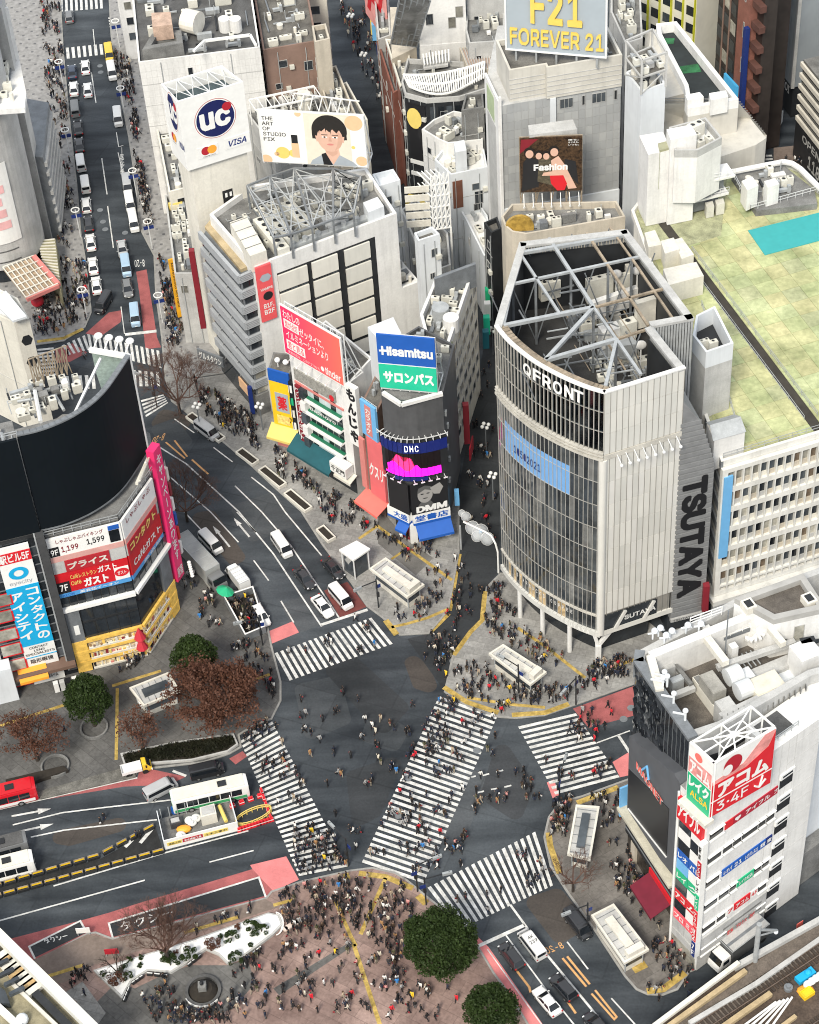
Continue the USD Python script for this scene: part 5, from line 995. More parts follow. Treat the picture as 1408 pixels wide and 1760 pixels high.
def band(v0,v1,m1,m2=None,d=.35,name='sign_band',u0=0.0):
 a=part(eb,name,e1.box(MB(),u0,e1.L,v0,v1,0,d),m1);b=part(eb,name,e2.box(MB(),0,e2.L*.86,v0,v1,0,d),m2 or m1);return a,b
f9=e1.uv(*L2(350,300),.35)[1],e1.uv(*L2(385,425),.35)[1]
vs=[e1.uv(*L2(x,y),.35)[1]for x,y in((345,295),(380,425),(395,460),(410,545),(418,570),(440,690),(450,715),(480,795))]
s1,s2=band(vs[1],vs[0],SIGNW);part(s1,'floor_plate',e1.box(MB(),.05,e1.L*.14,vs[1]+.1,vs[1]+1.9,.36,.4),C('black'));part(s1,'lettering',e1.text(MB(),'9F',e1.L*.025,e1.L*.125,vs[1]+.45,vs[1]+1.5,.43,3),SIGNW)
part(s1,'lettering',e1.text(MB(),'1,199',e1.L*.17,e1.L*.4,vs[1]+.4,vs[1]+1.7,.38,3),C('maroon'));part(s1,'lettering',e1.text(MB(),'1,599',e1.L*.52,e1.L*.76,vs[1]+.7,vs[1]+2.0,.38,3),C('black'));part(s1,'lettering',e1.text(MB(),'しゃぶしゃぶバイキング',e1.L*.12,e1.L*.76,vs[0]-1.1,vs[0]-.3,.38,2),C('maroon'))
part(s1,'window',e1.box(MB(),e1.L*.83,e1.L*.97,vs[1]+.3,vs[0]-1,.36,.42),DARKG);part(s1,'plate',e1.box(MB(),e1.L*.83,e1.L*.98,vs[0]-.9,vs[0]-.1,.36,.42),C('blue'))
part(s2,'lettering',e2.text(MB(),'しゃぶしゃぶ',e2.L*.1,e2.L*.75,vs[0]-1.4,vs[0]-.4,.38,2),C('maroon'))
band(vs[2],vs[1]-.03,M('pale_pink_band',(0.60,0.33,0.30),.6),None,.4);s1,s2=band(vs[3],vs[2]-.03,LGREY)
a=part(s1,'red_board',e1.box(MB(),e1.L*.17,e1.L*.78,vs[3]+.1,vs[2]-.05,.36,.5),flat('deep_red_board',(0.40,0.02,0.03)));
part(s1,'lettering',e1.text(MB(),'プライス',e1.L*.2,e1.L*.75,vs[3]+.5,vs[2]-.5,.53,4),CREAM);part(s2,'red_board',e2.box(MB(),.1,e2.L*.8,vs[3],vs[2],.36,.5),flat('deep_red_board',(0.40,0.02,0.03)));part(s2,'lettering',e2.text(MB(),'コンタクト',e2.L*.05,e2.L*.75,vs[3]+.4,vs[2]-.4,.53,4),C('gold'))
s1,s2=band(vs[5],vs[3]-.03,flat('restaurant_red',(0.55,0.012,0.02),.5));k0=vs[5];hh=vs[3]-vs[5]
part(s1,'floor_plate',e1.box(MB(),0,e1.L*.17,k0,k0+hh*.55,.36,.4),C('black'));part(s1,'lettering',e1.text(MB(),'7F',e1.L*.03,e1.L*.14,k0+hh*.12,k0+hh*.45,.43,3),SIGNW);part(s1,'lettering',e1.text(MB(),'Café',e1.L*.19,e1.L*.33,k0+hh*.3,k0+hh*.5,.4,2),C('gold'));part(s1,'lettering',e1.text(MB(),'ガスト',e1.L*.36,e1.L*.7,k0+hh*.08,k0+hh*.5,.4,5),SIGNW);part(s1,'lettering',e1.text(MB(),'Caféレストラン',e1.L*.2,e1.L*.56,k0+hh*.6,k0+hh*.82,.4,1),C('gold'));part(s1,'lettering',e1.text(MB(),'ガスト',e1.L*.58,e1.L*.84,k0+hh*.6,k0+hh*.9,.4,3),SIGNW)
part(s1,'white_plate',e1.box(MB(),e1.L*.79,e1.L*.99,k0+.05,k0+hh*.62,.36,.4),SIGNW);disc(e1,s1,e1.L*.89,k0+hh*.36,1.0,.8,.43,C('red'),'emblem');part(s1,'lettering',e1.text(MB(),'ガスト',e1.L*.83,e1.L*.95,k0+hh*.27,k0+hh*.45,.46,2),SIGNW)
part(s2,'lettering',e2.text(MB(),'Caféガスト',e2.L*.08,e2.L*.82,k0+hh*.25,k0+hh*.6,.4,3),SIGNW)
s1,s2=band(vs[6]-.1,vs[5]-.03,flat('english_school_blue',(0.08,0.30,0.62)));part(s1,'lettering',e1.text(MB(),'英会話イーオン',e1.L*.28,e1.L*.82,vs[6]+.02,vs[5]-.15,.38,2),SIGNW);part(s1,'lettering',e1.text(MB(),'AEON',e1.L*.04,e1.L*.2,vs[6]+.02,vs[5]-.2,.38,2),C('blue'));part(s2,'lettering',e2.text(MB(),'英会話',e2.L*.3,e2.L*.8,vs[6]+.05,vs[5]-.15,.38,2),SIGNW)
for f,n in((e1,9),(e2,6)):
 for k in range(n):part(eb,'window',f.box(MB(),f.L*k/n+.08,f.L*(k+1)/n-.08,vs[7]+.05,vs[6]-.2,-.1,.12),[GREYG,DARKG,DARKG][k%3])
 part(eb,'white_ledge',f.box(MB(),-.1,f.L+.1,vs[7]-.6,vs[7],-.1,.7),SIGNW)
vb0=e1.uv(*L2(640,1010),.1)[1];part(eb,'dark_glazing',e1.box(MB(),e1.L*.22,e1.L,vb0,vs[7]-.62,-.1,.1),DARKG);part(eb,'grey_bay',e1.box(MB(),0,e1.L*.2,vb0,vs[7]-.62,-.1,.4),DSTEEL);part(eb,'dark_glazing',e2.box(MB(),0,e2.L*.62,vb0,vs[7]-.62,-.1,.1),DARKG);part(eb,'grey_bay',e2.box(MB(),e2.L*.64,e2.L*.88,vb0,vs[7]-.62,-.1,.4),DSTEEL)
for k in range(1,5):part(eb,'glazing_bar',e1.box(MB(),e1.L*(.22+.16*k)-.05,e1.L*(.22+.16*k)+.05,vb0,vs[7]-.62,.1,.16),BLACK)
part(eb,'glazing_bar',e1.box(MB(),e1.L*.22,e1.L,(vb0+vs[7])/2-.3,(vb0+vs[7])/2,.1,.3),BLACK);part(eb,'white_notice',e1.box(MB(),e1.L*.08,e1.L*.15,vb0+1.5,vb0+3.4,.4,.44),SIGNW)
YL=M('yellow_lit_shopfront',(0.66,0.42,0.09),.5,.3,1.2,emit=.10);WL=M('lit_shop_display',(0.62,0.50,0.30),.5,.6,1.6,fvar=.6,fine=3,emit=.22)
for j in range(3):
 z=.2+j*(vb0-.2)/3;h=(vb0-.2)/3
 for f,a0 in((e1,.0),(e2,0.0)):
  part(eb,'yellow_fascia',f.box(MB(),0,f.L*(1 if f is e1 else .9),z+h*.72,z+h,-.1,.5),YL)
  part(eb,'lit_display',f.box(MB(),f.L*(.22 if f is e1 else .02),f.L*(1 if f is e1 else .7),z,z+h*.71,-.3,.05),WL)
  part(eb,'shelf',f.box(MB(),f.L*(.22 if f is e1 else .02),f.L*(1 if f is e1 else .7),z,z+h*.14,.06,.45),CREAM)
  u=f.L*(.23 if f is e1 else .03)
  while u<f.L*(.97 if f is e1 else .68):
   wd_=rng.uniform(.12,.45);dp=rng.uniform(.07,.3);part(eb,'display_item',f.box(MB(),u,u+wd_,z+h*.15,z+h*rng.uniform(.2,.6),dp,dp+.12),[C('rose'),YL,CREAM,BROWN,M('warm_wood',(.3,.17,.07),.6),SIGNW,C('black'),BEIGE,C('gold'),C('maroon')][int(rng.integers(10))]);u+=wd_+rng.uniform(.03,.3)
  part(eb,'shelf',f.box(MB(),f.L*(.22 if f is e1 else .02),f.L*(1 if f is e1 else .7),z+h*.44,z+h*.47,.0,.09),BROWN)
 part(eb,'yellow_panel',e1.box(MB(),0,e1.L*.2,z,z+h*.7,-.1,.45),YL);part(eb,'yellow_panel',e2.box(MB(),e2.L*.72,e2.L*.9,z,z+h*.7,-.1,.45),YL)
 if j:part(eb,'red_display_tree',MB().bar(e1.pt(e1.L-.6,z+.2,.7),e1.pt(e1.L-.6,z+2.2,.7),.9,8,.05),flat('spotted_red',(0.5,0.03,0.05)))
for i,ch in enumerate('LOCCITANE'):
 f,u=(e1,e1.L*(.66+.075*i))if i<5 else(e2,e2.L*(.06+.09*(i-5)))
 part(eb,'shop_lettering',f.text(MB(),ch,u,u+.6,.2+(vb0-.2)/3*.76,.2+(vb0-.2)/3*.97,.53,3),SIGNW)
part(eb,'door_bay',e1.box(MB(),e1.L*.3,e1.L*.42,.12,2.9,-2,-1.4),C('maroon'))
pf=GF((254,772),(300,1010),20)
bn0,bn1=8.0,33.0
bnr=Fr(ep[2]-(ep[2]-ep[1])/e2.L*.6,ep[2]+(ep[2]-ep[1])/e2.L*1.3);bt0,bt1=bnr.uv(290,1026,.7)[1],bnr.uv(258,786,.7)[1]
bn=part(eb,'pink_banner',bnr.box(MB(),0,bnr.L,bt0,bt1,-.5,.7),M('hot_pink_banner',(0.78,0.03,0.16),.55,.12,.15));part(bn,'lettering',bnr.text(MB(),'キャンペーンあります',bnr.L*.25,bnr.L*.8,bt0+4,bt1-1,.73,2,True),SIGNW);part(bn,'lettering',bnr.text(MB(),'原宿',bnr.L*.15,bnr.L*.9,bt0+.6,bt0+2.6,.73,1),SIGNW)
part(eb,'side_signs',bnr.box(MB(),bnr.L+.05,bnr.L+.7,10,27,-1.5,.2),C('rose'));
for k in range(6):part(eb,'small_side_sign',bnr.box(MB(),bnr.L+.7,bnr.L+1.2,9+k*3,11.4+k*3,-1,.4),[SIGNW,C('red'),C('blue'),SIGNW,C('maroon'),CREAM][k])
for k in range(7):p=bnr.pt(bnr.L+1.2-k*.1,7.0-k*.35,1.0+k*.1);part(eb,'sign_disc',MB().ball(p,.3,1,(1,1,.5)),SIGNW)
part(eb,'corner_lattice',MB().bar(G(262,772,30),G(235,832,30),.2).bar(G(262,772,30),G(240,826,33),.12).bar(G(250,795,30),G(250,795,34),.12),CREAM)
rail(eb,[ep[0],ep[1],ep[2]],ZE,1.0,1.2,.04,STEEL)
# -- dark striped building with the blue eye-care sign
cb=thing('striped_dark_building','dark glazed building with tall white and blue sign strip beside black screen building','building')
c0=ep[0]-e1.u*.15;cA=c0-e1.u*26;cf=Fr(cA,c0)
part(cb,'wall',MB().prism([cA,c0,c0-cf.n*14,cA-cf.n*14],4,29.4),BLACK);part(cb,'roof',MB().sheet([cA,c0,c0-cf.n*14,cA-cf.n*14],29.42),MGREY)
for k in range(14):
 z=4.4+k*1.75
 for q in range(5):part(cb,'glass_panel',cf.box(MB(),cf.L-2.6-q*2.9+.05,cf.L-2.6-q*2.9+2.8,z+.08,z+1.62,0,.05),DARKG if(k+q)%3 else GREYG)
 part(cb,'horizontal_bar',cf.box(MB(),cf.L-14,cf.L,z-.06,z+.06,.04,.14),DSTEEL)
part(cb,'edge_fin',cf.box(MB(),cf.L-1.0,cf.L+.1,2,29.6,-.1,1.1),M('dark_fin',(0.06,0.062,0.065),.5));part(cb,'edge_fin',cf.box(MB(),cf.L-1.25,cf.L-1.05,2,29.6,-.1,1.0),STEEL)
def L2f(x,y,d=.5):return cf.uv(*L2(x,y),d)
u0=L2f(20,640)[0];u1=L2f(300,600)[0];zt_=L2f(120,370)[1]
zz=[L2f(x,y)[1]for x,y in((110,420),(120,460),(150,630),(285,1050),(320,1130),(350,1230))]
uw0,uw1=L2f(15,560)[0],L2f(255,500)[0]
st=part(cb,'sign_strip',cf.box(MB(),uw0,uw1,zz[5]-.2,zt_+.9,.2,.5),SIGNW)
part(st,'red_panel',cf.box(MB(),uw0,uw1,zz[1]+.15,zz[0]+1.1,.5,.54),C('red'));part(st,'lettering',cf.text(MB(),'駅ビル5F',uw0+.2,uw1-.2,zz[1]+.3,zz[0]+.9,.57,3),SIGNW);part(st,'blue_panel',cf.box(MB(),uw0,uw1,zz[3],zz[2],.5,.54),C('cyan'));part(st,'blue_line',cf.box(MB(),uw0,uw1,zz[4]-.12,zz[4]+.05,.5,.54),C('cyan'));part(st,'blue_line',cf.box(MB(),uw0,uw1,zz[5]-.2,zz[5],.5,.54),C('cyan'))
um=(uw0+uw1)/2;part(st,'emblem',cf.disc(MB(),um,zz[2]+2.6,1.35,1.2,.56,40,.5),C('cyan'));part(st,'lettering',cf.text(MB(),'eyecity',uw0+.7,uw1-.7,zz[2]+.3,zz[2]+1.2,.56,0),C('grey'))
part(st,'lettering',cf.text(MB(),'コンタクトの',um+.3,um+2.0,zz[3]+.8,zz[2]-.5,.57,3,True),SIGNW);part(st,'lettering',cf.text(MB(),'アイシティ',um-2.1,um-.2,zz[3]+1.2,zz[2]-1,.57,3,True),SIGNW)
for k,tx in enumerate(('CONTACT','LENS','SPECIALISTS')):part(st,'lettering',cf.text(MB(),tx,um-.25*len(tx)*.75,um+.25*len(tx)*.75,zz[3]-.75-k*.65,zz[3]-.3-k*.65,.56,1),C('black'))
part(st,'lettering',cf.text(MB(),'隐形眼镜',um-1.6,um+1.6,zz[4]-1.3,zz[4]-.4,.56,1),C('black'));part(st,'lettering',cf.text(MB(),'专卖店',um-1.1,um+1.1,zz[5]+.2,zz[5]+1.0,.56,1),C('black'))
part(cb,'lower_sign',cf.box(MB(),uw0+.3,uw1+.3,zz[5]-3,zz[5]-.6,.1,.4),SIGNW);part(cb,'lettering',cf.text(MB(),'ハチ公前喫煙ルーム',uw0+.5,uw1-.6,zz[5]-2.2,zz[5]-1.2,.43,1),C('black'))
for k,(x,y)in enumerate([(0,760),(10,880),(45,1010),(75,1120),(110,1230),(150,1340)]):
 uu,vv=cf.uv(*L2(x+40,y-20),.6);wd=part(cb,'red_framed_window',cf.box(MB(),uu-1.9,uu+1.0,vv-1.0,vv+1.0,.1,.6),C('red'));part(wd,'pane',cf.box(MB(),uu-1.9,uu+.75,vv-.7,vv+1.02,.3,.66),LITG)
part(cb,'grey_pier',cf.box(MB(),cf.L-26,uw0-3.2,4,29.4,0,.3),LGREY)
part(cb,'canopy',cf.box(MB(),cf.L-26,cf.L,3.4,4.0,-.5,2.0),M('brown_canopy',(0.16,0.10,0.075),.7));part(cb,'shopfront',cf.box(MB(),cf.L-26,cf.L,.12,3.4,-.3,.1),DARKG)
awning(cf,cb,uw0-1.5,uw0+2.6,4.2,3.5,.4,2.6,C('orange'));part(cb,'white_kiosk',cf.box(MB(),uw0-5.5,uw0-2.2,.12,7.0,.4,2.4),COLD)
for k in range(4):part(cb,'vending_machine',cf.box(MB(),uw0+2.9+k*.9,uw0+3.6+k*.9,.12,1.9,2.2,2.9),[WHITE,LGREY,C('black'),WHITE][k])
mz=[29.5,46.6];part(cb,'side_screen',cf.box(MB(),cf.L-26,cf.L-.25+cf.uv(22,750)[0]*0,29.6,46.8,-.3,.1),SCRB);part(cb,'screen_roof',MB().prism([cA,c0-cf.u*.3,c0-cf.u*.3-cf.n*9,cA-cf.n*9],30,42),MGREY)
clutter(cb,[cA-cf.n*1,c0-cf.n*1,c0-cf.n*8.5,cA-cf.n*8.5],42.02,20,61,1.2,.3);pipes(cb,[c0-cf.u*9-cf.n*2,c0-cf.u*2-cf.n*2,c0-cf.u*2-cf.n*6],43,.2);rail(cb,[cA-cf.n*.6,c0-cf.n*.6],46.8,.8,1.6,.04,STEEL)
# -- black glass building, bottom right
ZM=38.3
mb_=thing('black_glass_building','black glass fronted building with deep roof terrace at lower right','building')
mp=XY([(1096,1118),(1093.4,1137),(1186,1269),(1243,1250),(1396,1162),(1440,1150),(1520,1095),(1440,962),(1379,985),(1265,1027)],ZM)
MPoly=Polygon(mp).buffer(0);DK=33.6
part(mb_,'wall',MB().prism(MPoly.buffer(-.1),.12,DK),M('dark_cladding',(0.045,0.047,0.05),.5,.2,.4));part(mb_,'parapet',MB().ring(MPoly.buffer(-.1),.9,DK+.002,ZM),LGREY);part(mb_,'roof',MB().sheet(MPoly.buffer(-.9),DK+.04),M('brown_roof_concrete',(0.13,0.115,0.10),.95,.4,.5,fvar=.4))
mf=Fr(mp[1],mp[2])
BG=[M(f'black_facet_{i}',c,.08,.4,.5,spec=.6,metal=.0)for i,c in enumerate([(0.012,0.014,0.017),(0.03,0.034,0.04),(0.006,0.007,0.009),(0.055,0.06,0.066)])]
nz,nu=11,14
for i in range(nu):
 for j in range(nz):
  u0,u1=mf.L*i/nu+.03,mf.L*(i+1)/nu-.03;v0,v1=15+(ZM-15.3)*j/nz+.03,15+(ZM-15.3)*(j+1)/nz-.03
  t1,t2=(rng.uniform(.02,.45),rng.uniform(.02,.45))if i<8 else(.06,.06)
  q=[mf.pt(u0,v0,.05),mf.pt(u1,v0,.05),mf.pt(u1,v1,t1),mf.pt(u0,v1,t2)]
  part(mb_,'glass_facet',MB().hexa([mf.pt(u0,v0,-.05),mf.pt(u1,v0,-.05),mf.pt(u1,v1,-.05),mf.pt(u0,v1,-.05),q[0],q[1],q[2],q[3]]),BG[int(rng.choice(4,p=[.5,.2,.2,.1]))])
for i in range(nu+1):part(mb_,'glazing_bar',mf.box(MB(),mf.L*i/nu-.02,mf.L*i/nu+.02,15,ZM-.3,0,.10),DSTEEL)
part(mb_,'rim',mf.box(MB(),-.2,mf.L+.1,ZM-.3,ZM+.15,-1.0,.3),DSTEEL);part(mb_,'rim',Fr(mp[0],mp[1]).box(MB(),0,np.linalg.norm(mp[1]-mp[0]),ZM-3,ZM+.15,-.9,.3),DSTEEL)
fr_=Fr(mp[1]+mf.n*1.5,mp[2]+mf.n*1.5)
FG=M('grey_screen_frame',(0.10,0.105,0.115),.5,.12,.4,streak=.1)
P_=lambda x,y:(1060+x/4,1280+y/4)
frame_px=[P_(88,-60),P_(395,200),P_(438,270),P_(392,905),P_(300,790),P_(72,440)]
part(mb_,'screen_frame',fr_.poly(MB(),[fr_.uv(*p)for p in frame_px],-1.6,0),FG)
scp=[P_(84,165),P_(362,440),P_(345,765),P_(80,432)]
part(mb_,'wide_screen',fr_.poly(MB(),[fr_.uv(*p)for p in scp],0,.06),flat('dark_screen',(0.012,0.013,0.015),.3),label='wide dark switched-off screen')
q=[fr_.uv(*P_(x,y))for x,y in((84,437),(346,770))];part(mb_,'screen_sill',MB().bar(fr_.pt(*q[0],.1),fr_.pt(*q[1],.1),.09),SIGNW)
a,b=fr_.uv(*P_(135,120),.1),fr_.uv(*P_(320,290),.1)
part(mb_,'lettering',fr_.text(MB(),'MAGNET',min(a[0],b[0]),max(a[0],b[0]),a[1]-1.2,a[1]+.2,.1,3),C('coral'));part(mb_,'lettering_edge',fr_.text(MB(),'MAGNET',min(a[0],b[0])+.08,max(a[0],b[0])+.08,a[1]-1.32,a[1]+.08,.06,3),SIGNW)
part(mb_,'emblem_bar',MB().bar(fr_.pt(a[0]+1.6,a[1]+.4,.1),fr_.pt(a[0]+2.6,a[1]+2.2,.1),.12).bar(fr_.pt(a[0]+3.1,a[1]+.2,.1),fr_.pt(a[0]+2.6,a[1]+2.2,.1),.12),C('sky'))
base_v=9.5
part(mb_,'cream_cornice',mf.box(MB(),-.3,mf.L+.4,base_v,base_v+.5,0,1.9),M('lit_cream_ledge',(0.55,0.52,0.42),.6,.2,.6,fvar=.15));part(mb_,'glass_canopy',mf.poly(MB(),[(.4,base_v+.6),(mf.L-.3,base_v+.6),(.6,base_v+4.6)],.5,.6),GREYG)
for k in range(4):part(mb_,'louvre_band',mf.box(MB(),0,mf.L+.2,4.4+k*1.25,5.3+k*1.25,0,.7),BLACK);part(mb_,'louvre_edge',mf.box(MB(),0,mf.L+.2,5.32+k*1.25,5.42+k*1.25,0,.75),DSTEEL)
part(mb_,'shop_lettering',mf.text(MB(),'MAGNET',mf.L*.45,mf.L*.62,base_v-1.9,base_v-1.2,.78,1),CREAM)
part(mb_,'shopfront',mf.box(MB(),0,mf.L,.12,4.3,-.2,.3),M('dim_shopfront',(0.05,0.042,0.035),.2,.6,1.2));part(mb_,'red_fascia',mf.box(MB(),mf.L*.52,mf.L*.95,3.9,5.0,.7,.9),C('red'))
awning(mf,mb_,mf.L*.52,mf.L*.95,4.0,2.5,.5,3.6,M('maroon_awning',(0.15,0.012,0.028),.85,.15,.6),label='maroon shop awning');part(mb_,'pier',mf.box(MB(),mf.L*.12,mf.L*.2,.12,4.3,.3,.7),BEIGE);part(mb_,'cyan_strip',mf.box(MB(),-.25,0,8,14,0,1.6),C('sky'))
def MP(x,y,z):return G(1060+x/4.046,960+y/4.046,z)
for a,b,r,m in[((235,690),(1000,380),.55,WHITE),((235,690),(300,930),.5,CREAM),((630,560),(760,730),.45,CREAM),((1060,480),(1160,600),.4,CREAM),((640,560),(640,561),.4,WHITE)]:part(mb_,'terrace_beam',MB().bar(MP(*a,ZM),MP(*b,ZM),r),m)
part(mb_,'terrace_wall',MB().prism([MP(265,700,ZM)[:2],MP(1000,400,ZM)[:2],MP(990,385,ZM)[:2],MP(255,685,ZM)[:2]],DK,ZM-.6),WHITE)
rail(mb_,[MP(280,710,ZM-1),MP(960,460,ZM-1)],ZM-1.4,1.0,1.6,.05,SIGNW,bars=3)
part(mb_,'walkway',MB().bar(MP(280,715,ZM-1.6),MP(960,470,ZM-1.6),.3),DSTEEL)
for x,y in[(310,760),(620,640),(800,760)]:p=MP(x,y,DK);part(mb_,'terrace_column',MB().obox(p,mf.u,.9,.9,DK,ZM-.5),WHITE)
pent=XY([(1263,1029),(1381,986),(1420,1046),(1330,1066)],40.6);part(mb_,'penthouse',MB().prism(pent,DK,39.8),WHITE);part(mb_,'penthouse_parapet',MB().ring(pent,.8,39.81,40.7),M('grey_coping',(0.36,0.355,0.34),.8));part(mb_,'penthouse_roof',MB().sheet(Polygon(pent).buffer(-.8),39.83),M('brown_roof_concrete',(0.13,0.115,0.10),.95))
pw_=Fr(pent[3],pent[2]);pw2=Fr(pent[0],pent[3]);pw_.window(mb_,pw_.L*.15,pw_.L*.3,DK+1.6,DK+3.1,0,DARKG);pw_.window(mb_,pw_.L*.42,pw_.L*.62,DK+2.2,DK+5,0,LITG);pw_.window(mb_,pw_.L*.68,pw_.L*.95,DK+.8,DK+1.8,0,GREYG)
for c in((1287,1040),(1391,1030)):p=G(*c,40.6);part(mb_,'roof_hatch',MB().obox(p,mf.u,1.6,1.4,39.84,40.9),CREAM);part(mb_,'hatch_opening',MB().obox(p,mf.u,1.1,.9,40.85,40.93),BLACK)
MX=frame_at(MP(235,690,ZM),MP(1000,380,ZM));MY=np.array([-MX[1],MX[0]])
def mbox(x0,y0,x1,y1,x2,y2,zt,mat,fans=0,name='plant_box',z0=None):
 q=np.array([MP(x0,y0,zt)[:2],MP(x1,y1,zt)[:2],MP(x2,y2,zt)[:2]]);u,v=q@MX,q@MY;z0=DK+.05 if z0 is None else z0;p=part(mb_,name,MB().obox(MX*(u.min()+u.max())/2+MY*(v.min()+v.max())/2,MX,max(.9,np.ptp(u)),max(.9,np.ptp(v)),z0,zt),mat)
 part(p,'lid',MB().obox(MX*(u.min()+u.max())/2+MY*(v.min()+v.max())/2,MX,max(.7,np.ptp(u)-.2),max(.7,np.ptp(v)-.2),zt,zt+.06),MGREY if name=='plinth' else mat)
mbox(325,760,405,740,370,730,36.2,LGREY);mbox(370,840,455,815,420,850,35.8,STEEL);mbox(580,810,670,940,765,905,37.5,M('weathered_concrete_box',(0.33,0.32,0.29),.9,.25,.6,fvar=.2));mbox(540,820,735,1100,770,1080,35.6,CREAM,name='plinth');mbox(705,985,740,1075,825,1010,37,LGREY)
mbox(950,830,985,960,1160,850,37.3,M('cream_container',(0.66,0.62,0.52),.6,.1,.5,streak=.2),name='container');mbox(1240,590,1290,720,1400,610,38.5,WHITE,name='exhaust_housing');p=MP(1330,565,38.55);part(mb_,'exhaust_opening',MB().obox(p,frame_at(MP(1240,590,38),MP(1400,560,38)),1.8,.9,38.48,38.56),BLACK)
mbox(890,790,960,850,1230,710,35.2,LGREY,name='concrete_slab')
for x,y in((810,840),(880,940)):
 c=MP(x,y,36);part(mb_,'fan_housing',MB().bar(c+np.array([*(-.9*MX),.8]),c+np.array([*(.9*MX),.8]),1.15,16).obox(c[:2]+MX*1.7+MY*-.2,MX,1.5,1.7,DK,36.4),M('white_fan_casing',(0.62,0.64,0.65),.5,.1,.6))
for k in range(9):a=MP(690+k*30,735-k*12,DK+1.2);part(mb_,'pipe',MB().bar(a,a+np.array([*(mf.u*2.4),0]),.09,6),STEEL)
part(mb_,'grating_wall',MB().bar(MP(730,1130,36.6),MP(1360,830,36.6),.7),LGREY);part(mb_,'grating_rail',MB().bar(MP(700,760,36.6),MP(1240,580,36.6),.35),LGREY)
for k in range(16):t=k/16;a=np.array(MP(740,1130,37.4))*(1-t)+np.array(MP(1350,840,37.4))*t;part(mb_,'grating_slat',MB().box(a[0]-.05,a[0]+.05,a[1]-.8,a[1]+.8,36.4,37.35),MGREY)
sc=MP(960,640,DK)
for k in range(14):t=k*.45;part(mb_,'spiral_step',MB().bar([sc[0],sc[1],DK+.2+k*.3],[sc[0]+1.3*math.cos(t),sc[1]+1.3*math.sin(t),DK+.2+k*.3],.16),WHITE)
part(mb_,'spiral_post',MB().cyl(sc,.12,DK,ZM,8),WHITE);part(mb_,'mast',MB().bar(MP(745,780,DK),MP(745,780,DK)+[0,0,11],.07),DSTEEL)
for x,y in((250,560),(290,540),(370,560),(330,590),(480,520),(570,510)):p=MP(x,y,ZM);part(mb_,'roof_camera_rig',MB().bar(p,p+[0,0,1.6],.09).ball(p+[.2,-.1,1.6],.42).bar(p+[-.6,0,1],p+[.7,0,1.1],.08),COLD)
for x,y in((320,900),(350,890),(395,1010),(475,1130),(330,860)):p=MP(x,y,ZM);part(mb_,'roof_camera_rig',MB().bar(p,p+[0,0,1.9],.12).bar(p+[0,0,1.2],p+[-1.4,.4,1.3],.09).ball(p+[0,0,1.9],.35),COLD)
rail(mb_,[MP(510,470,ZM),MP(730,390,ZM)],ZM,1.5,1.2,.05,SIGNW,bars=3);part(mb_,'roof_divider',MB().bar(MP(390,960,35),MP(540,900,35),.35),LGREY);part(mb_,'roof_divider',MB().bar(MP(400,735,35.5),MP(520,880,35.5),.25),MGREY)
clutter(mb_,[MP(1100,790,35)[:2],MP(1400,690,35)[:2],MP(1400,780,35)[:2],MP(1180,850,35)[:2]],DK+.06,8,71,.8,.2)
# -- white office building with the loan-company signs
wz=33.4
ab=thing('white_sign_building','white office building with red and green loan signs above box truck','building')
a0,aL,aR=XY([(1196,1668),(1153,1622)])[0],XY([(1153,1622)])[0],XY([(1372,1537)])[0]
af1,af2=Fr(aL,a0),Fr(a0,aR)
far=aR+af2.n*-0
bk=-af2.n*7
AP=[aL,a0,aR,aR+(aL-a0)]
u_step=af2.uv(1329,1290)[0];ztop=af2.uv(1331,1290)[1]
part(ab,'wall',MB().prism(AP,.12,wz),WHITE);part(ab,'roof',MB().sheet(AP,wz+.02),MGREY)
part(ab,'tall_wall',af2.box(MB(),u_step,af2.L+6,wz,ztop,-4.4,0),WHITE);part(ab,'side_wall',af2.box(MB(),af2.L,af2.L+14,.12,ztop-2,-9,-2.5),COLD)
part(ab,'low_wall',af2.box(MB(),af2.L+.1,af2.L+14,.12,7,-2.4,-.8),MGREY)
part(ab,'roof_well',af2.box(MB(),u_step+.8,u_step+4.5,ztop,ztop+.06,-4,-1.2),DGREY);rail(ab,[af2.pt(u_step+.5,0,-.8)[:2],af2.pt(u_step+4.8,0,-.8)[:2]],ztop,1.0,1.0,.04,STEEL)
GRID=M('white_tile_joint',(0.52,0.52,0.50),.7)
for k in range(10):z=7+k*3.1;part(ab,'joint',af2.box(MB(),af2.uv(1255,1500)[0]+8,af2.L,z,z+.06,0,.015),GRID)
for k in range(4):u=u_step+.3+k*1.2;part(ab,'joint',af2.box(MB(),u,u+.05,5,ztop,0,.012),GRID)
PQ=lambda x,y:(1060+x/4,1280+y/4)
ua,ub,uc_=.55,af2.uv(*PQ(1090,420))[0],af2.uv(*PQ(1200,330))[0]
row=[af2.uv(*PQ(640,y))[1]for y in(635,795,945)];pitch=(row[0]-row[2])/2
r0=row[0]
AIF=flat('aiful_red',(0.40,0.02,0.04),.5)
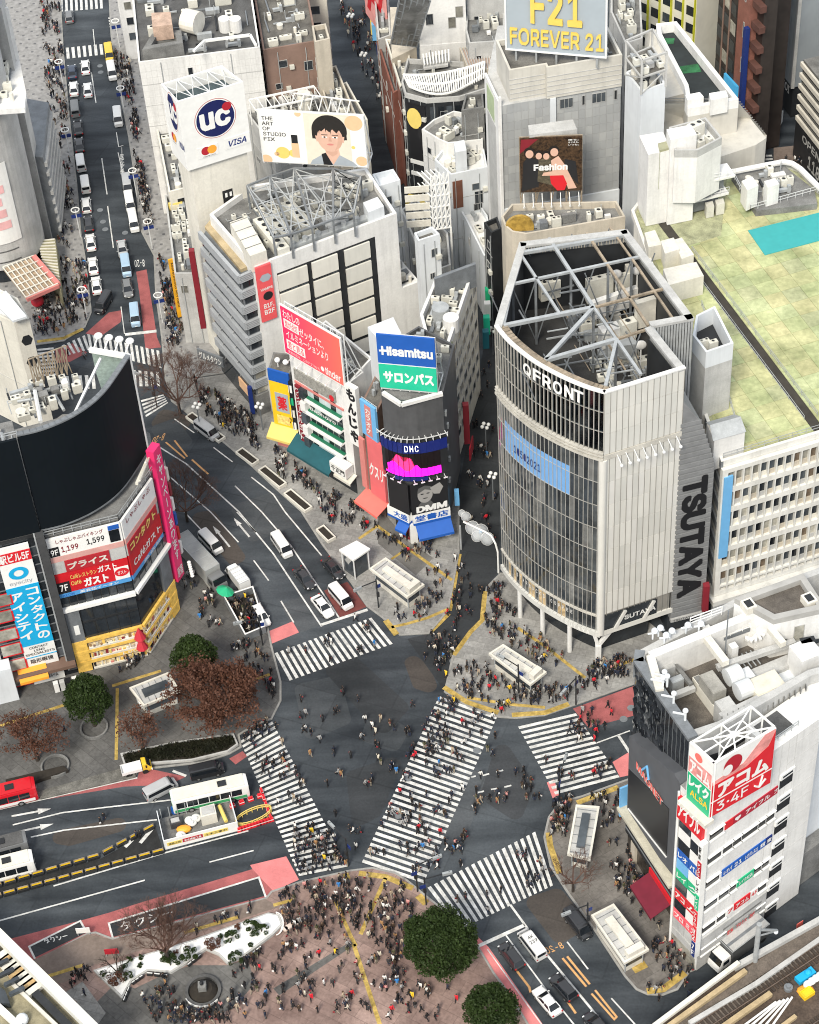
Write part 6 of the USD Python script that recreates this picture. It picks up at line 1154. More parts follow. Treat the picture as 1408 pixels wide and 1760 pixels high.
rows=[[('w',.0,.2),('s',.22,.34,C('red'),''),('s',.345,.46,AIF,'♥'),('s',.462,.93,AIF,'アイフル'),('s',.935,1,AIF,'プ')],[('w',0,.2),('w',.23,.37),('w',.38,.5),('w',.51,.75),('w',.76,.87),('w',.88,1)],[('w',0,.2),('s',.24,.4,C('blue'),'レオパ'),('s',.405,.55,C('blue'),'21'),('s',.555,.8,C('blue'),'レオパレス21'),('s',.805,.9,C('blue'),'賃貸'),('s',.905,1,C('navy'),'東')],[('w',0,.2),('w',.23,.38),('w',.39,.49),('s',.5,.76,C('green'),'レイクALSA'),('w',.77,.88),('w',.89,1)],[('w',0,.2),('w',.23,.36),('s',.37,.48,SIGNW,'7'),('s',.485,.74,C('red'),'アコム'),('s',.745,.86,SIGNW,'4F'),('w',.87,1)],[('w',0,.22),('w',.25,.38),('s',.39,.52,CREAM,'5'),('s',.525,.74,SIGNW,'プロミス'),('s',.745,.86,SIGNW,'3F'),('w',.87,1)],[('w',0,.22)]]
for j,rw in enumerate(rows):
 z=r0-pitch*j
 for it in rw:
  x0,x1=ua+(ub-ua)*it[1],ua+(ub-ua)*it[2]
  if it[0]=='w':
   wn=part(ab,'window',af2.box(MB(),x0,x1,z-.75,z+.75,-.2,.02),[DARKG,BLACK,DARKG][j%3])
   part(wn,'hood',af2.box(MB(),x0-.1,x1+.1,z+.76,z+.84,0,.3),SIGNW);part(wn,'sill',af2.box(MB(),x0-.1,x1+.1,z-.95,z-.76,0,.3),SIGNW)
  else:
   s_=part(ab,'sign_board',af2.box(MB(),x0,x1,z-.7,z+.72,0,.12),it[3])
   if it[4]:part(s_,'lettering',af2.text(MB(),it[4],x0+(x1-x0)*.12,x1-(x1-x0)*.1,z-.4,z+.45,.15,3),C('red')if it[3]in(SIGNW,CREAM)else SIGNW)
for j in range(8):
 z=r0+1.6-pitch*.94*j
 part(ab,'stair_opening',af2.box(MB(),ub+.35,uc_-.1,z-2.1,z-.2,-.3,.02),BLACK);part(ab,'balcony_rail',af2.box(MB(),ub+.3,uc_,z-.2,z+.75,0,.2),SIGNW);part(ab,'rail_opening',af2.box(MB(),ub+.6,uc_-.4,z+.1,z+.45,.2,.215),[DARKG,GREYG][j%2])
part(ab,'grey_base',af2.box(MB(),.0,ub+.2,.12,6.6,0,.12),LGREY)
for k in range(2):part(ab,'base_slot',af2.box(MB(),4.2,ub-.6,3.6+k*1.4,4.0+k*1.4,.12,.14),MGREY)
v9=[af1.uv(*PQ(*p))[1]for p in((445,345),(440,470),(430,700),(420,870),(410,970),(400,1080),(390,1190))]
ar=af1.L
part(ab,'white_rail',MB().bar(af1.pt(.05,1,.25),af1.pt(.05,wz-1,.25),.12),SIGNW)
hb2=part(ab,'red_header',af1.box(MB(),.2,ar-.3,v9[1]-.4,v9[0],0,.5),C('red'));part(hb2,'lettering',af1.text(MB(),'アイフル',.4,ar-.6,v9[1]+.2,v9[0]-.6,.53,4),SIGNW)
nb_=11;zt1=v9[1]-.5;bh_=(zt1-4.6)/nb_
cmap={3:'blue',4:'sky',5:'green',7:'red',9:'pink'}
txm={3:'レオパレス',5:'レイク',7:'アコム',9:'プロミス'}
for j in range(nb_):
 z1,z0=zt1-bh_*j,zt1-bh_*(j+1)+.06
 for s_,(x0,x1)in enumerate(((.25,ar*.48),(ar*.5,ar-.3))):
  m=C(cmap[j])if j in cmap and not(j==4 and s_)else((DARKG if(j+s_)%2==0 else SIGNW)if j<10 else LGREY)
  pn=part(ab,'face_panel',af1.box(MB(),x0,x1,z0,z1,0,.12),m)
  if j in txm:part(pn,'lettering',af1.text(MB(),txm[j][s_*2:s_*2+2]or 'F',x0+.2,x1-.2,z0+bh_*.2,z1-bh_*.25,.15,3),SIGNW)
part(ab,'street_doors',af1.box(MB(),.2,ar-.3,.15,3.0,0,.1),LITG);part(ab,'door_fascia',af1.box(MB(),.2,ar-.3,3.1,4.5,0,.2),LGREY)
cs_=part(ab,'corner_sign_column',af1.box(MB(),ar-.25,ar+.45,4,v9[1]-.2,0,.8),SIGNW)
for k,(c,tx)in enumerate([('white','駅前'),('crimson','アイフル'),('white','レオ'),('green','レイク'),('red','アコム'),('red','M2'),('navy','7F')]):
 z1=v9[1]-.5-k*3.4;pn=part(ab,'corner_sign',af1.box(MB(),ar-.22,ar+.42,z1-3.1,z1,.8,.9),C(c));part(pn,'lettering',af1.text(MB(),tx,ar-.12,ar+.32,z1-2.9,z1-.2,.93,3,True),C('black')if c=='white' else SIGNW)
g0,g1,g2=[G(x,y,wz)[:2]for x,y in((1180,1372),(1219,1408),(1324,1347))]
gl,gr=Fr(g0,g1),Fr(g1,g2);zt_l=43.0
zt_l=gr.uv(1230,1311)[1]
hs=part(ab,'red_hoarding',gr.box(MB(),0,gr.L,wz+.2,zt_l,-.25,.0),SIGNW);Hh=zt_l-wz
part(hs,'gradient_print',gr.poly(MB(),[(0.05,wz+Hh*.48),(gr.L-.05,wz+Hh*.64),(gr.L-.05,zt_l-.05),(gr.L*.82,zt_l-.05),(gr.L*.5,wz+Hh*.70),(.05,wz+Hh*.66)],.0,.02),M('salmon_halftone',(0.75,0.30,0.28),.5,.3,.8))
part(hs,'red_print',gr.poly(MB(),[(.05,wz+.25),(gr.L-.05,wz+.25),(gr.L-.05,zt_l-.4),(gr.L*.9,wz+Hh*.75),(gr.L*.55,wz+Hh*.60),(.05,wz+Hh*.60)],.02,.04),C('red'));part(hs,'white_line',gr.box(MB(),.05,gr.L-.05,wz+Hh*.28,wz+Hh*.30,.04,.06),SIGNW)
part(hs,'lettering',gr.text(MB(),'アコム',gr.L*.1,gr.L*.93,wz+Hh*.32,wz+Hh*.58,.07,6),SIGNW);part(hs,'lettering',gr.text(MB(),'3·4F',gr.L*.1,gr.L*.62,wz+Hh*.07,wz+Hh*.24,.07,1),SIGNW);part(hs,'arrow',MB().bar(gr.pt(gr.L*.84,wz+Hh*.27,.08),gr.pt(gr.L*.8,wz+Hh*.08,.08),.1).bar(gr.pt(gr.L*.72,wz+Hh*.15,.08),gr.pt(gr.L*.8,wz+Hh*.08,.08),.1).bar(gr.pt(gr.L*.9,wz+Hh*.17,.08),gr.pt(gr.L*.8,wz+Hh*.08,.08),.1),SIGNW)
part(hs,'emblem',gr.disc(MB(),gr.L*.32,wz+Hh*.8,1.3,1.5,.05,36),C('crimson'));part(hs,'emblem_dot',gr.disc(MB(),gr.L*.24,wz+Hh*.74,.7,.9,.07,24),SIGNW)
hg_=part(ab,'red_and_green_hoarding',gl.box(MB(),-.1,gl.L-.02,wz+.1,zt_l,-.25,0),SIGNW)
part(hg_,'salmon_print',gl.box(MB(),0,gl.L-.1,wz+Hh*.52,wz+Hh*.78,.0,.02),M('salmon_halftone',(0.75,0.30,0.28),.5));part(hg_,'lettering',gl.text(MB(),'アコム',gl.L*.06,gl.L*.92,wz+Hh*.53,wz+Hh*.76,.04,4),SIGNW);part(hg_,'emblem',gl.disc(MB(),gl.L*.4,wz+Hh*.88,.6,.7,.04,20),C('coral'))
part(hg_,'green_print',gl.box(MB(),0,gl.L-.1,wz+.15,wz+Hh*.5,.0,.02),C('green'));part(hg_,'lettering',gl.text(MB(),'レイク',gl.L*.06,gl.L*.92,wz+Hh*.28,wz+Hh*.48,.04,5),SIGNW);part(hg_,'lettering',gl.text(MB(),'ALSA',gl.L*.15,gl.L*.9,wz+Hh*.13,wz+Hh*.24,.04,3),C('yellow'))
lt=MB();cN=[gl.pt(0,zt_l-.15,-.3),gl.pt(gl.L,zt_l-.15,-.3),gr.pt(gr.L,zt_l-.15,-.3)];cB=cN[0]+(cN[2]-cN[1])
cen=(cN[0]+cN[2])/2
ring_=[cN[0],(cN[0]+cN[1])/2,cN[1],(cN[1]*2+cN[2])/3,(cN[1]+cN[2]*2)/3,cN[2],(cN[2]+cB)/2,cB,(cB+cN[0])/2]
for i in range(9):lt.bar(ring_[i],ring_[(i+1)%9],.1);lt.bar(ring_[i],cen,.08);lt.bar(ring_[i],[ring_[i][0],ring_[i][1],wz],.09);lt.bar((ring_[i]+cen)/2,(ring_[(i+1)%9]+cen)/2,.06)
part(ab,'roof_lattice',lt,SIGNW);part(ab,'lattice_hub',MB().ball(cen,.45),SIGNW)
for k in range(5):part(ab,'sign_lamp',MB().bar(gl.pt(gl.L*k/5,wz-.1,0),gl.pt(gl.L*k/5,wz-.3,1.2),.05),SIGNW)
part(ab,'cream_ledge',gl.box(MB(),-.4,gl.L+.4,wz-.7,wz,-.4,1.0),CREAM)
clutter(ab,[p[:2]for p in(af2.pt(5,0,-4),af2.pt(u_step-.5,0,-4),af2.pt(u_step-.5,0,-1),af2.pt(5,0,-1))],wz+.03,5,81,.9,.2)
# -- fashion building with the yellow lettered hoarding
zf=44.0
fb=thing('grey_panel_building','tall grey panelled fashion building under grey hoarding with yellow letters','building')
f0,f1,f2,f3=XY([(836,122),(858,168),(1068,132),(1040,20)],zf)
f4=XY([(855,30)],zf)[0]
FP=[f0,f1,f2,f3,f4]
part(fb,'wall',MB().prism(FP,.12,zf-1.5),LGREY)
ff=Fr(f1,f2);fl_=Fr(f0,f1)
GP=[M(f'grey_wall_panel_{i}',c,.55,.06,.3,streak=.08)for i,c in enumerate([(0.36,0.37,0.375),(0.39,0.40,0.40),(0.34,0.35,0.355)])]
vw=ff.uv(900,352)[1]
ustep=ff.uv(937,110)[0]
nC,nR=17,12
for i in range(nC):
 for j in range(nR):
  u0,u1=ff.L*i/nC,ff.L*(i+1)/nC;v0,v1=vw+(zf-1.5-vw)*j/nR,vw+(zf-1.5-vw)*(j+1)/nR
  part(fb,'wall_panel',ff.box(MB(),u0+.025,u1-.025,v0+.025,v1-.025,0,.05),GP[int(rng.integers(3))])
part(fb,'white_base',ff.box(MB(),0,ff.L,0.2,vw-.05,0,.3),COLD);part(fb,'white_flank',fl_.box(MB(),-.3,fl_.L+.1,.12,zf-.5,-.1,.25),WHITE);part(fb,'green_flank_panel',fl_.box(MB(),fl_.L*.15,fl_.L*.7,zf-6,zf-1.4,.25,.3),M('pale_green_panel',(0.40,0.48,0.30),.6,.2,.5));part(fb,'flank_strip',fl_.box(MB(),fl_.L*.15,fl_.L*.8,5,zf-6.3,.25,.29),LGREY)
part(fb,'white_corner',ff.box(MB(),-.1,.25,.12,zf+.2,-.1,.4),WHITE)
RIB=M('ribbed_cream_cladding',(0.55,0.53,0.48),.7,.1,.4,streak=.15)
up1=ff.uv(936,107,-1)[0]
FA=[ff.pt(1.8,0,-.6)[:2],ff.pt(up1,0,-.6)[:2],ff.pt(up1,0,.3)[:2],ff.pt(ff.L,0,.3)[:2],ff.pt(ff.L,0,-9)[:2],ff.pt(1.8,0,-9)[:2]]
part(fb,'attic',MB().prism(FA,zf-1.5,zf+3.2),RIB);part(fb,'attic_parapet',MB().ring(FA,.35,zf+3.2,zf+4.2),RIB);part(fb,'attic_roof',MB().sheet(Polygon(FA).buffer(-.35),zf+3.22),ROOFC)
for k in range(5):part(fb,'rib',ff.box(MB(),1.8,up1-.05,zf-1.0+k*.85,zf-.9+k*.85,-.6,-.53),LGREY);part(fb,'rib',ff.box(MB(),up1+.05,ff.L,zf-1.0+k*.85,zf-.9+k*.85,.3,.37),LGREY)
part(fb,'projecting_bay',ff.box(MB(),up1+.5,up1+1.4,vw,zf-1.5,.05,.4),COLD)
for(x0,x1)in((962,985),(1000,1003),(1017,1041),(1055,1058)):a,b=ff.uv(x0,178)[0],ff.uv(x1,172)[0];ff.window(fb,a,max(b,a+.5),ff.uv(1000,172)[1]-.9,ff.uv(1000,172)[1]+.9,.06,GREYG if x1-x0>8 else BLACK,mull=2 if x1-x0>8 else 0)
zs0=zf+5.2;sf2=GF((869,85),(1043,100),zs0);zs1=sf2.uv(866,-40)[1]
sb2=part(fb,'grey_hoarding',sf2.box(MB(),.25,sf2.L-.25,zs0+.25,zs1,-.3,.0),M('grey_hoarding_print',(0.36,0.41,0.45),.5,.05,.3),label='grey hoarding with raised yellow letters');part(fb,'hoarding_frame',sf2.box(MB(),0,.25,zs0,zs1,-.35,.12),SIGNW);part(fb,'hoarding_frame',sf2.box(MB(),sf2.L-.25,sf2.L,zs0,zs1,-.35,.12),SIGNW);part(fb,'hoarding_frame',sf2.box(MB(),.25,sf2.L-.25,zs0,zs0+.25,-.35,.11),SIGNW)
YT=flat('raised_yellow_letter',(0.78,0.56,0.12),.5)
def raised(fr,par,text,x0,x1,v0,v1,d,th,mat,bold):
 v,f=glyphs(text,bold);wd=v[:,0].max();m=MB()
 for dd in(d,d+th):m.add([fr.pt(x0+x/wd*(x1-x0),v0+y*(v1-v0),dd)for x,y in v],f)
 return part(par,'letter',m,mat)
a,b=sf2.uv(877,75,.3),sf2.uv(1038,60,.3)
raised(sf2,sb2,'FOREVER 21',a[0],b[0],a[1],sf2.uv(877,47,.3)[1],.15,.25,YT,2)
a,b=sf2.uv(912,40,.3),sf2.uv(1001,47,.3);raised(sf2,sb2,'F21',a[0],b[0],a[1],a[1]+6.2,.15,.25,YT,3)
for k in range(5):u=sf2.L*(k+.5)/5;part(fb,'hoarding_leg',MB().bar(sf2.pt(u,zf+3.2,-.3),sf2.pt(u,zs0,-.3),.14).bar(sf2.pt(u,zf+3.2,-3),sf2.pt(u,zs1-3,-.4),.1),STEEL)
clutter(fb,[ff.pt(ff.L-5,0,-.3)[:2],ff.pt(ff.L-.6,0,-.3)[:2],ff.pt(ff.L-.6,0,-8)[:2],ff.pt(ff.L-5,0,-8)[:2]],zf+3.24,7,91,1.0,.2)
ta=XY([(1075,132),(1102,166),(1144,152),(1120,112)],46);part(fb,'corner_tower',MB().prism(ta,.12,46),COLD);part(fb,'tower_parapet',MB().ring(ta,.35,46,46.9),COLD);part(fb,'tower_roof',MB().sheet(Polygon(ta).buffer(-.3),46.03),MGREY)
cage=MB();tz=52.5;tq=[np.array([*p,46.4])for p in ta]
for i in range(4):
 a,b=tq[i],tq[(i+1)%4];cage.bar(a,a+[0,0,6],.16);cage.bar(a+[0,0,6],b+[0,0,6],.14);cage.bar(a+[0,0,3],b+[0,0,3],.12);cage.bar(a,b+[0,0,3],.08)
part(fb,'plant_cage',cage,LGREY);clutter(fb,ta,46.05,6,92,1.2,.1);part(fb,'cage_deck',MB().sheet(Polygon(ta).buffer(-.2),49.4),ROOFC);clutter(fb,ta,49.42,6,93,1.3,.1)
# -- low annex with sloping ribbed face and dark green roof
gb=thing('green_roof_annex','grey ribbed building with long dark roof patched bright green','building')
gz=34.0
gpx=[(1100,205),(1165,285),(1300,240),(1318,228),(1160,35),(1110,45)]
gpz=XY(gpx,gz);part(gb,'wall',MB().prism(gpz,.12,gz-1),RIB)
r1=XY([(1145,45),(1175,160),(1180,168),(1272,172),(1163,40)],gz+5)
part(gb,'upper_wall',MB().prism(XY([(1102,166),(1176,148),(1183,188),(1270,172),(1163,38),(1120,40)],gz+5),gz-1,gz+3.6),RIB);up=XY([(1130,60),(1176,148),(1183,188),(1270,172),(1163,38),(1128,42)],gz+5)
part(gb,'parapet',MB().ring(up,.7,gz+3.6,gz+5.2),WHITE);part(gb,'roof',MB().sheet(Polygon(up).buffer(-.6),gz+3.62),M('black_green_roof',(0.022,0.028,0.03),.8,.4,.3))
for px in([(1141,62),(1160,62),(1158,72),(1138,72)],[(1162,112),(1200,106),(1206,120),(1165,124)]):part(gb,'green_patch',MB().sheet(XY(px,gz+4),gz+3.65),M('bright_green_turf',(0.03,0.15,0.06),.9,.5,.6,fvar=.3))
sa,sb_,sc_,sd_=G(1102,166,gz+5),G(1270,172,gz+5),G(1318,232,27),G(1110,235,27)
part(gb,'sloping_face',MB().add([sa+[0,0,-1.3],sb_+[0,0,-.5],sc_,sd_],[[0,3,2,1]]).prism([sd_[:2],sc_[:2],gpz[3],gpz[0]],.12,27),RIB)
for k in range(16):
 t=k/16;a=sa*(1-t)+sd_*t;b=sb_*(1-t)+sc_*t;part(gb,'cladding_rib',MB().bar(a+[0,0,-.2],b+[0,0,.1],.06),MGREY)
for px in([(1182,172),(1210,166),(1203,158),(1178,163)],[(1222,172),(1252,166),(1248,155),(1219,160)]):part(gb,'roof_box',MB().prism(XY(px,gz+6.5),gz+3.63,gz+6.5),WHITE)
part(gb,'dark_opening',MB().prism(XY([(1265,225),(1279,221),(1279,233),(1266,236)],30),29.6,30.2),BLACK)
# -- low building carrying the square photo hoarding
pbg=block('photo_hoarding_building','beige round-cornered building carrying square dark photo hoarding',XY([(862,372),(868,388),(880,398),(905,402),(1075,372),(1060,345),(880,350)],30),30,BEIGE,MGREY,parapet=1.2)
zp=31.5;pf_=GF((895,331),(1000,327),zp);pz1=pf_.uv(894,238)[1]
ph=part(pbg,'photo_hoarding',pf_.box(MB(),0,pf_.L,zp,pz1,-.4,0),flat('night_photo_print',(0.010,0.008,0.010),.4,var=.5,scale=2.6,tint=(0.11,0.065,0.035)),label='square hoarding with four friends at night');PLn,PHh=pf_.L,pz1-zp
def pp(pts,m,d):ppl(pf_,ph,[(PLn*x,zp+PHh*y)for x,y in pts],d,m)
pp([(0,.72),(.3,.98),(.02,.98)],C('maroon'),.02);pp([(.02,.02),(.05,.55),(.12,.66),(.3,.6),(.3,.1)],flat('photo_black',(0.02,0.02,0.022)),.02);pp([(.28,.2),(.3,.6),(.5,.65),(.55,.1)],flat('photo_camo',(0.10,0.085,0.055),var=.6,scale=2),.022);pp([(.5,.58),(.62,.66),(.72,.5),(.92,.05),(.78,.04),(.7,.3),(.35,.3),(.38,.36),(.52,.38)],C('skin'),.026);pp([(.48,.3),(.7,.3),(.76,.14),(.72,.02),(.6,.02),(.5,.15)],C('red'),.03);pp([(.72,.6),(.9,.55),(.95,.1),(.8,.3),(.72,.5)],flat('photo_black',(0.02,0.02,0.022)),.024)
for x,y,r in((.15,.72,.075),(.3,.68,.06),(.42,.67,.06),(.55,.74,.075)):
 pf_.disc;part(ph,'portrait_hair',pf_.disc(MB(),PLn*x,zp+PHh*(y+.03),PLn*r*1.15,PHh*r*1.1,.032,20),C('hair'));part(ph,'portrait_face',pf_.disc(MB(),PLn*(x+.005),zp+PHh*(y-.01),PLn*r*.85,PHh*r*1.0,.036,20),C('skin'))
part(ph,'lettering',pf_.text(MB(),'Fashion',PLn*.22,PLn*.77,zp+PHh*.4,zp+PHh*.52,.05,5),SIGNW)
for k,tx in enumerate(('贈る。','はじまる。','いつも。')):part(ph,'lettering',pf_.text(MB(),tx,PLn*.78,PLn*.95,zp+PHh*(.93-k*.045),zp+PHh*(.96-k*.045),.05,1),SIGNW)
for k in range(7):u=PLn*(.05+k*.15);part(pbg,'spot_lamp',MB().bar(pf_.pt(u,zp-.2,.1),pf_.pt(u,zp-1.2,2.2),.05).bar(pf_.pt(u,zp-1.2,2.2),pf_.pt(u,zp-.9,2.4),.2,6,.05),SIGNW)
frame3(pf_,pbg,0,PLn,28.9,pz1,4.5,4,RUST,.1);part(pbg,'roof_cage',MB().prism(XY([(910,232),(992,222),(985,205),(908,215)],pz1+.5),pz1-3,pz1+.5),LGREY)
part(pbg,'stained_fanlight',MB().bar(G(893,388,29.5),G(893,388,29.5)+[0,-.5,0],2.2,20),M('amber_glass',(0.42,0.27,0.06),.4,.5,1));clutter(pbg,XY([(905,392),(1065,366),(1055,352),(900,360)],30),28.85,14,95,1.0,.1)
# ------------------------------------------------------------------ background buildings
def tower(name,label,px,z,wall,roof=None,n=8,seed=0,win=None,parapet=.9,zb=0.0,cap=None,big=1.0):
 """block + windows on the sides the camera sees + roof plant"""
 q=XY(px,z);t=block(name,label,q,z,wall,roof,0.12,parapet,cap=cap)
 if win:
  for f in walls(q):
   if faces_eye(f)and f.L>3:
    v0=max(zb,3.5);nv=max(1,int((z-parapet-v0)/win[1]));nu=max(1,int(f.L/win[0]))
    f.windows(t,.4,f.L-.4,v0,v0+nv*win[1],nu,nv,win[2],win[3])
 else:
  rw=np.random.default_rng(seed+500)
  for f in walls(q):
   if faces_eye(f)and f.L>2.5:
    for u in(rw.uniform(.1,.3),rw.uniform(.7,.9)):part(t,'drainpipe',MB().bar(f.pt(f.L*u,.2,.09),f.pt(f.L*u,z-parapet,.09),.055,4),STEEL)
    for j in range(int((z-8)/4.2)):
     zz_=z-parapet-3.2-j*4.2;u=f.L*rw.uniform(.15,.6)
     if rw.random()<.75:f.window(t,u,u+rw.uniform(.7,1.5),zz_,zz_+rw.uniform(1.0,1.7),0,[DARKG,GREYG,LITG][int(rw.integers(3))],mull=int(rw.integers(2)))
     if rw.random()<.5:part(t,'wall_condenser',f.box(MB(),min(u+1.8,f.L-.9),min(u+2.6,f.L-.1),zz_-.4,zz_+.35,.02,.5),ACM)
     if rw.random()<.5:part(t,'string_course',f.box(MB(),0,f.L,zz_-1.0,zz_-.92,0,.05),LGREY)
 if n:clutter(t,list(Polygon(q).buffer(-.5).exterior.coords),z-parapet+.03,n,seed,big,.3,frame_at(q[0],q[1]))
 return t,q
rt=thing('round_grey_tower','round grey concrete tower with white advert banner at left edge','building')
rc=G(8,445)[:2];part(rt,'drum',MB().cyl(rc,7.6,3.5,34,48),LGREY);part(rt,'drum_foot',MB().cyl(rc,6.6,.12,3.5,40),DARKG);part(rt,'drum_upper',MB().cyl(rc,7.2,34,62,48),LGREY)
def on_drum(r,a0,a1,z0,z1,n=14):
 a=np.linspace(a0,a1,n);m=MB()
 for i in range(n-1):m.quad(*[[rc[0]+r*math.sin(t),rc[1]-r*math.cos(t),z]for t,z in((a[i],z0),(a[i+1],z0),(a[i+1],z1),(a[i],z1))])
 return m
part(rt,'advert_banner',on_drum(7.75,-.5,.72,9,25),SIGNW,label='white advert banner with pale pink blocks')
for k in range(5):part(rt,'banner_print',on_drum(7.82,.1,.55-.05*(k%3),12+k*2.4,13.6+k*2.4),M('pale_pink_print',(0.80,0.45,0.45),.5));
for z in(5.0,7.2):part(rt,'drum_slot',on_drum(7.66,.1,.6,z,z+.25,6),DGREY)
tp_=[rc+[8.2,3.5],rc+[8.2,8],rc+[3,10],rc+[2,6]];part(rt,'rear_slab',MB().prism(tp_,.12,48),LGREY);rw_=[rc+[9.6,4],rc+[9.6,20],rc+[5,22],rc+[4,6]];part(rt,'louvred_wing',MB().prism(rw_,.12,18),DSTEEL)
lw=Fr(rw_[0],rw_[1]);lw=lw if lw.n[0]>0 else Fr(rw_[1],rw_[0])
for k in range(8):part(rt,'louvre',MB().box(rw_[0][0]+.02,rw_[0][0]+.5,rw_[0][1],rw_[0][1]+15,2+k*2,2.8+k*2),LGREY)
red_m=GF((-18,78),(22,68),40);part(rt,'white_sign',red_m.box(MB(),-.5,red_m.L+.4,36,46,-.3,0),SIGNW);part(rt,'red_letter',red_m.text(MB(),'M',red_m.L*.2,red_m.L*.95,37.5,43.5,.03,4),C('red'))
part(rt,'roof_terrace',MB().prism(XY([(-30,190),(42,185),(45,160),(28,75),(-30,90)],36),35,36),WHITE);clutter(rt,XY([(-20,185),(38,180),(26,85),(-20,95)],36),36.02,8,200,1.2,.2)
can=XY([(5,460),(58,440),(100,488),(45,512)],5.2);ct=part(rt,'red_canopy',MB().prism(can,4.6,5.0),M('cream_canopy_glass',(0.40,0.31,0.22),.4,.45,.8));gr_=MB()
for k in range(8):a=can[0]+(can[1]-can[0])*k/7;b=can[3]+(can[2]-can[3])*k/7;gr_.bar([*a,5.3],[*b,5.3],.08)
for k in range(6):a=can[0]+(can[3]-can[0])*k/5;b=can[1]+(can[2]-can[1])*k/5;gr_.bar([*a,5.35],[*b,5.35],.08)
part(ct,'canopy_grid',gr_,CREAM);part(ct,'canopy_edge',MB().bar([*can[3],4.9],[*can[2],4.9],.35).bar([*can[1],5.0],[*can[2],5.0],.4),C('rose'));part(rt,'red_ball',MB().ball(G(64,517,2.2),1.1,2),C('crimson'))
part(rt,'ribbed_roof',MB().prism(XY([(66,412),(95,410),(105,500),(75,455)],4),.12,4),M('moss_ribbed_roof',(0.30,0.28,0.18),.8,.3,1))
for k in range(16):a,b=G(66+k*.8,414+k*4.6,4.05),G(94+k*.7,411+k*5.4,4.05);part(rt,'roof_rib',MB().bar(a,b,.1),CREAM)
tower('small_cream_building','plain cream building with dark six sided openings beside round tower',[(-90,500),(24,555),(50,547),(30,512),(-70,462)],24,CREAM,WHITE,5,11,None)
scb=stage.GetPrimAtPath('/World/small_cream_building');sw=GF((24,555),(50,547),24)
for k in range(3):part(scb,'dark_opening',sw.disc(MB(),sw.L*.55,20-k*4.4,.9,1.1,.04,6),BLACK)
shp=G(30,525,25);part(scb,'curved_canopy',MB().prism(XY([(-10,520),(22,552),(46,544),(10,500)],25.5),25.2,25.6),COLD)
wt,wq=tower('white_tile_block','white tiled block with grey hopper and tanks on its roof',[(238,107),(447,81),(425,-60),(222,-60)],32,WHITE,DGREY,16,13,None,cap=WHITE,parapet=.5,big=1.3)
wtf=Fr(wq[0],wq[1])
for k in range(1,22):part(wt,'tile_joint',wtf.box(MB(),wtf.L*k/22,wtf.L*k/22+.03,6,31.4,0,.012),GRID)
for k in range(9):part(wt,'tile_joint',wtf.box(MB(),0,wtf.L,30-k*1.3,30.03-k*1.3,0,.014),GRID)
hp=XY([(245,90),(315,78),(312,55),(262,62)],33.5);part(wt,'concrete_hopper',MB().ring(hp,1.0,31.5,34),MGREY);part(wt,'hopper_floor',MB().sheet(hp,32.2),BLACK)
part(wt,'rusty_cooler',MB().prism(XY([(262,46),(296,42),(293,20),(260,22)],36),33.2,36),M('salmon_rusty_casing',(0.50,0.36,0.28),.8,.3,.8,fvar=.2));part(wt,'round_tank',MB().bar(G(318,34,34),G(342,40,34),2.0,18),CREAM)
part(wt,'pergola',MB().path([G(333,88,35),G(352,70,35),G(430,60,35),G(440,78,35)],.2).bar(G(352,70,35),G(352,84,32),.18).bar(G(390,66,35),G(390,80,32),.18),SIGNW)
for px in((386,40),(405,40)):part(wt,'water_tank',MB().cyl(G(*px,33)[:2],1.0,31.6,34,14),WHITE)
bt_,bq=tower('brown_tile_block','block with plain brown side wall beside white tiled block',[(452,86),(545,70),(520,-60),(428,-60)],30,BROWN,ROOFC,10,17,None);bfr=Fr(bq[0],bq[1]);bfr.window(bt_,bfr.L*.72,bfr.L*.88,24.5,26.4,0,DARKG);
tower('cream_stair_block','narrow cream stair block with small window above busy lane',[(541,72),(567,66),(560,40),(536,44)],32,BEIGE,ROOFC,2,18,(3,4,.4,.4),zb=20)
tower('lane_edge_block','low beige block with many condensers along busy lane',[(545,120),(566,200),(612,196),(578,112)],22,BEIGE,MGREY,16,19,None)
tower('fence_top_block','low block with curved white parapet behind cosmetics hoarding',[(575,150),(600,215),(632,205),(596,140)],20,CREAM,MGREY,4,20,None,cap=CREAM)
tower('steel_frame_block','block with open white steel frames and condensers behind emblem tower',[(425,195),(470,255),(560,190),(540,150),(440,150)],20,LGREY,MGREY,24,22,None)
sfb=stage.GetPrimAtPath('/World/steel_frame_block');fm_=MB()
for k in range(9):a=G(428+k*14,172-k*3,24);fm_.bar(a,a-[0,0,5],.08);fm_.bar(a,G(440+k*14,190-k*3,24),.07);
fm_.bar(G(428,172,24),G(540,148,24),.14).bar(G(440,190,24),G(552,166,24),.14);part(sfb,'open_frame',fm_,SIGNW)
tr_=MB()
for k in range(7):a,b=G(490+k*16,158+k*2,23),G(500+k*16,185+k*2,23);tr_.bar(a,b,.06);c=G(506+k*16,160+k*2,25.5);tr_.bar(a,c,.09);tr_.bar(b,c,.09);tr_.bar(c,G(522+k*16,162+k*2,25.5),.09)
part(sfb,'white_truss',tr_,SIGNW);part(sfb,'barrel_tank',MB().cyl(G(522,165,24)[:2],1.2,19,24.5,14),CREAM)
tower('street_side_block','cream shop block with signs along bus street left of slim tower',[(258,165),(290,330),(330,320),(300,150)],18,CREAM,MGREY,14,24,(3,3.4,.5,.5))
tower('grey_shop_block','low grey shop block with yellow beer signs on bus street',[(283,335),(300,470),(345,470),(330,330)],15,LGREY,MGREY,12,25,None)
gsb=stage.GetPrimAtPath('/World/grey_shop_block')
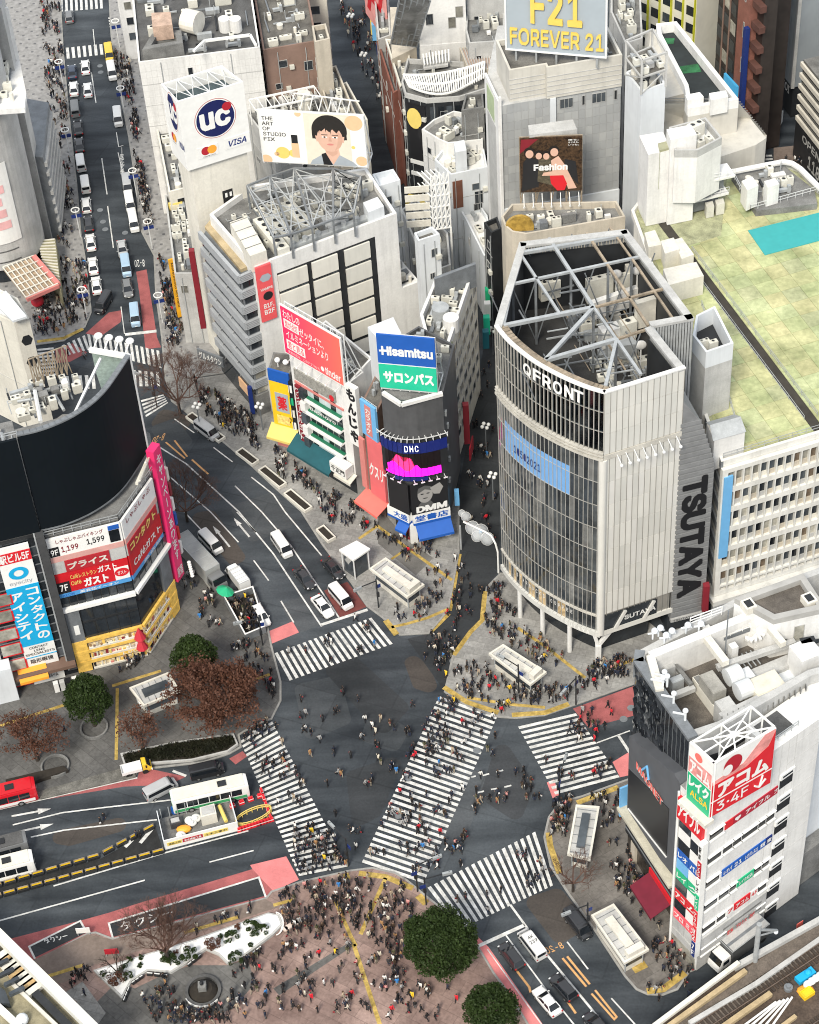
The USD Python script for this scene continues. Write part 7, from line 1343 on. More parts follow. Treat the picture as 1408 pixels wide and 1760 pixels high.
ys1=GF((290,352),(314,350),15);ss=part(gsb,'cream_yellow_sign',ys1.box(MB(),0,ys1.L,6,15.5,0,.4),C('gold'));part(ss,'inner_panel',ys1.box(MB(),ys1.L*.1,ys1.L*.85,6.6,15.2,.4,.43),M('cream_sign_panel',(0.72,0.66,0.50),.5));part(ss,'lettering',ys1.text(MB(),'W',ys1.L*.25,ys1.L*.7,11.5,13.2,.46,5),C('blue'));part(ss,'lettering',ys1.text(MB(),'たまるつかえる',ys1.L*.3,ys1.L*.7,7,11.3,.46,2,True),C('gold'))
os1=GF((288,446),(298,443),13);so=part(gsb,'orange_upright_sign',os1.box(MB(),0,os1.L*.9,.8,13.2,.2,.5),M('amber_sign',(0.80,0.40,0.02),.5));part(so,'lettering',rot_text(os1,'Matsumoto KiYoshi',os1.L*.3,os1.L*.65,3,12.5,.53,2),C('black'))
ns1=GF((303,445),(338,440),12);sn=part(gsb,'navy_framed_sign',ns1.box(MB(),0,ns1.L,1.5,9,.3,.6),C('navy'));part(sn,'grey_panel',ns1.box(MB(),ns1.L*.12,ns1.L*.9,2.2,7.8,.6,.64),M('grey_pink_panel',(0.42,0.33,0.32),.6));part(sn,'red_panel',ns1.box(MB(),ns1.L*.3,ns1.L*.75,6.0,7.6,.64,.68),C('crimson'));part(sn,'lettering',ns1.text(MB(),'薬',ns1.L*.4,ns1.L*.65,6.2,7.4,.7,4),C('gold'))
rs1=GF((307,415),(335,410),13);sr=part(gsb,'red_square_sign',rs1.box(MB(),0,rs1.L,9.6,12.6,.3,.6),C('red'));part(sr,'lettering',rs1.text(MB(),'Wendy',rs1.L*.1,rs1.L*.9,10.4,11.6,.63,3),SIGNW);part(gsb,'green_upright_sign',rs1.box(MB(),rs1.L,rs1.L+.7,3.5,9.5,.3,1.0),C('green'))
tower('pale_blue_block','plain pale blue block behind white office block',[(640,299),(676,290),(688,309),(651,320)],29,COLD,COLD,0,0,None)
wbx,wbq=tower('white_lift_block','tall white lift block with flat grey roof beside lattice screen',[(712,400),(743,389),(756,402),(719,414)],27.5,COLD,ROOFC,1,30,None)
tower('duct_yard_block','low block crowded with ducts behind white office block',[(690,360),(735,470),(775,455),(770,400),(715,340)],17,LGREY,MGREY,30,31,None)
lsb=thing('white_lattice_screen','tall white lattice sign frame standing above narrow lane','sign frame');l0,l1=G(745,395,20),G(775,390,20);lm=MB()
for k in range(5):
 for j in range(5):
  a=l0+(l1-l0)*k/4+[0,0,11*j/5];lm.bar(a,a+[0,0,2.2],.1)
  if k<4:b=l0+(l1-l0)*(k+1)/4+[0,0,11*j/5];lm.bar(a,b,.09);lm.bar(a,b+[0,0,2.2],.08)
  lm.bar(a,a+[-2.0,2.5,1.0],.07)
lm.bar(l0,[*l0[:2],0],.15).bar(l1,[*l1[:2],0],.15);part(lsb,'frame',lm,SIGNW)
for k in range(5):part(lsb,'slat_panel',MB().box(l0[0]-4.2,l0[0]-.3,l0[1]+.4,l0[1]+.6,20.5+k*1.7,21.7+k*1.7),CREAM)
cbk,cq=tower('white_corner_shop','white low block with roof plant right of busy lane',[(747,274),(775,300),(838,287),(832,255),(768,246)],22,COLD,WHITE,9,33,None,big=1.1)
cfr=Fr(cq[1],cq[2]);cfr.window(cbk,cfr.L*.62,cfr.L*.85,15,17.6,0,DARKG,mull=1);part(cbk,'brown_panel',cfr.box(MB(),.2,cfr.L*.3,15,20.5,0,.1),M('rust_brown_panel',(0.17,0.07,0.045),.7));part(cbk,'upright_sign',MB().bar(G(747,345,3)+[0,0,0],[*G(747,345,3)[:2],17],.6),SIGNW)
for k,ch in enumerate('カラオケBIG'):p=G(747,345,3);part(cbk,'sign_lettering',Fr([p[0]-.5,p[1]-.65],[p[0]+.5,p[1]-.65]).text(MB(),ch,.1,.9,15-k*1.7,16.3-k*1.7,.02,3),C('crimson')if k>3 else C('black'))
part(cbk,'roof_hut',MB().prism(XY([(783,262),(802,258),(798,240),(780,244)],25.5),21,25.5),COLD)
tower('white_gantry_block','white framed shop front with round roof vents right of lane',[(778,340),(800,375),(832,440),(850,430),(838,370),(815,335)],14,COLD,WHITE,8,34,None)
tower('slim_black_block','slim black shop front with green sign beside white framed shop',[(832,382),(845,400),(862,392),(855,372)],22,BLACK,ROOFC,0,0,None)
tower('curved_white_block','white block with sloping curved roof edges above dark corner shop',[(725,222),(755,240),(770,246),(830,240),(832,200),(780,190),(745,205)],24,WHITE,MGREY,9,35,None,cap=WHITE)
tower('concrete_stair_tower','grey concrete stair tower with small white door',[(793,190),(832,184),(830,160),(800,162)],30,MGREY,MGREY,2,36,None)
dk,dq_=tower('dark_corner_shop','dark corner building with slatted white roof frame and yellow poster',[(690,140),(696,160),(733,170),(790,166),(836,152),(836,108),(700,100)],26,BLACK,MGREY,6,37,None,cap=LGREY)
df1,df2=Fr(dq_[1],dq_[2]),Fr(dq_[2],dq_[3])
ps=part(dk,'poster',df1.box(MB(),.5,df1.L-.3,13,24.5,0,.2),C('black'));part(ps,'yellow_print',df1.disc(MB(),df1.L*.4,21.5,1.4,2.1,.23,18),C('gold'));part(ps,'figure_print',df1.disc(MB(),df1.L*.68,18.8,.6,1.4,.25,12),flat('photo_black',(0.02,0.02,0.022)))
for k in range(4):
 for j in range(6):part(dk,'glass_panel',df2.box(MB(),.5+k*df2.L/4,.4+(k+1)*df2.L/4-.3,6+j*3.1,8.8+j*3.1,0,.06),[DARKG,GREYG][(k+j)%2])
for z in(9.5,12):part(dk,'white_strip',df1.box(MB(),.4,df1.L-.2,z,z+.7,0,.25),SIGNW)
part(dk,'lit_awning',df1.box(MB(),-.4,df1.L+.4,3.6,5,.1,1.6),C('gold'));sl=MB()
for k in range(34):
 t=k/33;a=G(693+140*t,128+8*t-30*t*t,28);b=G(703+128*t,148+16*math.sin(3.1*t)-14*t,27);sl.bar(a,b,.11)
for t_k in(.0,.5,1.0):sl.path([G(693+140*t+(10-12*t)*t_k,128+8*t-30*t*t+t_k*(20+8*t+16*math.sin(3.1*t)-8*t),28-t_k)for t in np.linspace(0,1,12)],.14)
part(dk,'slatted_roof_frame',sl,SIGNW);part(dk,'roof_slats_rear',MB().prism(XY([(725,95),(772,85),(770,106),(728,112)],27),26,26.4),LGREY)
for k in range(9):a,b=G(727+k*5.5,93-k,27),G(730+k*5.2,111-k*.8,27);part(dk,'rear_slat',MB().bar(a,b,.12),SIGNW)
pr,pq=tower('pink_metal_roof_block','block with low pinkish ribbed metal roof behind grey panel building',[(790,82),(806,122),(864,116),(868,72)],27,BEIGE,M('pinkish_metal_roof',(0.42,0.33,0.28),.6,.2,.6),0,0,None,parapet=.2)
for k in range(14):a,b=G(793+k*5.2,82-k*.7,27.1),G(808+k*4,121-k*.4,27.1);part(pr,'roof_seam',MB().bar(a,b,.06),LGREY)
tw_,tq_=tower('tall_white_block','tall plain white block with few windows at top centre',[(722,79),(803,72),(800,45),(720,50)],26,WHITE,WHITE,0,0,None)
wx=Fr(tq_[0],tq_[1]);part(tw_,'shaft',wx.box(MB(),0,wx.L,26.02,62,-8,-.1),WHITE)
for u,z in((.15,30),(.18,37),(.62,29),(.62,36),(.78,31)):wx.window(tw_,wx.L*u,wx.L*u+1.3,z,z+2.2,-.1,[DARKG,LITG][int(u>.5)])
gl_=MB().add([G(672,75,27),G(716,80,24),G(740,0,44),G(690,-20,48)],[[0,1,2,3]]);sg_=thing('sloping_glass_block','grey sloping glass roof left of tall white block','building');part(sg_,'sloping_glass',gl_,M('grey_sloping_glass',(0.20,0.20,0.19),.3,.5,.5));part(sg_,'wall',MB().prism([G(672,75,27)[:2],G(716,80,24)[:2],G(716,60,26)[:2]+[0,12],G(675,60,26)[:2]+[0,12]],.12,23.9),BEIGE)
gA,gB,gC,gD=[np.array(v)for v in gl_.v[0]]
for k in range(6):part(sg_,'glazing_bar',MB().bar(gA+(gB-gA)*k/5,gD+(gC-gD)*k/5,.12),STEEL)
for k in range(9):part(sg_,'glazing_bar',MB().bar(gA+(gD-gA)*k/8,gB+(gC-gB)*k/8,.09),STEEL)
hmb,hq=tower('pink_letter_building','brick lane building with pink sign bearing red letter',[(648,70),(676,160),(692,150),(672,66)],20,REDBR,MGREY,4,38,None)
hs_=GF((636,12),(668,58),18);hp_=part(hmb,'pink_sign',hs_.box(MB(),-1.5,hs_.L,16,27,0,.4),M('pink_sign_face',(0.80,0.36,0.34),.6));part(hp_,'red_letter',hs_.text(MB(),'H',hs_.L*.1,hs_.L*.8,18,25,.43,4,slant=.3),C('red'))
hw=Fr(hq[0],hq[1])
for k,(c,zc,y)in enumerate([('red',12,84),('crimson',9,96),('white',7,122),('red',8,178),('white',7,190),('navy',9,66),('gold',11,30),('sky',13,40)]):p=G(652+(y-70)*.28,y,zc);part(hmb,'lane_sign',MB().bar(p,p-[0,0,3.4],.55),C(c))
tower('lane_row_block','row of narrow lane shops under red signs at top centre',[(640,-40),(650,68),(672,60),(664,-60)],22,LGREY,MGREY,8,39,(2.5,3.2,.6,.5))
tower('brown_lane_block','brown brick block with white ledge right of lane',[(662,66),(688,150),(708,120),(700,70)],23,REDBR,MGREY,6,40,None,cap=CREAM)
tower('flat_roof_block','low flat roofed block beside tall white block',[(800,50),(806,74),(868,70),(866,-40),(806,-40)],30,LGREY,MGREY,10,42,None)
ysb=thing('yellow_striped_building','white office building with yellow vertical fins at top right','building');yA,yB=G(1096,40,22),G(1194,84,22);yfr=Fr(yA,yB)
part(ysb,'wall',yfr.box(MB(),0,yfr.L,.12,68,-12,0),M('warm_white_panel',(0.66,0.64,0.55),.6,.08,.4))
for i in range(5):
 for j in range(14):part(ysb,'window',yfr.box(MB(),yfr.L*(i+.16)/5,yfr.L*(i+.80)/5,18+j*3.4,19.8+j*3.4,0,.05),[DARKG,BLACK,GREYG][int(rng.integers(3))])
 part(ysb,'yellow_fin',yfr.box(MB(),yfr.L*(i+.92)/5,yfr.L*(i+.97)/5,12,68,0,.5),M('lime_yellow_fin',(0.52,0.52,0.03),.5))
dbb=thing('dark_brown_office','dark brown glass office building with few lit windows at top right','building');dA,dB=G(1197,98,12),G(1257,178,12);dfr=Fr(dA,dB);part(dbb,'wall',dfr.box(MB(),0,dfr.L,.12,52,-10,0),M('dark_brown_cladding',(0.03,0.024,0.022),.5,.3,.5))
for i in range(6):
 for j in range(11):part(dbb,'window',dfr.box(MB(),dfr.L*(i+.1)/6,dfr.L*(i+.88)/6,7+j*3.7,9.4+j*3.7,0,.05),LITG if rng.random()<.28 else DARKG)
 part(dbb,'fin',dfr.box(MB(),dfr.L*i/6-.1,dfr.L*i/6+.1,4,52,0,.2),BROWN)
rbk=thing('red_brick_block','red brick block with stepped balconies beside dark brown office','building');rA,rB=G(1258,178,12),G(1292,215,12);rfr2=Fr(rA,rB);part(rbk,'wall',rfr2.box(MB(),0,rfr2.L*.55,.12,46,-5,0),REDBR);part(rbk,'dark_wing',rfr2.box(MB(),rfr2.L*.55,rfr2.L*.85,.12,40,-4,-1.5),M('dark_brown_cladding',(0.03,0.024,0.022),.5))
for k in range(8):part(rbk,'balcony',rfr2.box(MB(),rfr2.L*.57,rfr2.L*.95,6+k*4,7.2+k*4,-1.5,-.3),M('dark_red_brick',(0.10,0.045,0.035),.85,.2,.6))
sc1=part(rbk,'blue_screen',rfr2.box(MB(),-rfr2.L*.35,rfr2.L*.3,10,17,.1,.5),flat('blue_green_screen',(0.05,0.28,0.50),.4,emit=.25));part(sc1,'green_print',rfr2.box(MB(),-rfr2.L*.35,rfr2.L*.3,10.2,12.5,.5,.53),C('green'));part(rbk,'white_notice',rfr2.box(MB(),-rfr2.L*.35,rfr2.L*.3,5.5,9.6,.1,.4),COLD);part(rbk,'upright_sign',rfr2.box(MB(),rfr2.L*.5,rfr2.L*.62,6,30,0,.8),C('navy'))
for k in range(3):rfr2.window(rbk,rfr2.L*.3,rfr2.L*.36,20+k*7,23+k*7,0,DARKG)
gsl=thing('grey_metal_tower','tall blue grey metal clad tower with sharp corner at top right','building');kA,kB,kC=G(1310,140)[:2],G(1357,206)[:2],G(1420,190)[:2];kf,kf2=Fr(kA,kB),Fr(kB,kC);MTL=M('blue_grey_metal',(0.30,0.33,0.355),.5,.08,.2,metal=.2,streak=.1)
part(gsl,'wall',MB().prism([kA,kB,kC,kC+[0,18],kA+[6,18]],7,75),MTL);part(gsl,'dark_base',MB().prism([p+[.3,.6]for p in(kA,kB,kC,kC+[0,10],kA+[6,10])],.12,7),BLACK)
for k in range(1,9):part(gsl,'panel_joint',kf.box(MB(),kf.L*k/9,kf.L*k/9+.05,7.5,75,0,.015),DSTEEL)
part(gsl,'corner_trim',MB().bar([*kB,7],[*kB,75],.3),LGREY);part(gsl,'lettering',kf.text(MB(),'OIOI',kf.L*.6,kf.L*.92,5,6.6,.05,2),SIGNW);part(gsl,'balcony_drum',MB().cyl(G(1298,192,3)[:2],2.6,2.5,5.2,16),WHITE)
bwb=thing('banded_white_building','white building with dark window bands at right edge','building');xA,xB=G(1366,268)[:2],G(1425,345)[:2];xf=Fr(xA,xB);hx=HT((1368,268),(1388,103));part(bwb,'wall',xf.box(MB(),0,xf.L+10,.12,hx,-14,0),DARKG)
for k in range(6):z=6.5+k*(hx-7)/6;part(bwb,'white_band',xf.box(MB(),-.3,xf.L+10,z+1.4,z+(hx-7)/6,-14.3,.4),CREAM)
part(bwb,'dark_shopfront',xf.box(MB(),-.2,xf.L+10,.12,7.6,-.3,.3),BLACK);part(bwb,'lettering',xf.text(MB(),'OPEN',xf.L*.2,xf.L*.7,5.3,6.8,.33,3),LGREY);part(bwb,'lettering',xf.text(MB(),'1185',xf.L*.4,xf.L*.85,1.5,4.2,.33,3),LGREY);part(bwb,'roof',MB().sheet([xf.pt(0,0,0)[:2],xf.pt(xf.L+10,0,0)[:2],xf.pt(xf.L+10,0,-14)[:2],xf.pt(0,0,-14)[:2]],hx+.02),MGREY)
part(bwb,'upper_box',xf.box(MB(),4,xf.L+10,hx,hx+8,-14,-2),CREAM)
flatkind('paved_area',MB().sheet(XY([(1330,255),(1375,250),(1385,290),(1360,300),(1330,285)]),.125),BROWNP)
tower('flat_grey_block','low grey block at top right behind corner tower',[(1050,20),(1075,75),(1105,65),(1100,-40),(1050,-40)],38,LGREY,MGREY,18,43,None,big=1.1)
for i,(px,z,w,lab)in enumerate([([(470,-40),(478,-10),(560,-16),(556,-60)],26,CREAM,'cream block peeping in at top edge left of lane'),([(800,-60),(802,-8),(868,-12),(868,-70)],34,LGREY,'grey block at top edge behind grey hoarding'),([(195,-60),(198,-20),(230,-24),(228,-70)],16,WHITE,'white block at top edge beside bus street')]):
 tower('edge_block',lab,px,z,w,MGREY,5,60+i,(3,3.4,.5,.5))
# ------------------------------------------------------------------ railway viaduct, lower right, and station roof, lower left
ZV=4.0
BALL=M('brown_track_ballast',(0.095,0.07,0.054),.95,.35,.6,fvar=.45,fine=3)
vd=thing('railway_viaduct',kind='structure')
VP_=XY([(1100,1785),(1268,1662),(1420,1578),(1560,1560),(1560,1900),(1100,1900)],ZV);part(vd,'deck',MB().prism(VP_,.1,ZV),BALL)
part(vd,'retaining_wall',MB().bar(G(1262,1664,ZV+.4),G(1430,1570,ZV+.4),.35),LGREY);part(vd,'cable_trough',MB().path([G(1185,1760,ZV+.2),G(1300,1692,ZV+.2),G(1420,1608,ZV+.2)],.3),LGREY)
part(vd,'dirty_strip',MB().sheet(LineString(XY([(1180,1775),(1290,1685),(1420,1600)],ZV)).buffer(1.6),ZV+.02),M('pale_ballast',(0.15,0.125,0.105),.95,.3,.8,fvar=.4))
wb1=tag(part(None,'white_parapet_beam',MB().bar(G(1110,1775,ZV+1.1),G(1270,1655,ZV+1.1),.28).bar(G(1110,1775,ZV+.4),G(1270,1655,ZV+.4),.16),CREAM),'long cream parapet beam along railway edge beside road','barrier')
t0_,t1_=G(1201,1759,ZV),G(1408,1624,ZV);u0_,u1_=G(1230,1760,ZV),G(1408,1646,ZV);dvec=t1_-t0_
trk=thing('railway_track','single railway track of two rails on wooden sleepers','railway track');tl_=np.linalg.norm(dvec);ux_=dvec/tl_
ax_=np.array([-ux_[1],ux_[0],0]);mid0=(t0_+u0_)/2-ux_*6;SLP=M('dark_sleeper',(0.05,0.038,0.03),.9,.3,1);RAIL=M('rusty_rail',(0.20,0.15,0.12),.4,.3,1,metal=.5)
gd=float((u0_-t0_)@ax_);hw_=max(.55,min(.8,abs(gd)/2))
for k in range(48):part(trk,'sleeper',MB().obox((mid0+ux_*k*.62)[:2],ax_,2.6,.3,ZV+.02,ZV+.17),SLP)
for s_ in(-1,1):part(trk,'rail',MB().bar(mid0+ax_*s_*hw_+[0,0,.25],mid0+ax_*s_*hw_+ux_*32+[0,0,.25],.06),RAIL)
trk2=thing('railway_track','second railway track at picture corner','railway track')
for k in range(14):part(trk2,'sleeper',MB().obox((G(1372,1790,ZV)+ux_*k*.62)[:2],ax_,2.6,.3,ZV+.02,ZV+.17),SLP)
for s_ in(-1,1):p=G(1372,1790,ZV)+ax_*s_*hw_;part(trk2,'rail',MB().bar(p+[0,0,.25],p+ux_*12+[0,0,.25],.06),RAIL)
pole=thing('overhead_line_pole','pale grey overhead line pole with slanting bracket beside truck','pole');pb_=G(1298,1652,ZV);ph_=HT((1298,1652),(1306.7,1589),ZV);part(pole,'mast',MB().cyl(pb_,.32,ZV,ph_,14),STEEL);part(pole,'bracket',MB().bar([*pb_[:2],ph_-1.2],[*(pb_+ux_*3.2)[:2],ph_-4.2],.12).bar([*pb_[:2],ph_-2.6],[*(pb_+ux_*2.6)[:2],ph_-4.0],.08),STEEL);part(pole,'insulator',MB().ball([*(pb_+ux_*3.0)[:2],ph_-4.4],.3),COLD)
PLK=M('raw_timber',(0.44,0.34,0.20),.8,.2,.8,fvar=.15)
def plank(name,a,b,w,lab,mat,z=ZV+.6):return tag(part(None,name,MB().bar(G(*a,z),G(*b,z),w),mat),lab,'beam')
plank('timber_beam',(1145,1768),(1282,1669),.3,'long pale timber beam beside cream parapet',PLK);plank('timber_beam',(1240,1768),(1325,1708),.32,'pale timber beam between rails and white pipes',PLK);plank('timber_beam',(1340,1768),(1368,1747),.25,'short pale timber beam end at bottom edge',PLK)
for k in range(5):tag(part(None,'white_pipe',MB().bar(G(1272+k*13,1768,ZV+.5),G(1334+k*7,1722-k*2,ZV+.5),.14,8),SIGNW),f'{nth(k)} long white pipe from left in bundle beside railway track','pipe','white pipes stacked by the railway')
tarp=tag(part(None,'blue_tarpaulin',MB().box(-1.3,1.3,-.5,.5,0,.7).ball([.4,0,.75],.45).moved([*G(1384,1680,ZV)[:2],ZV],ux_),C('cyan')),'crumpled bright blue tarpaulin beside railway track','tarpaulin');ybx=tag(part(None,'yellow_crate',MB().ring([(-.8,-.55),(.8,-.55),(.8,.55),(-.8,.55)],.1,0,.7).box(-.7,.7,-.45,.45,.1,.5).moved([*G(1387,1710,ZV)[:2],ZV],ux_),C('yellow')),'yellow crate among railway works','crate')
for k in range(6):tag(part(None,'white_sack',MB().ball([0,0,.45],.6,2,(1,.8,.8)).ball([.1,0,.95],.2).moved([*G(1388+k*7,1695-k*5,ZV)[:2],ZV],ux_),SIGNW),f'{nth(k)} white sack from left in row beside railway works','sack','white sacks by the railway')
tag(part(None,'orange_heap',MB().ball(G(1385,1703,ZV),.8,1,(1.4,1,.5)),C('orange')),'small orange netting heap behind yellow crate','netting');tag(part(None,'grey_drum',MB().cyl(G(1355,1700,ZV)[:2],.55,ZV,ZV+.5,14).cyl(G(1355,1700,ZV)[:2],.3,ZV+.5,ZV+.8,12),DSTEEL),'dark cable drum beside railway works','drum')
tag(part(None,'road_sign_board',MB().obox(G(1374,1596,1)[:2],ux_,1.0,.08,1.0,2.4).cyl(G(1374,1596,1)[:2],.06,.1,1.1,6),C('coral')),'small red and white road sign beside railway lane','road sign')
ZK=9.0
stn=thing('station_concourse','station roof edge with long white beam at lower left corner','building')
part(stn,'deck',MB().prism(XY([(-60,1560),(10,1630),(165,1785),(120,1900),(-120,1900)],ZK-1.5),.1,ZK-1.5),M('mossy_roof',(0.30,0.27,0.18),.9,.4,.4,fvar=.25));part(stn,'white_beam',MB().bar(G(-12,1598,ZK),G(175,1782,ZK),.62),M('dirty_white_beam',(0.66,0.66,0.62),.7,.1,.5,fvar=.12))
part(stn,'dark_gutter',MB().bar(G(-15,1632,ZK-1.2),G(150,1798,ZK-1.2),.5),BLACK)
for k in range(9):
 a=G(2+k*6.5,1636+k*7.2,ZK);part(stn,'cream_roof_panel',MB().obox(a[:2],frame_at(G(0,1630),G(60,1696)),1.1,2.2,ZK-1.4,ZK-.7),[CREAM,M('rust_patched_panel',(0.48,0.33,0.16),.8,.5,1.2),CREAM][k%3])
for k in range(4):part(stn,'glass_ridge',MB().bar(G(-10+k*9,1662+k*16,ZK+.5),G(14+k*9,1650+k*16,ZK),.25),GREYG)
part(stn,'blue_glass',MB().prism(XY([(-20,1680),(8,1700),(16,1722),(-20,1720)],ZK),ZK-1.4,ZK-.4),GREYG);part(stn,'cream_rail',MB().bar(G(20,1690,ZK-.6),G(110,1775,ZK-.6),.2),CREAM);part(stn,'white_bag',MB().ball(G(38,1752,ZK-.8),.8,1),COLD);part(stn,'roof_strip',MB().bar(G(-10,1725,ZK-.8),G(60,1790,ZK-.8),.4),WHITE)
# ------------------------------------------------------------------ trees and planting
def leafmat(name,cols,tr=.25):
 return usdkit.material(stage,'/World/Looks/'+name,{'g':('geometry',{}),'r':('rgb_ramp',{'ramp':cols}),'n':('noise_texture',{'scale':.6,'detail':3.0}),'a':('math',{'math_type':'multiply_add','value2':.3,'value3':.06}),'b':('math',{'math_type':'multiply_add','value2':.6}),'p':('principled_bsdf',{'roughness':.6,'specular_ior_level':.25}),'t':('translucent_bsdf',{}),'m':('mix_closure',{'fac':tr})},[('g.random_per_island','a.value1'),('g.position','n.vector'),('n.fac','b.value1'),('a.value','b.value3'),('b.value','r.fac'),('r.color','p.base_color'),('r.color','t.color'),('p.BSDF','m.closure1'),('t.BSDF','m.closure2')],surface='m.closure')
LGREEN=leafmat('dark_evergreen_leaves',[(.2,(0.02,0.036,0.010)),(.5,(0.042,0.07,0.017)),(.85,(0.08,0.11,0.03))])
LBROWN=leafmat('withered_brown_leaves',[(.2,(0.075,0.035,0.024)),(.5,(0.17,0.078,0.05)),(.85,(0.30,0.155,0.105))])
BARK=M('dark_bark',(0.05,0.04,0.033),.9,.3,1.5,fvar=.3);TWIG=M('reddish_twigs',(0.12,0.068,0.052),.9,.3,1)
def leaves(c,rad,n,size,r,lumps=26,shell=.55,gap=0.0):
 """leaf-sized faces gathered in clumps on and inside an uneven ellipsoid"""
 d=r.normal(size=(lumps,3));d/=np.linalg.norm(d,axis=1)[:,None];d[:,2]=np.where(d[:,2]<-.5,-d[:,2],d[:,2])
 lc=d*r.uniform(.55 if gap else .70,.95 if gap else .84,(lumps,1));k=r.integers(lumps,size=n);o=r.normal(size=(n,3));o/=np.linalg.norm(o,axis=1)[:,None]
 p=(lc[k]+o*(r.uniform(shell,1,(n,1))**.5)*r.uniform(.22,.31,(lumps,1))[k])*rad+c
 if gap:p=p[meshkit.noise(p/(max(rad)*.3),5)>gap]
 n=len(p);a=r.normal(size=(n,3));a/=np.linalg.norm(a,axis=1)[:,None];b=np.cross(a,r.normal(size=(n,3)));b/=np.linalg.norm(b,axis=1)[:,None];s=size*r.uniform(.6,1.3,(n,1))
 v=np.stack([p-a*s,p+b*s*.6,p+a*s,p-b*s*.6],1).reshape(-1,3);i=np.arange(n)*4
 return v,np.vstack([np.stack([i,i+1,i+2],1),np.stack([i,i+2,i+3],1)])
def limbs(mb,p,d,L,rr,depth,r,spread=.55,up=.25,n=3):
 q=p+d*L;mb.bar(p,q,rr,5 if depth>2 else 3,rr*.68)
 if depth==0:return
 for _ in range(n if depth>1 else n+1):
  e=d+r.normal(size=3)*spread;e[2]+=up;e/=np.linalg.norm(e);limbs(mb,q if r.random()<.6 else p+d*L*r.uniform(.5,1),e,L*r.uniform(.6,.82),rr*.62,depth-1,r,spread,up,n)
def tree(name,label,px,h,rad,mat,nleaf,size,seed,group=None,cat='tree',gap=0.0,base=.12):
 r=np.random.default_rng(seed);zc=h-rad[2];c=G(*px,zc);b=np.array([c[0],c[1],base])
 t=thing(name,label,cat,group,loc=b)
 mb=MB().bar([0,0,0],[0,0,zc*.8],.32,9,.2)
 for k in range(6):a=k*1.05;mb.bar([0,0,zc*(.45+.06*k)],[math.cos(a)*rad[0]*.6,math.sin(a)*rad[1]*.6,zc+rad[2]*.2],.13,6,.05)
 part(t,'trunk',mb,BARK);part(t,'crown',leaves(np.array([0,0,zc-base]),np.array(rad),nleaf,size,r,int(40+rad[0]*16),gap=gap),mat)
def bare(name,label,px,h,seed,wide=.5,depth=7,cat='tree',r0=.24,mat=None):
 r=np.random.default_rng(seed);b=G(*px,.12);t=thing(name,label,cat,loc=b);mb=MB();st=MB().bar([0,0,0],[0,0,h*.22],r0,8,r0*.8)
 for k in range(5):a=k*1.26+r.uniform(0,.5);limbs(mb,np.array([0,0,h*.2]),np.array([math.cos(a)*wide,math.sin(a)*wide,.85]),h*.22,r0*.55,depth-1,r,.42,.22)
 part(t,'trunk',st,BARK);part(t,'crown',mb,mat or TWIG)
tree('camphor_tree','largest dense round green tree at plaza edge beside lower crosswalk',(757,1620),10.5,(4.7,4.6,4.5),LGREEN,26000,.17,1)
tree('camphor_tree','smaller round green tree at bottom edge beside parked cars',(845,1738),7.5,(3.5,3.4,3.3),LGREEN,13000,.16,2)
tree('camphor_tree','tall dark green tree before striped dark building',(152,1203),10,(3.3,3.2,4.2),LGREEN,13000,.17,3)
tree('camphor_tree','dark green tree behind big brown tree near shop corner',(332,1128),9.5,(3.3,3.0,2.9),LGREEN,11000,.17,4)
tree('oak_tree','big tree of withered reddish brown leaves beside left crosswalk',(368,1196),12,(6.9,5.9,5.0),LBROWN,26000,.19,5,gap=.45)
tree('oak_tree','thin brown leaved tree before stair kiosk left of big brown tree',(238,1252),8,(3.2,3.0,3.2),LBROWN,2600,.16,6,gap=.45);tree('oak_tree','sparse brown tree at left edge above red bus',(52,1262),8.5,(5.2,3.8,2.6),LBROWN,6000,.16,7,gap=.42)
bare('bare_tree','leafless reddish tree on pavement at upper crossing',(310,712),13.5,11,.6,8,r0=.28);bare('bare_tree','leafless tree beside curved road behind pink banner',(322,896),11,12,.85,8);bare('bare_tree','tall leafless tree rising from white planting bed',(290,1655),12.5,13,.42,8,r0=.3)
bare('bare_tree','small leafless tree at left end of white planting bed',(205,1682),6.5,14,.6,4,r0=.16,mat=BARK);bare('bare_tree','leafless dark tree beside upright stair kiosk near black glass building',(985,1532),9,15,.7,5,r0=.2)
SNOW=M('white_bed_cover',(0.80,0.80,0.79),.8,.06,.6,fvar=.06)
bed=thing('planting_bed','raised planting bed under white cover with curved bench edge','planter');BP=Polygon(XY([(160,1667),(327,1616),(461,1568),(480,1572),(486,1588),(470,1605),(417,1645),(390,1655),(375,1640),(354,1631),(320,1655),(294,1671),(254,1668),(227,1685),(210,1716)],.6)).buffer(0)
part(bed,'white_cover',MB().prism(BP.buffer(-.25),.12,.62),SNOW);part(bed,'stone_edge',MB().prism(BP.difference(BP.buffer(-.22)),.12,.55),LGREY)
for a,b in[((212,1716),(222,1692)),((226,1686),(246,1672)),((252,1669),(290,1673)),((322,1655),(346,1636)),((420,1645),(450,1622))]:
 for k in range(3):p,q=XY([a,b],.4);p,q=p+(q-p)*k/3,p+(q-p)*(k+.75)/3;part(bed,'bench',MB().bar([p[0]+.1,p[1]-.5,.55],[q[0]+.1,q[1]-.5,.55],.2),BLACK);part(bed,'bench_slat',MB().bar([p[0]+.1,p[1]-.5,.8],[q[0]+.1,q[1]-.5,.8],.05),SIGNW)
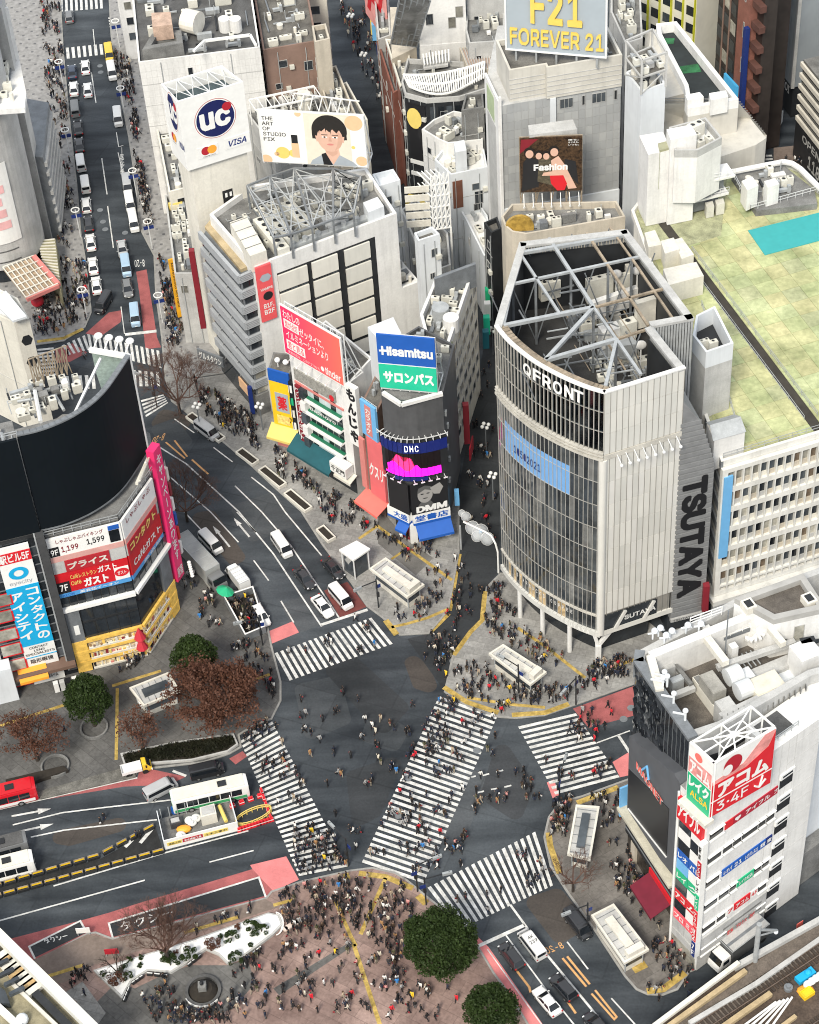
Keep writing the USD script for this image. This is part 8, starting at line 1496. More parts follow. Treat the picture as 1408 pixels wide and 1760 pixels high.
for k,(x,y,r_)in enumerate([(199,1682,1.2),(216,1671,1.2),(292,1654,1.35),(284,1637,.8),(325,1642,1.3),(365,1625,1.25),(397,1612,1.1),(429,1595,1.2),(449,1597,1.05),(404,1647,1.1),(409,1594,.5),(222,1650,.5),(177,1674,.45),(242,1645,.4),(240,1659,.4),(302,1637,.4),(379,1610,.4),(430,1625,.4)]):
 r=np.random.default_rng(300+k);c=G(x,y,.6+r_*.5);b=thing('shrub',None,'shrub',loc=[c[0],c[1],.6]);part(b,'foliage',leaves(np.array([0,0,r_*.55]),np.array([r_,r_,r_*.75]),int(900*r_**2)+120,.09,r,12),LGREEN if k%5 else LBROWN);part(b,'stem',MB().bar([0,0,0],[0,0,r_*.5],.07),BARK)
 if r_>.9:tag(b,['round clipped green shrub at left tip of white bed','green shrub touching another at left tip of white bed','round shrub at foot of tall leafless tree','','pale green shrub right of tall leafless tree','brownish green shrub on curved inner edge of white bed','green shrub in middle of right half of white bed','dark green shrub near right end of white bed','rightmost big shrub of white bed','green shrub at bottom edge of white bed'][k]if k else 'brownish clipped shrub at left tip of white bed')
 else:tag(b,f'small clipped shrub, {nth(sorted([409, 222, 177, 242, 240, 302, 379, 430, 284]).index(x))} from left among small shrubs of white bed',group='small shrubs on the white bed')
hb_bed=thing('hedge_bed','long dark hedge bed with pale kerb beside left crosswalk','planter');HB=Polygon(XY([(207,1296),(300,1276),(402,1262),(410,1280),(392,1293),(330,1308),(214,1317)],.3)).buffer(0);part(hb_bed,'kerb',MB().prism(HB.difference(HB.buffer(-.25)),.12,.5),LGREY);part(hb_bed,'soil',MB().prism(HB.buffer(-.26),.12,.4),M('dark_soil',(0.03,0.025,0.02),.95,.3,1))
r=np.random.default_rng(77);x0,y0,x1,y1=HB.bounds;pts=[p for p in zip(r.uniform(x0,x1,9000),r.uniform(y0,y1,9000))if HB.buffer(-.4).contains(Point(p))];P3=np.c_[np.array(pts),r.uniform(.4,.95,len(pts))];a=r.normal(size=P3.shape)*.13;b_=r.normal(size=P3.shape)*.09;i=np.arange(len(P3))*3;part(hb_bed,'hedge',(np.stack([P3-a,P3+b_,P3+a],1).reshape(-1,3),np.stack([i,i+1,i+2],1)),leafmat('dull_hedge_leaves',[(.2,(0.012,0.016,0.008)),(.6,(0.035,0.034,0.018)),(.9,(0.07,0.05,0.03))]))
bd2=thing('stained_island','low concrete traffic island with dark patches above road','traffic island');part(bd2,'slab',MB().prism(XY([(63,1362),(205,1322),(233,1326),(233,1336),(70,1374)],.2),.125,.3),M('patched_concrete',(0.16,0.155,0.14),.95,.5,.8,fvar=.4));part(bd2,'hedge_box',MB().prism(XY([(20,1355),(60,1345),(118,1325),(110,1318),(10,1342)],.5),.125,.8),M('dark_soil',(0.03,0.025,0.02),.95))
for k,(x,y)in enumerate([(162,1252),(95,1318)]):p=G(x,y,.2);rg=thing('tree_ring',['round stone ring bench around foot of tall dark green tree','curved stone kerb beside left forecourt planting'][k],'bench',loc=[p[0],p[1],.125]);part(rg,'ring',MB().prism(Point(0,0).buffer(2.0).difference(Point(0,0).buffer(1.75)),0,.45),MGREY)
# ------------------------------------------------------------------ street furniture
def kiosk(label,px,zt=3.3,ac=True,ridge='white'):
 q=XY(px,zt);t=thing('subway_entrance',label,'subway entrance','subway stair entrances');P=Polygon(q)
 part(t,'roof',MB().prism(P.buffer(-.12),zt-.35,zt-.12),LGREY);part(t,'roof_rim',MB().prism(P.difference(P.buffer(-.28)),zt-.4,zt+.05),CREAM)
 L=frame_at(q[1],q[2])if np.linalg.norm(q[2]-q[1])>np.linalg.norm(q[1]-q[0])else frame_at(q[0],q[1]);n=np.array([-L[1],L[0]]);c=q.mean(0);l,w=max(np.linalg.norm(q[2]-q[1]),np.linalg.norm(q[1]-q[0])),min(np.linalg.norm(q[2]-q[1]),np.linalg.norm(q[1]-q[0]))
 part(t,'skylight',MB().obox(c,L,l*.62,w*.34,zt-.11,zt+.3),CREAM if ridge=='white' else GREYG);
 for k in range(6):part(t,'roof_seam',MB().obox(c+L*l*(-.4+.16*k),L,.07,w*.86,zt-.11,zt-.05),DSTEEL)
 if ac:part(t,'roof_unit',MB().obox(c+L*l*.42,L,.9,w*.7,zt-.1,zt+1.0),CREAM)
 inn=P.buffer(-.55);part(t,'low_wall',MB().prism(inn.difference(inn.buffer(-.2)),.12,1.1),CREAM);part(t,'glass_screen',MB().prism(inn.difference(inn.buffer(-.08)),1.1,zt-.7),GREYG);part(t,'stair_well',MB().sheet(inn.buffer(-.3),.2),BLACK)
 for p in np.array(inn.exterior.coords)[:-1]:part(t,'post',MB().cyl(p,.1,.12,zt-.36,6),STEEL)
 part(t,'sign_box',MB().obox(c-L*(l/2-.3),L,.3,w*.8,zt-.95,zt-.4),SIGNW)
kiosk('subway stair kiosk with white ridge before video screen building',[(635,977),(663,958),(730,1005),(700,1027)]);kiosk('subway stair kiosk before glass corner building',[(840,1123),(865,1107),(940,1155),(912,1177)])
kiosk('upright stair kiosk with glazed roof left of black glass building',[(990,1383),(1031,1386),(1015,1478),(975,1468)],3.3,False,'glass');kiosk('subway stair kiosk with ribbed white roof beside black van',[(1016,1573),(1055,1553),(1116,1632),(1073,1656)]);kiosk('stair kiosk with three skylights before yellow lit shop',[(222,1182),(290,1155),(310,1187),(247,1214)],3.2,False,'glass')
el=thing('glass_lift','small glass lift house with white roof on kerb','lift house');eq=XY([(584,945),(613,930),(635,943),(607,962)],4.6);EP=Polygon(eq);part(el,'roof',MB().prism(EP.buffer(.1),4.3,4.6),SIGNW);part(el,'shaft',MB().prism(EP.buffer(-.3),.12,4.29),GREYG)
for p in eq:part(el,'frame_post',MB().cyl(p+(EP.centroid.coords[0]-p)*.12,.12,.12,4.3,6),WSTEEL)
for a,b,lab in[((325,714),(382,757),'long empty planter beside silver van'),((450,806),(487,836),'kerbside planter below teal awning'),((494,846),(531,877),'kerbside planter between bicycle stand and teal awning'),((550,908),(571,929),'short kerbside planter next to glass lift'),((411,775),(440,797),'kerbside planter before banded wing')]:
 p,q=XY([a,b],.3);t=thing('planter',lab,'planter');c=(p+q)/2;L=np.linalg.norm(q-p);ux=frame_at(p,q);m=MB();g=Polygon([c+x*ux*L/2+y*np.array([-ux[1],ux[0]])*.75 for x,y in((-1,-1),(1,-1),(1,1),(-1,1))]);part(t,'stone_box',m.ring(list(g.exterior.coords)[:-1],.2,.12,.65),CREAM);part(t,'soil',MB().sheet(g.buffer(-.2),.5),M('dark_soil',(0.03,0.025,0.02),.95))
k1=kind_of('globe_lamp_kind');part(k1,'post',MB().cyl((0,0),.1,0,5.2,8),DSTEEL)
for a in range(4):x,y=.55*math.cos(a*1.57),.55*math.sin(a*1.57);part(k1,'arm',MB().bar([0,0,5.0],[x,y,5.1],.04),DSTEEL);part(k1,'globe',MB().ball([x,y,5.35],.3,2),SIGNW)
for x,y,lab in[(836,775,'four globe lamp at lane beside curved glass wall'),(716,345,'four globe lamp in busy lane before white corner shop'),(660,205,'four globe lamp in busy lane beside dark corner shop'),(628,135,'four globe lamp in busy lane beside cream stair block'),(606,68,'furthest four globe lamp in busy lane'),(848,610,'four globe lamp in narrow lane by lane side building'),(848,860,'four globe lamp beside foot of curved glass wall'),(452,740,'four globe lamp before yellow shop panel'),(345,740,'globe lamp on pavement near silver van')]:
 copy_of('/World/globe_lamp_kind','globe_lamp',[*G(x,y)[:2],.12],.4,lab,'street lamp','street lamps with globes')
k2=kind_of('ring_lamp_kind');part(k2,'post',MB().cyl((0,0),.09,0,6.0,8),WSTEEL);t_=np.linspace(0,6.283,17);part(k2,'ring',MB().path([[.7*math.cos(a),.7*math.sin(a),6.0]for a in t_],.07,4),SIGNW);part(k2,'blue_plate',MB().box(-.9,-.1,-.05,.05,4.3,5.0),C('navy'));part(k2,'blue_plate',MB().box(.1,.9,-.05,.05,4.3,5.0),C('navy'))
for x,y,lab in[(110,152,'ring lamp with blue plates on left pavement by white cars'),(121,270,'ring lamp with blue plates on left pavement beside black cars'),(206,82,'ring lamp with blue plates near far crosswalk'),(215,198,'ring lamp with blue plates beside big white van'),(236,340,'ring lamp with blue plates above parked vans'),(262,428,'ring lamp with blue plate beside yellow sign'),(139,408,'ring lamp on left pavement near white canopy'),(280,555,'ring lamp beside orange upright sign'),(150,545,'ring lamp at corner crowd of upper crossing')]:
 copy_of('/World/ring_lamp_kind','ring_lamp',[*G(x,y)[:2],.12],.2,lab,'street lamp','ring lamps along the bus street')
k3=kind_of('traffic_signal_kind');part(k3,'pole',MB().cyl((0,0),.11,0,6.2,8),BLACK);part(k3,'arm',MB().bar([0,0,5.8],[3.4,0,6.0],.06),BLACK);part(k3,'signal_head',MB().box(2.4,3.7,-.16,.16,5.6,6.05),M('signal_grey',(0.3,0.32,0.33),.5));part(k3,'walk_signal',MB().box(-.2,.2,.1,.35,2.6,3.5),BLACK);part(k3,'sign_plate',MB().box(-.7,.1,-.16,-.1,4.0,4.7),C('navy'))
for x,y,a,lab in[(600,1488,2.2,'black traffic signal at plaza tip beside left crosswalk'),(718,1533,.35,'tall black traffic signal between central and lower crosswalks'),(651,1045,3.6,'traffic signal with coloured plates beside stair kiosk'),(892,1192,2.4,'slim black signal before kiosk of glass building'),(990,1212,4.0,'traffic signal at kerb right of glass building corner'),(962,1378,1.2,'traffic signal at corner of right crosswalk'),(1010,1600,3.5,'signal post with blue plate behind black van'),(452,1110,3.3,'traffic signal beside smoking area'),(733,1556,.2,'signal lamp arm over lower crosswalk'),(270,700,2.5,'traffic signal at upper crossing beside bare tree')]:
 copy_of('/World/traffic_signal_kind','traffic_signal',[*G(x,y)[:2],.12],a,lab,'traffic light','traffic signals round the crossing')
ga=thing('glass_ball_arch','white curved arch hung with wire glass balls over lane entrance','lane arch');A0=G(857,985)[:2];az=HT((857,985),(852,950));pts=[[*A0,.1],[*A0,4.6],G(852,935,6.0),G(845,921,6.6),G(836,915,6.8),G(815,905,6.8),G(797,897,6.4)];part(ga,'arch',MB().path(pts,.15,8),SIGNW)
GB=usdkit.material(stage,'/World/Looks/pale_glass_ball',{'t':('transparent_bsdf',{}),'p':('principled_bsdf',{'base_color':(0.75,0.78,0.80),'roughness':.15}),'m':('mix_closure',{'fac':.3})},[('t.BSDF','m.closure1'),('p.BSDF','m.closure2')],surface='m.closure')
for x,y,r_ in[(812,907,1.0),(826,914,1.15),(838,926,.95),(820,922,.8),(801,888,.7),(794,882,.5)]:p=G(x,y,5.8);part(ga,'glass_ball',MB().ball(p,r_,2),GB);part(ga,'ball_wire',MB().path([p+r_*1.02*np.array([math.cos(t),math.sin(t)*.7,math.sin(t)*.7])for t in np.linspace(0,6.283,15)],.03,3),SIGNW)
part(ga,'post',MB().cyl(G(793,945)[:2],.15,.1,5.2,8),STEEL);part(ga,'blue_light',MB().ball(G(826,914,5.8),.3,1),C('sky'))
kb=kind_of('barrier_kind');part(kb,'base',MB().box(-.8,.8,-.25,.25,0,.45),BLACK);part(kb,'rail',MB().box(-.75,.75,-.05,.05,.55,.8),C('yellow'));part(kb,'rail',MB().box(-.75,.75,-.05,.05,.85,.95),RUST)
for x in(-.7,.7):part(kb,'leg',MB().box(x-.06,x+.06,-.06,.06,.45,.95),RUST)
flatkind('road_works_ground',MB().sheet(XY([(-20,1530),(173,1476),(268,1424),(280,1460),(-20,1545)]),.012),M('black_road_patch',(0.022,0.023,0.024),.9,.4,.8,fvar=.3))
for pts,lab in[([(-18,1529),(173,1473)],'yellow and black barrier unit in upper row of road works'),([(175,1471),(268,1421)],'yellow barrier unit in slanting row beside work pen'),([(-18,1547),(284,1464)],'yellow and black barrier unit in lower row of road works')]:
 p,q=XY(pts);n=int(np.linalg.norm(q-p)/1.75);u=frame_at(p,q)
 for k in range(n):copy_of('/World/barrier_kind','road_barrier',[*(p+(q-p)*(k+.5)/n),.013],math.atan2(u[1],u[0]),lab.replace('barrier unit',f'barrier {nth(k)} from left'),'barrier',lab.replace('barrier unit','barriers'))
pen=thing('work_pen','white walled work pen in road beside green and white bus','site enclosure');pq_=XY([(284,1461),(411,1428),(397,1378),(272,1408)]);pf1=Fr(pq_[0],pq_[1]);PN=Polygon(pq_)
part(pen,'front_wall',pf1.box(MB(),0,pf1.L,.02,2.0,-.12,0),SIGNW);part(pen,'side_wall',Fr(pq_[3],pq_[0]).box(MB(),0,np.linalg.norm(pq_[0]-pq_[3]),.02,1.9,-.12,0),COLD);part(pen,'side_wall',Fr(pq_[1],pq_[2]).box(MB(),0,np.linalg.norm(pq_[2]-pq_[1]),.02,1.9,-.12,0),COLD);part(pen,'floor',MB().sheet(PN,.016),MGREY)
for u0,u1,c,tx in((.04,.24,'gold','道路占用'),(.25,.52,'crimson','安全確認工事'),(.53,.86,'gold','土木工事中')):s_=part(pen,'notice',pf1.box(MB(),pf1.L*u0,pf1.L*u1,.7,1.4,0,.04),C(c));part(s_,'lettering',pf1.text(MB(),tx,pf1.L*(u0+.02),pf1.L*(u1-.02),.82,1.28,.06,2),C('black')if c=='gold' else SIGNW)
for k in range(9):p=pf1.pt(pf1.L*(k+.5)/9,0,-np.linalg.norm(pq_[3]-pq_[0])*.95);part(pen,'fence_post',MB().bar(p,p+[0,0,2.4],.05),STEEL)
pit=[('site_drum','blue',[(300,1396),(312,1393),(324,1390),(336,1387),(348,1384),(360,1381)],'blue drum standing in row inside work pen')]
for k,p in enumerate(pit[0][2]):tag(part(None,'site_drum',MB().cyl(G(*p)[:2],.42,.02,1.0,12),C('blue')),f'{nth(k)} blue drum from left in row inside work pen','drum','blue drums in the work pen')
for px,z,m,lab,nm in[([(345,1405),(372,1398),(368,1381),(343,1388)],2.0,CREAM,'cream box machine inside work pen','site_generator'),([(293,1418),(312,1413),(309,1402),(290,1407)],1.1,M('dark_site_box',(0.05,0.05,0.055),.7),'dark tool box inside work pen','tool_box')]:t=thing(nm,lab,'site equipment');q=XY(px,z);part(t,'casing',MB().prism(q,.02,z),m);part(t,'lid',MB().prism(Polygon(q).buffer(-.2),z,z+.12),LGREY)
for x,y,lb_ in((330,1413,'larger'),(337,1406,'furthest'),(311,1436,'lowest, leftmost'),(326,1410,'half hidden')):tag(part(None,'white_sack',MB().ball(G(x,y,.5),.7,2,(1,.9,.75)).ball(G(x,y,1.1),.25),SIGNW),f'{lb_} white material sack inside work pen','sack','sacks in the work pen')
tag(part(None,'yellow_pipe',MB().bar(G(377,1385,.8),G(389,1412,.8),.28,8),C('gold')),'thick yellow pipe inside work pen','pipe');tag(part(None,'orange_bundle',MB().ball(G(316,1425,.5),.8,1,(1.3,.8,.6)),C('orange')),'orange cloth bundle inside work pen','bundle')
kc=kind_of('red_block_kind');part(kc,'block',MB().hexa([[-.4,-.25,0],[.4,-.25,0],[.4,.25,0],[-.4,.25,0],[-.3,-.12,.75],[.3,-.12,.75],[.3,.12,.75],[-.3,.12,.75]]),C('red'));part(kc,'white_band',MB().box(-.37,.37,-.2,.2,.3,.42),SIGNW)
for pts,n,lab in[([(413,1428),(466,1411)],11,'red water barrier in row beside left crosswalk'),([(450,1362),(466,1408)],5,'red and white barrier along crosswalk edge of works'),([(400,1387),(447,1370)],4,'red and white barrier on bus side of works')]:
 p,q=XY(pts);u=frame_at(p,q)
 for k in range(n):copy_of('/World/red_block_kind','water_barrier',[*(p+(q-p)*k/max(1,n-1)),.02],math.atan2(u[1],u[0]),f'{nth(k)} '+lab+' counted from left or top','barrier',lab.replace('barrier','barriers'))
ol=thing('guard_fence','oval of yellow guard fence beside red water barriers','fence');o0,o1=XY([(418,1414),(455,1398)]);uo=frame_at(o0,o1);no=np.array([-uo[1],uo[0]]);t_=np.linspace(0,6.283,22);oc=[(o0+o1)/2+uo*2.6*math.cos(a)+no*1.0*math.sin(a)for a in t_]
for a,b in zip(oc[:-1],oc[1:]):part(ol,'panel',MB().bar([*a,.9],[*b,.9],.05).bar([*a,.5],[*b,.5],.05).bar([*a,0],[*a,.95],.05),C('gold'))
sm=thing('smoking_pen','low walled smoking area packed with people beside road','enclosure');sq=XY([(386,1036),(437,1019),(458,1088),(423,1103)]);part(sm,'wall',MB().ring(sq,.15,.12,1.5),DSTEEL);part(sm,'white_cap',MB().ring(sq,.2,1.5,1.58),SIGNW);part(sm,'floor',MB().sheet(Polygon(sq).buffer(-.2),.135),M('dark_soil',(0.03,0.025,0.02),.95))
pa=thing('green_parasol','tilted green parasol beside smoking area','parasol',loc=[*G(390,1034)[:2],.12]);part(pa,'canopy',MB().bar([0,0,2.2],[.25,.1,2.9],1.35,10,.06),C('green'));part(pa,'pole',MB().bar([0,0,0],[.25,.1,2.95],.04),STEEL)
so=thing('statue_planter','round dark stone planter ringed by benches on plaza','planter',loc=[*G(350,1706)[:2],.12]);part(so,'ring',MB().prism(Point(0,0).buffer(2.3).difference(Point(0,0).buffer(1.9)),0,.5),DGREY);part(so,'mound',MB().bar([0,0,0],[0,0,.8],1.9,20,1.2),M('dark_soil',(0.03,0.025,0.02),.95));part(so,'statue_plinth',MB().box(-.5,.5,-.5,.5,.8,1.8),MGREY);part(so,'statue',MB().ball([0,0,2.15],.35,2,(.7,1,1)).ball([0,-.3,2.6],.2,1).bar([0,.3,1.9],[.15,.5,2.2],.05),BLACK)
for k in range(3):part(so,'bench_stripe',MB().path([[2.4*math.cos(a),2.4*math.sin(a),.25+k*.15]for a in np.linspace(3.6,5.6,10)],.04),SIGNW)
bl=thing('long_bench','pale pill shaped bench on plaza','bench',loc=[*G(502,1594)[:2],.12],rot=.55);part(bl,'seat',MB().box(-.95,.95,-.35,.35,.25,.5).cyl((-.95,0),.35,.25,.5,12).cyl((.95,0),.35,.25,.5,12),M('pale_pink_bench',(0.62,0.52,0.46),.6));part(bl,'plinth',MB().box(-.8,.8,-.2,.2,0,.25),MGREY)
cu=thing('curved_bench','white curved bench at right tip of white bed','bench');cb0=G(474,1590,.3)[:2]
for k in range(3):part(cu,'rail',MB().path([[cb0[0]+(.8+.12*k)*math.cos(a),cb0[1]+(1.5+.12*k)*math.sin(a),.3+k*.16]for a in np.linspace(-1.5,1.5,12)],.07,5),SIGNW)
sb3=thing('boulder_bench','dark wooden log bench on pale paving at lower left','bench',loc=[*G(120,1723)[:2],.13],rot=-.7);part(sb3,'log',MB().bar([-1,0,.4],[1,0,.4],.4,8),BROWN)
for x,y,c,lab in[(194,1644,'crimson','dark red banner beside white planting bed'),(145,1608,'white','white notice board on kerb between parking bays')]:t=thing('notice',lab,'notice',loc=[*G(x,y)[:2],.12]);part(t,'panel',MB().box(-.9,.9,-.04,.04,.5,1.6),C(c));part(t,'leg',MB().box(-.8,-.7,-.05,.05,0,.5),STEEL);part(t,'leg',MB().box(.7,.8,-.05,.05,0,.5),STEEL)
# ------------------------------------------------------------------ vehicles
CARG=M('car_glass',(0.012,0.015,0.019),.05,.2,1,spec=.6);TYRE=M('tyre',(0.015,0.015,0.015),.85);RIM=M('wheel_rim',(0.4,0.4,0.41),.35,metal=.6);HEADL=M('headlight',(0.75,0.76,0.78),.15);TAIL=M('tail_light',(0.45,0.01,0.01),.25)
def paint(n,c):return M('car_paint_'+n,c,.28,.05,.6,spec=.5,coat=.5)
PAINT=dict(white=paint('white',(0.74,0.74,0.73)),black=paint('black',(0.022,0.023,0.026)),silver=paint('silver',(0.42,0.43,0.44)),grey=paint('grey',(0.16,0.165,0.17)),blue=paint('pale_blue',(0.34,0.48,0.62)),yellow=paint('yellow',(0.75,0.50,0.04)),red=paint('red',(0.55,0.01,0.02)),green=paint('green',(0.05,0.30,0.12)),navy=paint('navy',(0.03,0.045,0.08)))
def loft(secs):
 """body from sections (x, half width, bottom, top, shoulder inset): rounded cross-sections joined along x"""
 V=[];m=12
 for x,w,z0,z1,ins in secs:
  h=z1-z0;pts=[(-w*.9,z0),(-w,z0+h*.2),(-w,z0+h*.55),(-w+ins*.5,z0+h*.82),(-w+ins,z0+h*.96),(-w*.5,z1)];pts=pts+[(-y,z)for y,z in pts[::-1]]
  V+=[[x,y,z]for y,z in pts]
 n=len(secs);f=[]
 for i in range(n-1):
  for j in range(m):a,b=i*m+j,i*m+(j+1)%m;f+=[[a,b,b+m],[a,b+m,a+m]]
 for o in(0,(n-1)*m):f+=[[o,o+j,o+j+1]for j in range(1,m-1)]
 return np.array(V),np.array(f)
def car_kind(kind,col,extra=None):
 t=kind_of(f'{col}_{kind}_kind');m=PAINT[col]
 if kind in('sedan','hatch'):
  L,w,rf=(4.6,.86,1.43)if kind=='sedan' else(4.3,.87,1.55);b0=L/2;tail=-b0
  part(t,'body',loft([(tail,.70,.35,.78,.05),(tail+.12,.82,.22,.92,.08),(tail+.9,w,.2,.96,.1),(0,w,.18,.95,.1),(b0-1.0,w,.2,.92,.1),(b0-.25,.80,.25,.78,.12),(b0,.62,.35,.62,.1)]),m,smooth=40)
  c0,c1,c2,c3=(tail+.55,tail+1.25,.35,1.15)if kind=='sedan' else(tail+.1,tail+.55,.35,1.2)
  part(t,'windows',MB().hexa([[c0,-.76,.93],[c3,-.76,.9],[c3,.76,.9],[c0,.76,.93],[c1,-.58,rf-.05],[c2,-.58,rf-.05],[c2,.58,rf-.05],[c1,.58,rf-.05]]),CARG)
  part(t,'roof',MB().hexa([[c1-.06,-.62,rf-.09],[c2+.08,-.62,rf-.09],[c2+.08,.62,rf-.09],[c1-.06,.62,rf-.09],[c1+.06,-.52,rf],[c2-.05,-.52,rf],[c2-.05,.52,rf],[c1+.06,.52,rf]]),m)
  for s in(-1,1):
   part(t,'pillar',MB().bar([c2,.585*s,rf-.06],[c3,.765*s,.92],.035).bar([c1,.585*s,rf-.06],[c0,.765*s,.93],.05).bar([(c1+c2)/2,.60*s,rf-.06],[(c1+c2)/2,.775*s,.93],.04),m);part(t,'mirror',MB().box(c3-.35,c3-.2,min(s*.86,s*1.0),max(s*.86,s*1.0),.92,1.04),m)
 elif kind=='van':
  L,w,rf=4.7,.86,1.98;b0,tail=L/2,-L/2
  part(t,'body',loft([(tail,.8,.3,1.9,.12),(tail+.1,w,.22,rf,.14),(b0-1.35,w,.22,rf,.14),(b0-.95,w,.22,rf-.12,.16),(b0-.35,.84,.25,1.12,.12),(b0,.74,.3,.95,.08)]),m,smooth=40)
  for s in(-1,1):part(t,'side_window',MB().hexa([[tail+.2,s*.845,1.2],[b0-.8,s*.855,1.15],[b0-.8,s*.87,1.15],[tail+.2,s*.87,1.2],[tail+.25,s*.80,1.75],[b0-1.15,s*.79,1.75],[b0-1.15,s*.815,1.75],[tail+.25,s*.82,1.75]]),CARG);part(t,'mirror',MB().box(b0-.7,b0-.55,min(s*.86,s*1.03),max(s*.86,s*1.03),1.15,1.4),BLACK)
  part(t,'windscreen',MB().hexa([[b0-.42,-.76,1.14],[b0-.40,-.76,1.2],[b0-.40,.76,1.2],[b0-.42,.76,1.14],[b0-.98,-.66,1.82],[b0-.93,-.66,1.9],[b0-.93,.66,1.9],[b0-.98,.66,1.82]]),CARG);part(t,'rear_window',MB().box(tail-.02,tail+.02,-.65,.65,1.2,1.75),CARG);part(t,'roof_rib',MB().box(tail+.4,b0-1.6,-.5,.5,rf,rf+.02),m)
 wb=1.35
 for x in(-wb,wb):
  for s in(-1,1):wh=part(t,'wheel',MB().bar([x,s*.70,.31],[x,s*.885,.31],.31,14),TYRE);part(wh,'rim',MB().bar([x,s*.88,.31],[x,s*.895,.31],.19,10),RIM)
 for s in(-1,1):
  hx=b0-.14 if kind!='van' else b0-.1;part(t,'headlight',MB().box(hx-.1,hx+.04,min(s*.5,s*.76),max(s*.5,s*.76),.62,.76),HEADL);part(t,'tail_light',MB().box(tail-.02,tail+.1,min(s*.58,s*.8),max(s*.58,s*.8),.68,.9),TAIL)
 part(t,'number_plate',MB().box(b0-.02,b0+.01,-.2,.2,.38,.52),SIGNW)
 if extra=='taxi':part(t,'roof_lamp',MB().box(-.2,.05,-.3,.3,1.43,1.6),C('gold'))
 return str(t.GetPath())
KINDS={}
def vehicle(kind,col,a,b,label,lane=.0,cat=None,group=None,name=None):
 """a: rear, b: front of the vehicle in the photo (ground line)"""
 k=(kind,col)
 if k not in KINDS:KINDS[k]=car_kind(kind,col)
 p,q=XY([a,b],.5);c=(p+q)/2;d=q-p
 return copy_of(KINDS[k],name or{'sedan':'parked_car','hatch':'parked_car','van':'parked_van'}[kind],[*c,.0],math.atan2(d[1],d[0]),label,cat or{'sedan':'car','hatch':'car','van':'van'}[kind],group)
V=vehicle
V('van','white',(470,918),(500,962),'white van driving down curved road toward crosswalk');V('sedan','black',(508,975),(540,1015),'black sedan behind white sedan at stop line');V('sedan','black',(555,957),(592,999),'black sedan in kerb lane behind white van')
V('sedan','white',(538,1022),(572,1064),'white sedan waiting at stop line');V('van','white',(566,1005),(607,1053),'white van on dark red bus lane at stop line');V('van','silver',(336,727),(376,757),'silver van beside long empty planter');V('van','white',(345,916),(381,954),'white van right of grey articulated box');V('hatch','white',(438,1040),(460,1078),'white car half hidden beside smoking area')
V('van','black',(974,1566),(1012,1616),'black van parked at kerb by stair kiosk');V('hatch','black',(894,1664),(864,1624),'black car at lower stop line');TX=V('van','white',(933,1650),(896,1601),'white taxi van with black letters on its roof');V('hatch','black',(986,1718),(951,1678),'black car behind lettered white taxi');V('sedan','white',(962,1748),(919,1696),'white sedan at bottom edge beside red strip');V('hatch','black',(1050,1790),(1004,1738),'black car cut by bottom edge')
V('van','silver',(256,1369),(297,1348),'silver van cutting in behind green and white bus');V('van','black',(328,1333),(384,1320),'dark van above green and white bus')
def roof_letters(px3,lines,z,mat):
 a,b,c=[G(*p,z)for p in px3]
 t=thing('roof_letters',None)
LT=thing('roof_lettering','black letters AK 239 on white taxi roof','lettering');p0,p1=XY([(933,1650),(896,1601)],.5);fw2=frame_at(p0,p1);rt2=np.array([fw2[1],-fw2[0]]);cc2=(p0+p1)/2
for tx,off in(('AK',.1),('239',-.65)):
 v,f=glyphs(tx,2);wd=v[:,0].max();w_=.36*len(tx);pts=cc2+np.outer((v[:,0]/wd-.5)*w_,rt2)+np.outer(v[:,1]*.5+off,fw2);part(LT,'letters',MB().add(np.c_[pts,np.full(len(pts),2.03)],f),C('black'))
UPL=[('hatch','grey',(120,42),(118,16),'grey car nearest top edge on bus street'),('sedan','navy',(125,136),(123,112),'dark sedan just below far crosswalk, left lane'),('sedan','white',(148,128),(146,104),'white sedan just below far crosswalk, right lane'),('sedan','white',(128,165),(126,141),'white sedan in left lane of bus street beside ring lamp'),('sedan','white',(152,167),(150,143),'white sedan in inner lane of bus street'),('van','grey',(131,203),(128,173),'grey van with pale roof on bus street'),('sedan','black',(136,233),(133,208),'upper of two black sedans parked on bus street'),('sedan','black',(138,262),(135,238),'lower of two black sedans parked on bus street'),('van','white',(141,294),(137,268),'white van parked below two black sedans'),('van','white',(149,332),(145,304),'white van mid row opposite parked vans'),('hatch','white',(150,367),(147,339),'white hatchback above black car on bus street'),('hatch','black',(154,399),(151,372),'black car between white cars on bus street'),('sedan','white',(158,432),(154,402),'first of three white sedans queued on bus street'),('sedan','white',(162,472),(158,443),'middle of three white sedans queued on bus street'),('sedan','white',(168,506),(164,476),'last of three white sedans queued on bus street'),('van','black',(186,510),(170,537),'black van turning at upper crossing')]
for u in UPL:V(*u)
DNL=[('van','yellow',(186,80),(190,108),'yellow van below far crosswalk'),('van','white',(190,112),(195,138),'white van behind yellow van'),('van','white',(201,186),(205,222),'big white van on right side of bus street'),('van','silver',(217,306),(221,334),'upper silver van parked at right kerb'),('van','white',(221,337),(226,365),'white van parked at right kerb'),('van','white',(227,368),(233,400),'white van with ribbed roof lowest at right kerb'),('sedan','silver',(208,414),(213,444),'silver sedan leading pale blue van'),('van','blue',(215,446),(219,474),'pale blue van behind silver sedan'),('hatch','grey',(217,482),(222,512),'grey pickup like car below pale blue van'),('van','blue',(231,529),(234,561),'pale blue van waiting at upper stop line')]
for u in DNL:V(*u)
